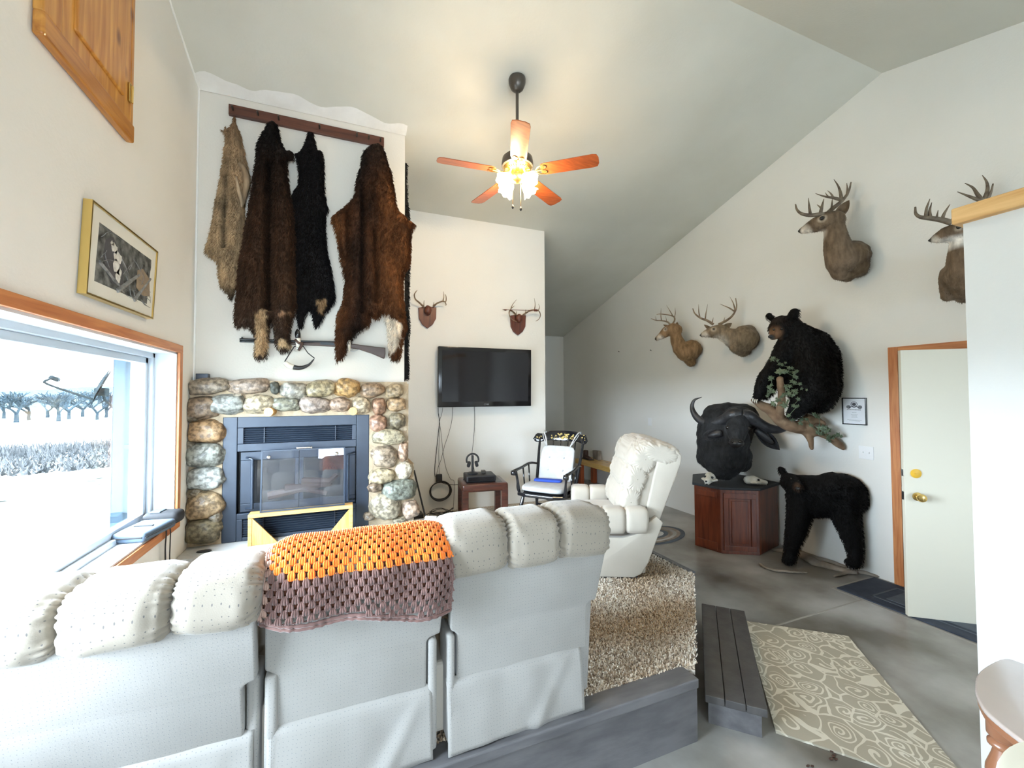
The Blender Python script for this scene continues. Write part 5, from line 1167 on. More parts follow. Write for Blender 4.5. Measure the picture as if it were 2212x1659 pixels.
deer('small ruddy deer head with narrow antlers, farthest from the door', [B1, B1n, B1b], (.27, .165, .085), [
    ((*B1[0][:3],), .020, (.02, .015, .012), .25), ((*B1[1][:3],), .030, (.45, .36, .27), .4)] and [
    (B1[2][:3], .001, (0, 0, 0), .1), ((B1[1][0], B1[1][1], B1[1][2]-.012), .026, (.60, .52, .42), .5), (B1[0][:3], .018, (.02, .015, .012), .3),
    ((B1n[1][0]-.01, B1n[1][1]+.04, B1n[1][2]+.0), .045, (.70, .62, .52), .5)],
  [[beams([(4.151,4.474,2.62,0.011),(4.112,4.499,2.663,0.011),(4.04,4.529,2.68,0.009),(3.986,4.57,2.687,0.008),(3.944,4.626,2.719,0.002)], .012, .004), beams([(4.04,4.529,2.68,0.009),(4.036,4.534,2.757,0.006),(4.046,4.538,2.852,0.002)], .007, .001), beams([(3.986,4.57,2.687,0.008),(3.979,4.576,2.75,0.006)], .006, .001), beams([(4.108,4.503,2.663,0.008),(4.099,4.512,2.747,0.006)], .006, .001)],
   [beams([(4.22,4.519,2.641,0.012),(4.256,4.511,2.699,0.012),(4.266,4.543,2.754,0.012),(4.238,4.629,2.792,0.01),(4.174,4.707,2.813,0.008),(4.136,4.731,2.806,0.006)], .012, .004), beams([(4.259,4.55,2.765,0.008),(4.232,4.577,2.842,0.006),(4.202,4.608,2.924,0.002)], .007, .001), beams([(4.259,4.522,2.718,0.008),(4.269,4.512,2.801,0.006),(4.267,4.514,2.874,0.002)], .007, .001)]],
  [(B1[4][:3], [(4.217,4.423,2.657,0.002)][0][:3], .028), (B1[3][:3], [(4.147,4.62,2.647,0.002)][0][:3], .02)],
  [(4.099,4.516,2.557,0.013)])
B2 = [(4.015,3.801,2.381,0.028),(4.045,3.765,2.399,0.045),(4.094,3.705,2.413,0.069),(4.143,3.661,2.418,0.076)]
B2n = [(4.147,3.655,2.4,0.076),(4.21,3.595,2.345,0.101),(4.279,3.542,2.299,0.13),(4.338,3.501,2.3,0.142),(4.431,3.546,2.319,0.144)]
B2b = [(4.337,3.518,2.373,0.101),(4.457,3.545,2.401,0.092)]
B2c = [(4.273,3.549,2.232,0.091),(4.374,3.553,2.165,0.062),(4.45,3.554,2.177,0.049)]
deer('grey-brown deer head with wide antlers, between the ruddy deer and the climbing bear', [B2, B2n, B2b, B2c], (.215, .160, .105), [
    ((B2[1][0], B2[1][1], B2[1][2]-.018), .028, (.62, .56, .48), .5), (B2[0][:3], .024, (.015, .012, .010), .3),
    ((B2n[1][0]-.06, B2n[1][1]+.05, B2n[1][2]-.05), .075, (.62, .57, .50), .6), ((B2[2][0]-.02, B2[2][1]-.02, B2[2][2]+.03), .022, (.5, .45, .38), .5)],
  [[beams([(4.06,3.683,2.492,0.013),(4.005,3.719,2.541,0.012),(3.937,3.755,2.574,0.01),(3.891,3.795,2.632,0.008),(3.884,3.82,2.696,0.003)], .016, .005), beams([(3.932,3.761,2.58,0.008),(3.925,3.769,2.656,0.007),(3.931,3.777,2.745,0.002)], .009, .001), beams([(3.983,3.731,2.554,0.008),(3.989,3.722,2.634,0.007),(4.002,3.707,2.736,0.002)], .009, .001), beams([(4.051,3.694,2.511,0.008),(4.061,3.682,2.578,0.002)], .008, .001), beams([(3.885,3.803,2.651,0.007),(3.864,3.796,2.684,0.002)], .006, .001)],
   [beams([(4.171,3.706,2.503,0.013),(4.245,3.663,2.547,0.012),(4.31,3.63,2.607,0.01),(4.338,3.597,2.699,0.008),(4.318,3.589,2.809,0.003)], .016, .005), beams([(4.327,3.61,2.652,0.008),(4.289,3.656,2.701,0.007),(4.259,3.693,2.73,0.005),(4.224,3.735,2.763,0.002)], .010, .001), beams([(4.329,3.607,2.659,0.008),(4.333,3.634,2.755,0.007),(4.309,3.663,2.843,0.002)], .010, .001), beams([(4.209,3.675,2.523,0.008),(4.222,3.659,2.59,0.002)], .008, .001), beams([(4.289,3.656,2.698,0.005),(4.259,3.661,2.718,0.002)], .005, .001)]],
  [(B2[3][:3], [(4.199,3.546,2.496,0.002)][0][:3], .040), (B2[2][:3], [(4.083,3.845,2.519,0.002)][0][:3], .024)],
  [(4.06,3.679,2.431,0.013)])
B3 = [(4.07,2.637,3.23,0.029),(4.092,2.596,3.241,0.047),(4.126,2.535,3.261,0.068),(4.17,2.475,3.275,0.083),(4.214,2.437,3.274,0.08)]
B3n = [(4.209,2.447,3.256,0.08),(4.224,2.439,3.143,0.093),(4.24,2.432,3.015,0.113),(4.272,2.415,2.901,0.135),(4.351,2.396,2.933,0.144),(4.426,2.425,2.951,0.154)]
B3b = [(4.243,2.425,2.873,0.1),(4.277,2.447,2.784,0.065),(4.361,2.419,2.757,0.052)]
B3c = [(4.4,2.389,2.852,0.116),(4.456,2.371,2.811,0.062)]
deer('large dark-necked deer head with many-pointed antlers, hung high above the climbing bear', [B3, B3n, B3b, B3c], (.160, .112, .072), [
    ((B3[1][0], B3[1][1], B3[1][2]-.028), .032, (.60, .55, .48), .5), (B3[0][:3], .032, (.012, .010, .009), .3), ((B3[1][0], B3[1][1], B3[1][2]+.02), .035, (.05, .035, .025), .5),
    ((B3n[1][0]-.03, B3n[1][1]+.07, B3n[1][2]+.02), .055, (.60, .54, .47), .6), ((B3[3][0], B3[3][1], B3[3][2]+.06), .06, (.045, .03, .022), .5)],
  [[beams([(4.114,2.473,3.325,0.017),(4.078,2.497,3.329,0.015),(4.02,2.541,3.332,0.014),(3.975,2.58,3.355,0.013),(3.967,2.616,3.407,0.009),(3.97,2.631,3.465,0.004)], .021, .006), beams([(4.024,2.533,3.344,0.01),(4.021,2.539,3.42,0.008),(4.027,2.548,3.5,0.003)], .013, .002), beams([(4.095,2.487,3.336,0.012),(4.101,2.476,3.399,0.01),(4.109,2.463,3.465,0.003)], .017, .003), beams([(4.099,2.48,3.386,0.006),(4.084,2.508,3.428,0.001)], .010, .002)],
   [beams([(4.22,2.51,3.357,0.017),(4.262,2.475,3.411,0.016),(4.324,2.445,3.466,0.014),(4.361,2.42,3.519,0.012),(4.364,2.392,3.571,0.008),(4.362,2.376,3.63,0.003)], .021, .005), beams([(4.327,2.44,3.483,0.012),(4.341,2.455,3.567,0.009),(4.333,2.47,3.637,0.007),(4.319,2.496,3.707,0.001)], .016, .002), beams([(4.328,2.437,3.482,0.012),(4.271,2.478,3.512,0.009),(4.222,2.527,3.539,0.007),(4.181,2.58,3.584,0.001)], .016, .002), beams([(4.272,2.476,3.511,0.007),(4.264,2.492,3.556,0.004),(4.251,2.514,3.595,0.001)], .010, .002), beams([(4.236,2.501,3.526,0.005),(4.225,2.521,3.576,0.001)], .008, .001), beams([(4.246,2.482,3.39,0.007),(4.249,2.477,3.446,0.005),(4.251,2.474,3.499,0.001)], .011, .002), beams([(4.364,2.413,3.523,0.006),(4.366,2.41,3.58,0.005),(4.364,2.413,3.641,0.001)], .012, .002)]],
  [(B3[4][:3], [(4.24,2.327,3.419,0.001)][0][:3], .050)],
  [(4.09,2.471,3.283,0.015)], dark=1, gr='antler_grey')
B4 = [(4.146,1.724,2.831,0.02),(4.155,1.701,2.838,0.033),(4.174,1.649,2.851,0.056),(4.203,1.599,2.854,0.068),(4.238,1.561,2.848,0.071)]
B4n = [(4.233,1.574,2.837,0.072),(4.239,1.586,2.738,0.09),(4.252,1.579,2.613,0.118),(4.287,1.572,2.543,0.151),(4.398,1.59,2.57,0.169)]
B4b = [(4.254,1.634,2.546,0.106),(4.253,1.694,2.487,0.047),(4.272,1.701,2.405,0.041)]
B4c = [(4.326,1.611,2.463,0.115),(4.339,1.633,2.395,0.053)]
deer('white-throated deer head half hidden behind the partition with the pine cap', [B4, B4n, B4b, B4c], (.155, .108, .070), [
    ((B4[1][0], B4[1][1], B4[1][2]-.022), .030, (.66, .62, .56), .5), (B4[0][:3], .028, (.012, .010, .009), .3), ((B4[1][0], B4[1][1], B4[1][2]+.018), .03, (.05, .035, .025), .5),
    ((B4n[1][0]-.01, B4n[1][1]+.03, B4n[1][2]+.035), (.16, .16, .045), (.74, .71, .66), .4), ((B4[3][0], B4[3][1], B4[3][2]+.06), .07, (.045, .03, .022), .5)],
  [[beams([(4.154,1.617,2.922,0.012),(4.118,1.656,2.953,0.011),(4.07,1.699,2.975,0.011),(4.034,1.739,2.994,0.009),(4.025,1.765,3.029,0.007),(4.033,1.771,3.084,0.002)], .021, .006), beams([(4.052,1.719,2.989,0.008),(4.054,1.714,3.053,0.006),(4.07,1.7,3.122,0.001)], .013, .002), beams([(4.069,1.701,2.98,0.008),(4.069,1.703,3.035,0.006),(4.073,1.691,3.092,0.001)], .013, .002), beams([(4.09,1.675,2.962,0.006),(4.093,1.665,3.026,0.001)], .010, .002), beams([(4.118,1.657,2.953,0.007),(4.123,1.641,3.002,0.005),(4.133,1.615,3.055,0.001)], .013, .002), beams([(4.15,1.626,2.929,0.006),(4.16,1.598,2.972,0.001)], .011, .003)],
   [beams([(4.264,1.606,2.937,0.012),(4.307,1.576,2.995,0.011),(4.352,1.539,3.06,0.01),(4.383,1.513,3.09,0.009),(4.381,1.49,3.131,0.007),(4.376,1.475,3.189,0.002)], .021, .004), beams([(4.358,1.525,3.077,0.009),(4.34,1.544,3.133,0.007),(4.332,1.565,3.194,0.005),(4.309,1.598,3.239,0.001)], .015, .002), beams([(4.357,1.527,3.078,0.009),(4.308,1.573,3.125,0.006),(4.277,1.628,3.181,0.001)], .014, .002), beams([(4.369,1.523,3.082,0.009),(4.385,1.508,3.156,0.007),(4.384,1.51,3.219,0.005),(4.377,1.529,3.278,0.001)], .015, .002)]],
  [(B4[4][:3], [(4.231,1.492,2.908,0.001)][0][:3], .050)],
  [(4.133,1.572,2.867,0.012)], gr='antler_grey')

# ---------------------------------------------------------------- climbing black bear on a limb
def gl(l, d): return [(p[0], p[1], p[2], p[3]+d) for p in l]
o = thing('black_bear', 'large black bear mount climbing a limb wound with ivy on the right wall', 'bear', (4.5, 2.9, 1.5))
BH = [(4.046,2.847,2.354,0.099),(3.994,2.835,2.319,0.094),(3.921,2.82,2.255,0.055),(3.868,2.809,2.215,0.031)]
BN = [(4.046,2.847,2.348,0.102),(4.117,2.792,2.285,0.123),(4.169,2.748,2.189,0.159),(4.205,2.729,2.073,0.201),(4.223,2.7,1.887,0.237),(4.235,2.683,1.749,0.225),(4.246,2.665,1.635,0.157)]
BS = [(4.18,2.731,2.245,0.101),(4.28,2.686,2.163,0.137),(4.331,2.644,2.046,0.137),(4.322,2.621,1.873,0.13),(4.323,2.62,1.726,0.125),(4.296,2.644,1.59,0.099)]
BA = [(4.067,2.796,2.132,0.117),(3.98,2.82,2.016,0.09),(3.915,2.847,1.924,0.072),(3.863,2.891,1.833,0.07),(3.846,2.917,1.741,0.064),(3.829,2.944,1.648,0.047),(3.815,2.965,1.619,0.032)]
BA2 = [(4.17,2.821,2.033,0.097),(4.164,2.94,1.947,0.066),(4.136,2.985,1.829,0.058),(4.075,3.006,1.72,0.056),(4.035,3.03,1.648,0.044)]
BL = [(4.152,2.626,1.703,0.154),(4.066,2.649,1.614,0.113),(4.027,2.691,1.525,0.077),(4.015,2.729,1.479,0.057)]
BE1 = [(4.02,2.943,2.445,0.033),(4.014,2.952,2.464,0.033)]
BE2 = [(4.116,2.776,2.434,0.048),(4.121,2.767,2.467,0.047)]
sn = BH[3]
bl = (.0042, .0040, .0042)
body('body', [BH, BN, BS, BA, BA2, BL, BE1, BE2], 'hidefur', o, vox=.014, sm=5, clampx=4.505, paint=painter(bl, [((BH[2][0]-.03, BH[2][1], BH[2][2]-.01), .075, (.16, .085, .045), .4), ((sn[0]-.02, sn[1], sn[2]), .03, (.03, .028, .026), .3), ((BH[1][0], BH[1][1], BH[1][2]+.02), .08, (.02, .013, .01), .4)], .1),
     fur=dict(n=15000, ln=.032, w=.003, comb=(.2, -.2, -.9), lift=.35, jit=.2, where=lambda p: (p-Vector(BH[2][:3])).length > .1))
m = M(); m.ball((sn[0]-.022, sn[1]+.008, sn[2]+.008), (.022, .022, .018), 3); m.build('nose', 'nose', o, True)
for q in [(3.869,2.799,2.29,0.005),(3.911,2.751,2.291,0.005)]: m = M(); m.ball(q[:3], .011, 3); m.build('eye', 'eye', o, True)
m = M()
for dx in (-14, 0, 14):
    pass
for q in [(3.79,2.969,1.608,0.005),(3.79,2.949,1.596,0.005),(3.799,2.935,1.594,0.005)]:
    m.tube([(q[0], q[1], q[2]+.02, .008), (q[0]-.01, q[1], q[2], .006), (q[0]-.008, q[1], q[2]-.022, .001)], k=6)
m.build('claws', 'skull', o, True)
o = thing('tree_limb', 'gnarled brown limb fixed to the wall under the climbing bear, wound with ivy', 'branch', (4.5, 2.7, 1.3))
l1 = [(3.849,3.024,1.607,0.024),(3.884,2.969,1.56,0.043),(3.944,2.914,1.514,0.054),(3.996,2.869,1.439,0.064),(4.057,2.83,1.37,0.066),(4.145,2.786,1.336,0.062),(4.224,2.736,1.325,0.063),(4.271,2.7,1.292,0.048)]
l2 = [(4.224,2.736,1.314,0.048),(4.225,2.716,1.247,0.036),(4.224,2.7,1.191,0.025),(4.226,2.697,1.137,0.021)]
l3 = [(4.253,2.71,1.315,0.046),(4.323,2.657,1.271,0.031),(4.396,2.617,1.232,0.031),(4.442,2.582,1.182,0.035),(4.458,2.557,1.139,0.023)]
l4 = [(4.14,2.793,1.347,0.043),(4.225,2.735,1.417,0.048),(4.316,2.704,1.405,0.042),(4.363,2.668,1.371,0.021)]
l5 = [(3.969,2.837,1.452,0.042),(3.899,2.761,1.592,0.035),(3.86,2.73,1.704,0.035),(3.839,2.725,1.804,0.031)]
body('limb', [l1, l2, l3, l4, l5], 'bark', o, vox=.011, sm=2, clampx=4.505, nz=.012)
def leaf(m, c, r, n, a):
    n = Vector(n).normalized(); up = Vector((0, 0, 1)); s = n.cross(up).normalized(); u = s.cross(n); vs = [Vector(c)+n*r*.15]; K = 10
    for j in range(K):
        t = a+2*pi*j/K; rr = r*(1 if j % 2 == 0 else .55)*(1.15 if j == 0 else 1); vs.append(Vector(c)+s*rr*cos(t)+u*rr*sin(t)-n*.004*(j % 2))
    m.add(vs, [(0, 1+j, 1+(j+1) % K) for j in range(K)])
m = M(); rg = random.Random(5)
LV = [(3.91,2.855,1.994,0.012),(3.932,2.84,2.005,0.008),(3.95,2.812,1.951,0.009),(3.971,2.798,1.939,0.009),(4.001,2.75,1.914,0.01),(4.022,2.736,1.908,0.008),(4.056,2.702,1.878,0.009),(3.949,2.795,1.876,0.016),(3.975,2.773,1.875,0.013),(4.032,2.721,1.828,0.009),(4.05,2.711,1.817,0.009),(3.893,2.864,1.809,0.012),(3.901,2.851,1.82,0.01),(3.897,2.856,1.752,0.011),(3.878,2.868,1.694,0.012),(3.886,2.856,1.683,0.01),(3.87,2.881,1.648,0.008),(4.013,2.732,1.783,0.01),(4.036,2.714,1.771,0.01),(4.062,2.692,1.76,0.009),(3.97,2.761,1.738,0.011),(3.975,2.754,1.704,0.01),(4.009,2.72,1.693,0.009),(4.032,2.702,1.704,0.009),(3.951,2.772,1.659,0.01),(3.982,2.742,1.659,0.01),(4.003,2.728,1.648,0.009),(3.941,2.789,1.637,0.009),(3.885,2.839,1.585,0.013),(3.901,2.833,1.562,0.009),(3.936,2.759,1.558,0.015),(3.966,2.75,1.591,0.008),(3.917,2.808,1.603,0.008),(4.041,2.688,1.614,0.009),(4.016,2.728,1.557,0.009),(4.039,2.71,1.546,0.009),(4.014,2.768,1.466,0.009),(4.04,2.764,1.42,0.009),(4.116,2.719,1.42,0.011),(4.111,2.728,1.386,0.009),(4.222,2.665,1.477,0.01),(4.249,2.661,1.465,0.009),(4.267,2.651,1.454,0.008),(4.288,2.655,1.34,0.017),(4.311,2.638,1.318,0.016),(4.343,2.625,1.318,0.013),(4.272,2.662,1.295,0.013),(4.369,2.622,1.249,0.011),(4.406,2.601,1.261,0.01),(4.421,2.578,1.274,0.009),(4.444,2.561,1.263,0.008),(4.364,2.63,1.226,0.009),(4.292,2.649,1.284,0.009),(4.223,2.701,1.362,0.009),(4.192,2.713,1.43,0.008),(3.912,2.816,1.625,0.008),(4.088,2.689,1.715,0.007),(4.032,2.721,1.862,0.009),(3.944,2.821,1.889,0.009)]
for q in LV:
    for k in range(2):
        c = Vector(q[:3])+sight(q)*(.17 if q[2] > 1.42 else .03)+Vector((rg.uniform(-.02, .02), rg.uniform(-.02, .02), rg.uniform(-.015, .015)))*(k*1.3)+Vector((-.01, -.01, 0))*k
        c.x = min(c.x, 4.49)
        leaf(m, c, q[3]*2.3*rg.uniform(.75, 1.1), (-1+rg.uniform(-.7, .7), -.7+rg.uniform(-.7, .7), rg.uniform(-.3, .7)), rg.uniform(0, 6))
for a, b in zip(LV, LV[1:]):
    if (Vector(a[:3])-Vector(b[:3])).length < .15: m.tube([Vector(a[:3])+sight(a)*(.15 if a[2] > 1.42 else .02), Vector(b[:3])+sight(b)*(.15 if b[2] > 1.42 else .02)], .0025, 4)
m.build('ivy_leaves', 'leaf', o)['kind'] = 'stuff'

# ---------------------------------------------------------------- standing black bear
o = thing('black_bear', 'smaller black bear mount standing with its head turned beside the brown cabinet', 'bear', (4.3, 2.75, .03))
C2 = [(4.061,2.811,0.819,0.077),(4.023,2.72,0.794,0.057),(3.982,2.672,0.787,0.033)]
C2n = [(4.06,2.811,0.814,0.079),(4.127,2.78,0.774,0.105),(4.196,2.745,0.724,0.155),(4.274,2.658,0.715,0.172),(4.342,2.587,0.744,0.179),(4.397,2.537,0.73,0.187),(4.417,2.505,0.676,0.15)]
C2b = [(4.191,2.753,0.662,0.16),(4.251,2.694,0.629,0.154),(4.32,2.622,0.669,0.176)]
C2f = [(4.16,2.765,0.602,0.122),(4.138,2.782,0.458,0.105),(4.118,2.794,0.335,0.092),(4.093,2.815,0.21,0.07),(4.066,2.82,0.111,0.056),(4.043,2.82,0.062,0.056)]
C2h = [(4.361,2.519,0.639,0.145),(4.364,2.496,0.528,0.112),(4.371,2.464,0.391,0.089),(4.384,2.444,0.271,0.069),(4.382,2.429,0.181,0.057),(4.347,2.427,0.125,0.055)]
C2p = [(4.002,2.829,0.057,0.028),(4.018,2.804,0.048,0.032),(4.04,2.787,0.061,0.026)]
C2q = [(4.289,2.446,0.137,0.028),(4.304,2.421,0.11,0.03),(4.342,2.399,0.122,0.035)]
C2t = [(4.457,2.423,0.691,0.054),(4.472,2.398,0.647,0.021),(4.484,2.378,0.63,0.007)]
C2e = [(4.081,2.892,0.886,0.033),(4.072,2.906,0.919,0.027)]
C2e2 = [(4.206,2.841,0.849,0.025),(4.228,2.845,0.857,0.021)]
body('body', [C2, C2n, C2b, C2f, C2h, C2p, C2q, C2t, C2e], 'hidefur', o, vox=.013, sm=5, clampx=4.505, paint=painter(bl, [((C2[2][0]-.015, C2[2][1], C2[2][2]+.01), .035, (.06, .035, .022), .5)], .1),
     fur=dict(n=15000, ln=.030, w=.003, comb=(.1, -.3, -.9), lift=.35, jit=.2))
for q in [(3.981,2.74,0.854,0.005),(4.018,2.7,0.838,0.005)]: m = M(); m.ball(q[:3], .010, 3); m.build('eye', 'eye', o, True)
m = M(); q = C2[2]; m.ball((q[0]-.028, q[1]-.012, q[2]-.004), (.018, .02, .014), 3); m.build('nose', 'nose', o, True)
# driftwood under it
o = thing('driftwood', 'weathered flat driftwood lying on the concrete under the standing bear', 'driftwood', (4.3, 2.8, 0))
d1_ = [(4.297,3.127,0.03,0.037),(4.458,2.987,0.03,0.049),(4.459,2.812,0.03,0.041),(4.492,2.668,0.03,0.034),(4.502,2.571,0.03,0.028)]
d2_ = [(4.178,2.475,0.02,0.013),(4.35,2.486,0.02,0.024),(4.48,2.461,0.02,0.027),(4.525,2.414,0.02,0.03),(4.525,2.345,0.02,0.024),(4.557,2.311,0.02,0.008)]
d3_ = [(3.822,2.929,0.025,0.014),(3.78,2.854,0.025,0.02),(3.802,2.771,0.025,0.025),(3.915,2.681,0.025,0.019),(4.027,2.621,0.025,0.011)]
d4_ = [(4.452,2.983,0.02,0.055),(4.33,2.732,0.02,0.063),(4.366,2.595,0.02,0.05),(4.425,2.455,0.02,0.033)]
fl = lambda v: Vector((v.x, v.y, max(.001, .001+(v.z)*.55)))
body('wood', [[(p[0]-.03, p[1], .02, p[3]*1.0) for p in l] for l in (d1_, d2_, d3_, d4_)], 'drift', o, vox=.010, sm=2, clampx=4.503, nz=.010, post=fl)
m = M()
for p, q in (((4.40, 3.02, .03), (4.36, 3.10, .13)), ((4.40, 3.02, .02), (4.38, 3.12, .045)), ((4.35, 2.95, .02), (4.25, 2.86, .012))): m.tube([(*p, .008), (*q, .003)], k=6)
m.build('twigs', 'drift', o, True)

# ---------------------------------------------------------------- buffalo
o = thing('buffalo_mount', 'black buffalo shoulder mount with curved horns above the brown cabinet', 'buffalo mount', (4.5, 3.7, 1.2))
G = lambda l: l
F1 = [(3.93,3.478,1.282,0.259),(3.921,3.458,1.128,0.278),(3.92,3.459,1.011,0.266),(3.922,3.456,0.907,0.192)]
F2 = [(3.901,3.544,1.437,0.122),(3.977,3.422,1.453,0.126),(4.102,3.304,1.442,0.118),(4.207,3.304,1.35,0.083)]
F3 = [(4.103,3.583,1.241,0.274),(4.285,3.709,1.225,0.285)]
F4 = [(3.952,3.328,1.394,0.135),(3.888,3.217,1.413,0.135),(3.819,3.175,1.331,0.112),(3.734,3.12,1.242,0.084),(3.699,3.099,1.18,0.072)]
F5 = [(3.965,3.25,1.447,0.092),(4.043,3.188,1.411,0.069)]
F6 = [(3.918,3.414,0.914,0.131),(3.914,3.404,0.826,0.083),(3.917,3.4,0.769,0.053)]
F7 = [(3.843,3.582,0.96,0.134),(3.865,3.524,0.849,0.085)]
F8 = [(4.038,3.349,1.005,0.13),(4.066,3.316,0.893,0.077)]
def bpaint(v, n=None):
    fd = (Vector(v)-Vector(F4[3][:3])).length
    k = .5*max(0, 1-fd/.28)+ .5+.5*noise.noise(Vector(v)*5)+.35*noise.noise(Vector(v)*16); c = .009+.020*max(0, k); return (c*.95, c*.98, c*1.05)
body('head_and_shoulders', [F1, F2, F3, F4, F5, F6, F7, F8], 'fur', o, vox=.014, sm=5, clampx=4.505, paint=bpaint, nz=.012, fur=dict(n=5000, ln=.014, w=.0022, comb=(0, 0, -1), lift=.25, jit=.2))
q = F4[-1]; nn = sight(q)
m = M(); c = Vector(q[:3])+nn*(q[3]*.75)+Vector((0, 0, .01)); sd = nn.cross(Vector((0, 0, 1)))
m.ball(c-Vector((0, 0, .012)), (.072, .072, .045), 3); m.build('muzzle', 'nose', o, True)
for s in (-1, 1): m = M(); m.ball(c+nn*.060+sd*s*.034+Vector((0, 0, .006)), (.015, .015, .011), 2); m.build('nostril', 'eye', o, True)
for s in (-1, 1):
    e = Vector(F4[2][:3])+nn*(F4[2][3]*.55)+sd*s*F4[2][3]*.83+Vector((0, 0, -.01)); m = M(); m.ball(e, .020, 3); m.build('eye', 'eye', o, True)
hl = [(3.849,3.155,1.454,0.058),(3.8,3.213,1.452,0.068),(3.788,3.305,1.399,0.06),(3.759,3.402,1.356,0.052),(3.744,3.514,1.35,0.048),(3.719,3.605,1.392,0.039),(3.703,3.656,1.463,0.031),(3.701,3.673,1.536,0.022),(3.719,3.652,1.603,0.014),(3.761,3.586,1.636,0.002)]
hr = [(3.849,3.155,1.454,0.058),(3.912,3.111,1.43,0.065),(3.998,3.086,1.374,0.054),(4.083,3.047,1.32,0.049),(4.168,3.007,1.298,0.042),(4.231,2.964,1.318,0.033),(4.271,2.932,1.37,0.024),(4.294,2.919,1.442,0.017),(4.29,2.925,1.496,0.009),(4.264,2.939,1.544,0.002)]
for h in (hl, hr): m = M(); m.tube(h, k=14, n=6); m.build('horn', 'horn', o, True)
for pts_ in ([(3.731,3.295,1.258,0.011),(3.616,3.464,1.198,0.012)], [(4.063,3.164,1.3,0.011),(4.241,3.029,1.081,0.011)]):
    m = M(); m.col = (.03, .03, .033); a, b = Vector(pts_[0][:3]), Vector(pts_[1][:3]); ear(m, a, b, .075, nn+Vector((0, 0, .3))); m.build('ear', 'fur', o, True)
    m = M(); m.tube([(*a, .035), (*(a*.7+b*.3), .045), (*(a*.3+b*.7), .02)], k=8, n=3); m.build('ear_root', 'horn', o, True)

# ---------------------------------------------------------------- cabinet and skulls
o = thing('cabinet', 'reddish brown wooden cabinet with a raised-panel door under the buffalo', 'cabinet', (3.9, 3.35, 0))
cp = [(3.69, 3.30), (4.01, 3.10), (4.46, 3.22), (4.46, 3.92), (3.98, 3.93), (3.62, 3.58)]
m = M(); m.prism(cp, 0, .665, 'z', bev=.006); m.build('body', 'cherry', o)
cx_, cy_ = 4.05, 3.5; tp = [(cx_+(x-cx_)*1.055, cy_+(y-cy_)*1.055) for x, y in cp]; tp = [(min(x, 4.50), y) for x, y in tp]
m = M(); m.prism(tp, .665, .692, 'z', bev=.006); m.build('cabinet_top', 'stove_dark', o)
fa = math.atan2(-.20, .32); CT = TR(3.69, 3.30, 0, fa)
m = M(CT)
for a in ((.03, .035, .345, .085), (.03, .575, .345, .63)): m.box((a[0], -.016, a[1]), (a[2], .0, a[3]), bev=.003)
m.box((.03, -.016, .085), (.078, 0, .575), bev=.003); m.box((.297, -.016, .085), (.345, 0, .575), bev=.003); dr = m.build('door', 'cherry', o)
m = M(CT); pr = [(.084, .09), (.291, .09), (.291, .57), (.084, .57)]; m.prism(pr, -.006, 0, 'y'); m.box((.105, -.014, .112), (.27, -.002, .548), bev=.008); m.build('raised_panel', 'cherry', dr)
sa = math.atan2(.28, -.07); ST = TR(3.69, 3.30, 0, sa)
m = M(ST); m.box((.03, 0, .02), (.26, .012, .10), bev=.003); m.box((.03, 0, .57), (.26, .012, .63), bev=.003); m.build('side_rail', 'cherry', o)
m = M(CT); m.box((.005, -.006, 0), (.372, 0, .03), bev=.002); m.build('plinth', 'cherry', o)
def skull(label, c, s, ang, long=1.0, teeth=True, horn=False):
    o = thing('animal_skull', label, 'skull', c, 'bleached skulls on the cabinet'); Tm = TR(*c, ang)
    pz = lambda x, y, z: tuple(Tm @ Vector((x*s, y*s, z*s)))
    ch = [[(*pz(-.4, 0, .42), .40*s), (*pz(.0, 0, .45), .42*s), (*pz(.5, 0, .36), .28*s), (*pz(.95*long, 0, .26), .20*s)], [(*pz(-.2, .32, .25), .12*s), (*pz(.2, .55, .28), .09*s), (*pz(.55, .28, .25), .10*s)], [(*pz(-.2, -.32, .25), .12*s), (*pz(.2, -.55, .28), .09*s), (*pz(.55, -.28, .25), .10*s)], [(*pz(-.3, .1, .12), .12*s), (*pz(.9*long, .1, .10), .09*s)]]
    def post(v):
        q = Tm.inverted() @ v
        for y in (.30, -.30):
            d = (Vector((q.x, q.y, q.z))/s-Vector((.42, y, .52))).length
            if d < .2: v = v+(Tm.to_3x3() @ Vector((0, -y*.5*s, -.15*s)))*(1-d/.2)
        if v.z < c[2]+.001: v.z = c[2]+.001
        return v
    body('cranium', ch, 'skull', o, vox=.0045, sm=3, post=post, paint=lambda v, n: (.8, .8, .8), nz=.003)
    for y in (.27, -.27):
        m = M(); m.ball(pz(.42, y, .50), (.10*s, .10*s, .10*s), 2); m.build('eye_socket', 'stove_dark', o, True)
    m = M(); m.ball(pz(1.12*long, 0, .30), (.09*s, .09*s, .07*s), 2); m.build('nose_opening', 'stove_dark', o, True)
    m = M()
    for i in range(7):
        for y in (-.13, .13): m.ball(pz(.35+.11*i*long, y, .06), (.03*s, .03*s, .06*s), 1)
    m.build('teeth', 'skull', o, True)
    return o
skull('bleached toothed animal skull beneath the buffalo, nearer the recliner on the cabinet top', (3.77, 3.50, .693), .135, radians(-150), 1.15)
skull('smooth white animal skull on the cabinet corner nearer the standing bear', (4.10, 3.24, .693), .115, radians(-35), 1.15)

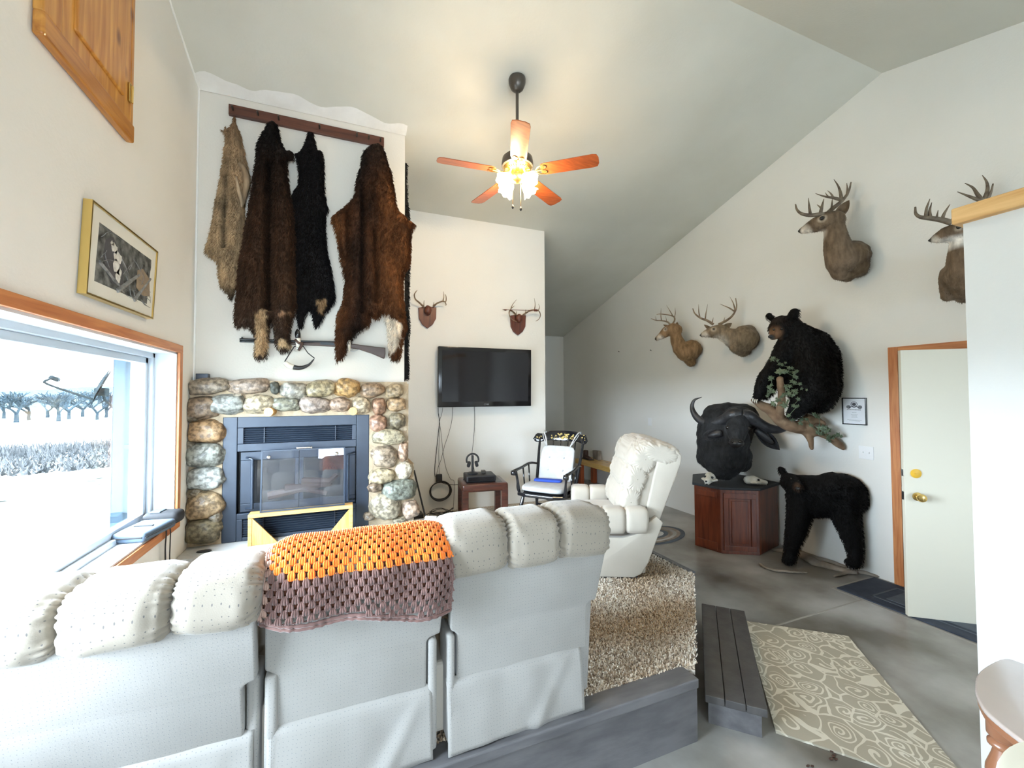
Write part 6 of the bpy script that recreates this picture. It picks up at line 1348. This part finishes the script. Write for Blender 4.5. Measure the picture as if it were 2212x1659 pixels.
# ---------------------------------------------------------------- framed certificate, switch, outlets
o = thing('certificate_frame', 'small black framed certificate with an emblem hung beside the climbing bear', 'framed certificate', (4.5, 2.47, 1.5))
ya, yb, za, zb2 = 2.372, 2.575, 1.372, 1.628; t = .009
m = M(); xf = 4.488
for (a, b, c, d) in ((ya, yb, zb2-t, zb2), (ya, yb, za, za+t), (ya, ya+t, za, zb2), (yb-t, yb, za, zb2)): m.box((xf, a, c), (4.506, b, d), bev=.002)
m.build('frame', 'black_gloss', o)
m = M(); m.box((4.497, ya+t, za+t), (4.504, yb-t, zb2-t)); m.build('sheet', 'paper', o)
m = M(); yc, zc = (ya+yb)/2, zb2-.062; x = 4.4962
for (cy0, cz0, r) in ((0, 0, .026), (.047, -.026, .016), (-.047, -.026, .016), (0, 0, .015), (.047, -.026, .007), (-.047, -.026, .007)):
    m.tube([(x, yc+cy0+r*cos(t_), zc+cz0+r*.9*sin(t_)) for t_ in [2*pi*i/20 for i in range(21)]], .0026 if r > .012 else .004, 5)
m.tube([(x, yc+.04, zc-.035), (x, yc+.02, zc-.022), (x, yc, zc-.030), (x, yc-.02, zc-.022), (x, yc-.04, zc-.035)], .003, 5, 4)
m.ball((x, yc, zc), (.002, .012, .014), 2)
e = m.build('emblem', 'ink', o)
m = M()
w = [.011, .008, .012, .010, .008, .013, .009, .011, .010]; y = yc+.062
for k in w: m.box((4.4962, y-k, zc-.056), (4.4972, y, zc-.049)); y -= k+.003
for z, hw in ((-.078, .018), (-.100, .028), (-.112, .022), (-.124, .026), (-.150, .06), (-.160, .045)): m.box((4.4965, yc-hw, zc+z), (4.4972, yc+hw, zc+z+.0022))
m.build('print_lines', 'print_grey', o)
o = thing('light_switch', 'white double light switch plate beside the door casing', 'light switch', (4.507, 2.385, 1.12))
m = M(); m.box((4.500, 2.328, 1.058), (4.5065, 2.448, 1.178), bev=.003); m.build('plate', 'soft_white', o)
for y in (2.363, 2.413):
    m = M(); m.box((4.490, y-.005, 1.112), (4.501, y+.005, 1.130), bev=.002); m.build('toggle', 'soft_white', o)
for (y, z, l) in ((5.34, 1.24, 'blank white wall plate on the far right wall above the bench'),):
    m = M(); m.box((4.500, y-.04, z-.06), (4.5065, y+.04, z+.06), bev=.003); tag(m.build('wall_plate', 'soft_white', base=(4.507, y, z)), l, 'wall plate')

# ---------------------------------------------------------------- bench, boot, box, rugs
o = thing('bench', 'low pine bench with reddish legs standing against the far right wall', 'bench', (4.3, 6.2, 0))
m = M(); m.box((4.11, 5.61, .375), (4.49, 6.98, .462), bev=.006); m.build('seat', 'pine_bench', o)
for (x, y) in ((4.12, 5.68), (4.40, 5.68), (4.12, 6.80), (4.40, 6.80)):
    m = M(); m.box((x, y, 0), (x+.075, y+.10, .375), bev=.004); m.build('leg', 'red_leg', o)
o = thing('boot', 'brown leather ankle boot standing on the pine bench', 'boot', (4.27, 6.8, .463))
def bt(p, r): return (*p, r)
body('upper', [[(4.27, 6.86, .60, .050), (4.27, 6.86, .55, .052), (4.27, 6.86, .50, .055)], [(4.27, 6.86, .50, .052), (4.255, 6.76, .492, .042), (4.24, 6.67, .485, .036)]], 'boot', o, vox=.008, sm=4, post=lambda v: Vector((v.x, v.y, min(.622, max(.472, v.z)))), paint=lambda v, n: (.05, .022, .015))
m = M(); m.prism([(6.91, .463), (6.63, .463), (6.63, .476), (6.91, .476)], 4.205, 4.31, 'x', bev=.004); m.box((4.22, 6.86, .463), (4.31, 6.915, .482)); m.build('sole', 'black_matte', o)
m = M(); m.box((4.38, 6.62, .463), (4.46, 6.80, .625), bev=.004); tag(m.build('carton', 'drift', base=(4.42, 6.7, .463)), 'grey upright carton on the pine bench beside the boot', 'carton')
o = thing('oval_rug', 'small grey braided oval rug on the concrete behind the recliner', 'rug', (3.30, 4.05, .001))
for k, (r, c) in enumerate(((1, 'blue_mat2'), (.86, 'drift'), (.74, 'concrete'), (.62, 'drift'), (.48, 'blue_mat2'), (.34, 'hearth'), (.2, 'drift'))):
    m = M(); n = 48; a1, b1 = .46*r, .28*r; ring = [(3.42+cos(.15)*a1*cos(2*pi*i/n)-sin(.15)*b1*sin(2*pi*i/n), 4.03+sin(.15)*a1*cos(2*pi*i/n)+cos(.15)*b1*sin(2*pi*i/n)) for i in range(n)]
    m.prism(ring, .0005, .008+.0012*k, 'z'); m.build('braid_ring', c, o)
# patterned rug lying askew beside the step
rp = [(2.752, 2.262), (3.212, 1.839), (1.984, .56), (1.55, .985)]
e1 = Vector((3.212-2.0, 1.839-.62)).normalized()
A_ = Vector((3.212, 1.839)); B_ = Vector((2.731, 2.247)); dv = Vector((2.068-.0-3.0, 0))
rp = [(2.731, 2.247), (3.212, 1.839), (2.409-.0, .99), (1.975, 1.462)]
rug_e = Vector((2.526-3.212, 1.024-1.839)).normalized()
Lr = (Vector((1.98, 1.465))-Vector((2.731, 2.247))).length+.0
p3_ = Vector((3.212, 1.839))+rug_e*1.22; p4_ = Vector((1.98, 1.465))
rp = [(2.731, 2.247), (3.212, 1.839), (p3_.x, p3_.y), (p4_.x, p4_.y)]
m = M(); m.prism(rp, .001, .011, 'z'); rugo = tag(m.build('rug', 'scroll', base=(2.6, 1.6, 0)), 'beige rug with cream scroll pattern on the concrete beside the step', 'rug')
m = M(); m.box((3.93, 1.0, .001), (4.46, 2.33, .010), bev=.003); o = tag(m.build('door_mat', 'blue_mat', base=(4.2, 1.7, 0)), 'dark blue-grey mat lying along the right wall under the open door', 'mat')
m = M(); m.box((4.08, 1.3, .010), (4.34, 2.05, .0125)); m.build('mat_panel', 'blue_mat2', o)
m = M(); m.box((4.03, 1.22, .010), (4.045, 2.13, .0120)); m.box((4.375, 1.22, .010), (4.39, 2.13, .012)); m.box((4.03, 2.115, .010), (4.39, 2.13, .012)); m.build('mat_border', 'blue_mat2', o)

# ---------------------------------------------------------------- left wall: print, pine shutter, bags on the sill
o = thing('framed_print', 'black and white woodland print in a deep gold frame above the picture window', 'framed picture', (XL, 2.75, 2.33))
def fr(m, pts, x0, x1): m.prism(pts, x0, x1, 'x')
qa = [(-1.052,2.443,2.552),(-1.052,3.169,2.546),(-1.052,3.101,2.124),(-1.052,2.399,2.116)]
q0 = [(p[1], p[2]) for p in qa]
cyy = sum(p[0] for p in q0)/4; czz = sum(p[1] for p in q0)/4
q0 = [(2.412, 2.543), (3.128, 2.538), (3.078, 2.119), (2.380, 2.112)]; cyy, czz = 2.75, 2.328
def ins(d): return [(y+(d if y < cyy else -d), z+(d if z < czz else -d)) for y, z in q0]
m = M(); out_, in_ = q0, ins(.009)
for i in range(4): j = (i+1) % 4; m.prism([out_[i], out_[j], in_[j], in_[i]], XL+.001, XL+.034, 'x')
m.build('frame', 'gold', o)
m = M(); fr(m, in_, XL+.002, XL+.027); m.build('mat_board', 'mat_paper', o)
pp = ins(.075); pw = .58; 
m = M(); fr(m, pp, XL+.027, XL+.0275); pr_ = m.build('print', 'print', o)
xx = XL+.0282; Y0, Z0, PW, PH = pp[0][0], pp[3][1], pp[1][0]-pp[0][0], pp[0][1]-pp[3][1]
def P2(u, v): return (xx, Y0+PW*u, Z0+PH*v-.012*u)
m = M(); rg = random.Random(9)
for i in range(26):
    u, v = rg.random(), rg.random(); a = rg.uniform(-1.2, 1.2); l = rg.uniform(.15, .5); pth = []
    for k in range(6): pth.append(P2(max(.01, min(.99, u)), max(.02, min(.98, v)))); u += cos(a)*l/6; v += sin(a)*l/4; a += rg.uniform(-.4, .4)
    m.tube([(p[0], p[1], p[2], .0035*(1-.1*k)) for k, p in enumerate(pth)], k=4, flat=.3)
for (a, b, r) in (((.3, .02), (.72, .55), .012), ((0, .35), (.35, .12), .009), ((.62, .0), (.98, .62), .010)): m.tube([(*P2(*a), r), (*P2(*b), r*.6)], k=5)
m.build('branches', 'print_grey', pr_)
m = M(); dk = [(.06, .5), (.10, .80), (.22, .92), (.36, .70), (.42, .40), (.40, .16), (.22, .10), (.12, .25)]
m.add([P2(u, v) for u, v in dk], [tuple(range(len(dk)))]); m.build('dark_hollow', 'ink', pr_)
m = M(); xx += .0012
for (u, v, a, b) in ((.24, .74, .055, .085), (.30, .62, .075, .10), (.28, .44, .06, .12), (.31, .27, .045, .10), (.20, .80, .03, .03), (.34, .38, .035, .07)):
    n = 14; m.add([P2(u+a*cos(2*pi*i/n), v+b*sin(2*pi*i/n)+.02*sin(i*2)) for i in range(n)], [tuple(range(n))])
m.build('pale_animal', 'print_light', pr_)
m = M(); tn = [(.66, .28), (.68, .62), (.80, .72), (.95, .60), (.97, .25), (.80, .18)]; m.add([P2(u, v) for u, v in tn], [tuple(range(len(tn)))]); m.build('tan_patch', 'print_tan', pr_)
# pine shutter high on the wall
o = thing('pine_shutter', 'knotty pine shutter with a brass hinge high on the window wall', 'shutter', (XL, 2.4, 3.3))
y0, y1, z0, z1 = 2.055, 2.785, 3.005, 4.15
m = M(); m.box((XL+.001, y0, z0+.09), (XL+.035, y0+.115, z1), bev=.008); m.build('side_casing', 'pine', o)
m = M(); m.box((XL+.001, y1-.03, z0+.09), (XL+.030, y1, z1), bev=.006); m.build('side_casing', 'pine', o)
m = M(); m.box((XL+.001, y0, z0), (XL+.038, y1, z0+.095), bev=.010); m.build('bottom_casing', 'pine_y', o)
m = M(); m.box((XL+.001, y0, z1-.06), (XL+.038, y1, z1), bev=.01); m.build('top_casing', 'pine_y', o)
m = M(); m.box((XL+.001, y0+.115, z0+.095), (XL+.028, y1-.03, z1-.06), bev=.004); dd = m.build('shutter_panel', 'pine', o)
m = M(); m.box((XL+.020, y0+.20, z0+.18), (XL+.040, y1-.115, z1-.15), bev=.016); m.build('raised_field', 'pine', dd)
m = M(); m.box((XL+.030, y1-.062, 3.20), (XL+.036, y1-.036, 3.30), bev=.002); m.cyl((XL+.036, y1-.034, 3.205), (XL+.036, y1-.034, 3.295), .006); m.build('hinge', 'brass', o)
# bags on the sill
o = thing('zip_case', 'blue-grey zippered case lying flat on the window sill', 'case', (-1.12, 3.27, .806)); KT = TR(-1.12, 3.25, .8165, radians(80))
m = M(KT); m.box((-.17, -.095, 0), (.15, .095, .055), bev=.018); m.build('case_body', 'pouch', o, smooth=50)
m = M(KT); m.tube([(-.17, -.098, .03), (.14, -.098, .03)], .004, 6); m.tube([(-.172, -.08, .03), (-.172, .08, .03)], .004, 6); m.box((-.02, -.05, .054), (.0, .05, .060), bev=.002); m.build('zipper', 'black_soft', o)
o = thing('camera_pouch', 'black soft pouch with a hanging strap at the window corner of the sill', 'pouch', (-1.13, 3.44, .806)); KT = TR(-1.10, 3.48, .8165, radians(84))
m = M(KT); m.box((-.065, -.10, 0), (.07, .10, .085), bev=.03); m.build('pouch_body', 'black_soft', o, smooth=50)
m = M(KT); m.box((-.05, .0, .082), (.04, .06, .092), bev=.004); m.build('pouch_panel', 'pouch', o)
m = M(); m.tube([(-1.06, 3.36, .86, .008), (-1.045, 3.35, .80, .008), (-1.045, 3.34, .70, .008), (-1.05, 3.36, .62, .009), (-1.04, 3.33, .56, .008), (-1.045, 3.35, .50, .009)], k=6, n=5, flat=.4); m.tube([(-1.06, 3.40, .86, .008), (-1.04, 3.40, .80, .008), (-1.045, 3.42, .70, .009), (-1.04, 3.40, .62, .008), (-1.045, 3.43, .52, .009)], k=6, n=5, flat=.4); m.build('hanging_strap', 'black_soft', o, True)

# ---------------------------------------------------------------- ceiling fan with lights
FX, FY = 1.333, 3.162; FZ = cz(FY)
o = thing('ceiling_fan', 'five-blade wooden ceiling fan with lit glass shades hanging on a long rod', 'ceiling fan', (FX, FY, FZ))
m = M(); m.lathe([(.070, .012), (.072, 0), (.070, -.03), (.052, -.075), (.030, -.095), (.022, -.10)], (FX, FY, FZ-.004), (0, 0, 1), 28); m.build('canopy', 'bronze', o, smooth=50)
m = M(); m.cyl((FX, FY, FZ-.09), (FX, FY, 3.68), .0125, 14); m.lathe([(.013, 0), (.030, -.01), (.032, -.06), (.02, -.07)], (FX, FY, 3.74), (0, 0, 1)); m.build('rod', 'bronze', o, smooth=50)
ZF = 3.515
m = M(); m.lathe([(.03, .16), (.085, .150), (.125, .115), (.132, .07), (.130, .045), (.118, .038)], (FX, FY, ZF), (0, 0, 1), 32); m.build('motor_housing', 'bronze', o, smooth=40)
m = M(); m.lathe([(.118, .038), (.112, .030), (.07, .004), (.055, 0)], (FX, FY, ZF), (0, 0, 1), 32)
for k in range(30):
    a = 2*pi*k/30; m.box((FX+.088*cos(a)-.016, FY+.088*sin(a)-.0022, ZF+.010), (FX+.088*cos(a)+.016, FY+.088*sin(a)+.0022, ZF+.018), Matrix.Rotation(a, 3, 'Z'))
m.build('vented_plate', 'gold', o, smooth=40)
for a in (-110.7, -39.0, 32.6, 104, 176):
    T = TR(FX, FY, ZF-.008, radians(a)) @ Matrix.Rotation(radians(-12), 4, 'X')
    m = M(T); pg = [(.205, -.055), (.235, -.064), (.62, -.070), (.652, -.062), (.665, -.03), (.665, .03), (.652, .062), (.62, .070), (.235, .064), (.205, .055), (.198, .02), (.21, 0), (.198, -.02)]
    m.prism(pg, -.003, .003, 'z', bev=.0015); bl_ = m.build('blade', 'blade_wood', o)
    m = M(T); m.tube([(.07, 0, .004, .012), (.13, 0, -.012, .009), (.17, 0, -.008, .009), (.215, 0, -.006, .008)], k=8, n=3)
    for s in (-1, 1): m.tube([(.155, s*.004, -.009, .007), (.185, s*.035, -.008, .007), (.215, s*.045, -.007, .006), (.245, s*.035, -.006, .006), (.238, s*.012, -.007, .005), (.215, s*.010, -.007, .006)], k=7, n=3, flat=.5)
    m.build('blade_bracket', 'gold', bl_, smooth=60)
m = M(); m.lathe([(.055, 0), (.060, -.02), (.062, -.055), (.045, -.075), (.02, -.085), (.004, -.088)], (FX, FY, ZF), (0, 0, 1), 24); m.build('light_fitter', 'gold', o, smooth=50)
def shade_mat():
    m, t, b = nt('lamp_glass'); L = t.links; out = t.nodes['Material Output']; t.nodes.remove(b)
    tr = node(t, 'ShaderNodeBsdfTransparent'); tr.inputs[0].default_value = (1, .93, .82, 1); tl = node(t, 'ShaderNodeBsdfTranslucent'); tl.inputs[0].default_value = (1, .92, .8, 1)
    em = node(t, 'ShaderNodeEmission'); em.inputs[0].default_value = (1, .80, .50, 1); em.inputs[1].default_value = 3.5
    mx = node(t, 'ShaderNodeMixShader'); mx.inputs[0].default_value = .45; L.new(tr.outputs[0], mx.inputs[1]); L.new(tl.outputs[0], mx.inputs[2])
    ad = node(t, 'ShaderNodeAddShader'); L.new(mx.outputs[0], ad.inputs[0]); L.new(em.outputs[0], ad.inputs[1]); L.new(ad.outputs[0], out.inputs[0]); MATS['lamp_glass'] = m
shade_mat()
for k in range(4):
    a = radians(20+90*k); d = Vector((cos(a)*.80, sin(a)*.80, -.62)).normalized(); c0 = Vector((FX, FY, ZF-.045))+Vector((cos(a), sin(a), 0))*.050
    m = M(); m.tube([(*c0, .010), (*(c0+d*.035), .014)], k=10); m.build('shade_holder', 'gold', o, smooth=50)
    m = M(); prof = [(.022, .03), (.032, .045), (.042, .075), (.050, .105), (.066, .130), (.070, .136)]; n = 28
    up = Vector((0, 0, 1)); u_ = (up-d*up.dot(d)).normalized(); v_ = d.cross(u_); vs = []; fs = []
    for i, (r, h) in enumerate(prof):
        for j in range(n):
            t_ = 2*pi*j/n; rr = r*(1+.05*sin(7*t_)*(i/5)); vs.append(c0+d*(h+.006*sin(7*t_)*(i == 5))+u_*rr*cos(t_)+v_*rr*sin(t_))
    for i in range(len(prof)-1):
        for j in range(n): fs.append((i*n+j, i*n+(j+1) % n, (i+1)*n+(j+1) % n, (i+1)*n+j))
    m.add(vs, fs); m.build('lamp_shade', 'lamp_glass', o, True)
    l = bpy.data.lights.new('fan_bulb', 'POINT'); l.energy = LAMP; l.color = (1, .79, .52); l.shadow_soft_size = .03
    lo = bpy.data.objects.new('fan_bulb', l); COL.objects.link(lo); lo.location = c0+d*.085
for (dx, dy, zl) in ((-.035, .02, 3.225), (.02, -.02, 3.20)):
    m = M(); m.tube([(FX+dx, FY+dy, ZF-.08), (FX+dx, FY+dy, zl)], .0022, 5); pc_ = m.build('pull_chain', 'brass', o)
    m = M(); m.lathe([(.003, .02), (.009, .008), (.010, -.006), (.004, -.014)], (FX+dx, FY+dy, zl), (0, 0, 1), 12); m.build('chain_knob', 'black_matte', pc_, True)

# ---------------------------------------------------------------- stool and round table at the lower right edge
o = thing('oval_table', 'small oval wooden table with turned spindle legs beside the partition', 'table', (1.70, .25, 0))
ta = [(p[0], p[1]) for p in [(1.477,0.481,0.85),(1.505,0.529,0.85),(1.537,0.568,0.85),(1.591,0.602,0.85),(1.637,0.621,0.85),(1.701,0.641,0.85),(1.784,0.651,0.85),(1.886,0.648,0.85),(1.904,0.614,0.85)]]
lx, ly = ta[0]; rx_, ry_ = ta[-1]
ta += [(rx_+.01, ry_-.12), (rx_-.01, ry_-.40), (rx_-.12, ry_-.62), (rx_-.3, ry_-.66), (lx+.12, ry_-.58), (lx+.03, ly-.30), (lx, ly-.12)]
ta = [p[:2] for p in crv([(x, y, 0) for x, y in ta+[ta[0]]], 4)][:-1]
zr = .85; cx_, cy_ = sum(p[0] for p in ta)/len(ta), sum(p[1] for p in ta)/len(ta)
m = M(); m.prism(ta, zr-.014, zr, 'z', bev=.005); rl = m.build('tabletop', 'stool_top', o, smooth=40)
m = M(); m.prism([(cx_+(x-cx_)*.985, cy_+(y-cy_)*.985) for x, y in ta], zr-.032, zr-.012, 'z', bev=.004); m.build('table_edge', 'stool_edge', rl, smooth=40)
lp = [(.030, 0), (.030, .05), (.020, .06), (.029, .068), (.029, .076), (.018, .083), (.022, .10), (.033, .135), (.034, .15), (.020, .185), (.016, .192), (.028, .200), (.018, .212), (.024, .30), (.028, .42), (.016, .50), (.026, .51), (.018, .53), (.016, .66), (.024, .78), (.016, .818)]
for (x, y, _z) in [(1.601,0.558,0.79),(1.616,0.522,0.79)]+[(1.80, .42, 0), (1.80, .06, 0), (1.62, -.02, 0)]:
    m = M(); m.lathe(lp, (x, y, zr-.032), (0, 0, -1), 20); m.build('leg', 'stool_edge', o, smooth=60)
o = thing('round_table', 'cream round tabletop just entering the picture below the curved chair rail', 'table', (1.72, .28, 0))
RTX, RTY, RTZ = [(1.26,0.41,0.98)][0][:3]
P_ = [(1.263,0.411,0.98),(1.185,0.414,0.98),(1.102,0.401,0.98)]
def circ(a, b, c):
    ax, ay = a[:2]; bx, by = b[:2]; cx, cy_ = c[:2]; d = 2*(ax*(by-cy_)+bx*(cy_-ay)+cx*(ay-by)); ux = ((ax*ax+ay*ay)*(by-cy_)+(bx*bx+by*by)*(cy_-ay)+(cx*cx+cy_*cy_)*(ay-by))/d; uy = ((ax*ax+ay*ay)*(cx-bx)+(bx*bx+by*by)*(ax-cx)+(cx*cx+cy_*cy_)*(bx-ax))/d; return ux, uy
tr_ = .26; p0 = Vector(P_[1][:2]); q0_ = (Vector(P_[0][:2])-Vector(P_[2][:2])).normalized(); nn_ = Vector((q0_.y, -q0_.x)); 
if nn_.dot(Vector((1.0, -.8))) < 0: nn_ = -nn_
cen = p0+nn_*tr_
m = M(); m.lathe([(tr_-.02, -.03), (tr_-.004, -.026), (tr_, -.015), (tr_-.004, -.004), (tr_-.015, 0), (.01, 0)], (cen.x, cen.y, .98), (0, 0, 1), 64); m.build('tabletop', 'cream', o, smooth=50)
m = M(); m.lathe([(.03, 0), (.035, -.1), (.028, -.4), (.04, -.80), (.12, -.94), (.13, -.95)], (cen.x, cen.y, .95), (0, 0, 1), 24); m.build('pedestal', 'stool_edge', o, smooth=50)

# ---------------------------------------------------------------- pictures on the rear walls (mirrored in the television)
for (x, z, w, h, l) in ((2.15, 1.7, .5, .62, 'dark framed picture on the rear wall behind the camera beside the partition'), (-.85, 1.6, .3, .5, 'narrow dark framed picture on the rear wall in the corner by the window wall')):
    o = thing('framed_picture', l, 'framed picture', (x, YF, z)); m = M()
    m.box((x-w/2, YF, z-h/2), (x+w/2, YF+.03, z+h/2), bev=.006); m.build('frame', 'dark_board', o)
    m = M(); m.box((x-w/2+.05, YF+.03, z-h/2+.05), (x+w/2-.05, YF+.031, z+h/2-.05)); m.build('picture', 'print', o)

# small things on the wall and floor
for (y, z, l) in (([(4.503,6.103,2.423)][0][1], [(4.503,6.103,2.423)][0][2], 'tiny dark nail in the right wall above the pine bench'), ([(4.503,5.282,2.364)][0][1], [(4.503,5.282,2.364)][0][2], 'tiny dark nail in the right wall below the ruddy deer')):
    m = M(); m.lathe([(.003, 0), (.003, .02), (.008, .022), (.008, .026)], (4.507, y, z), (-1, 0, .2), 8); tag(m.build('nail', 'black_matte', base=(4.507, y, z)), l, 'nail')
m = M(); rg = random.Random(2)
for q in [(2.122,1.296,0.002),(2.112,1.278,0.002),(2.07,1.269,0.002),(2.089,1.259,0.002),(2.096,1.274,0.002),(1.936,1.285,0.002),(1.953,1.276,0.002)]:
    m.ball((q[0], q[1], .004), (rg.uniform(.006, .014), rg.uniform(.004, .010), .004), 1)
tag(m.build('debris', 'boot'), 'scraps of dark debris on the concrete in front of the patterned rug', 'debris', kind='stuff')
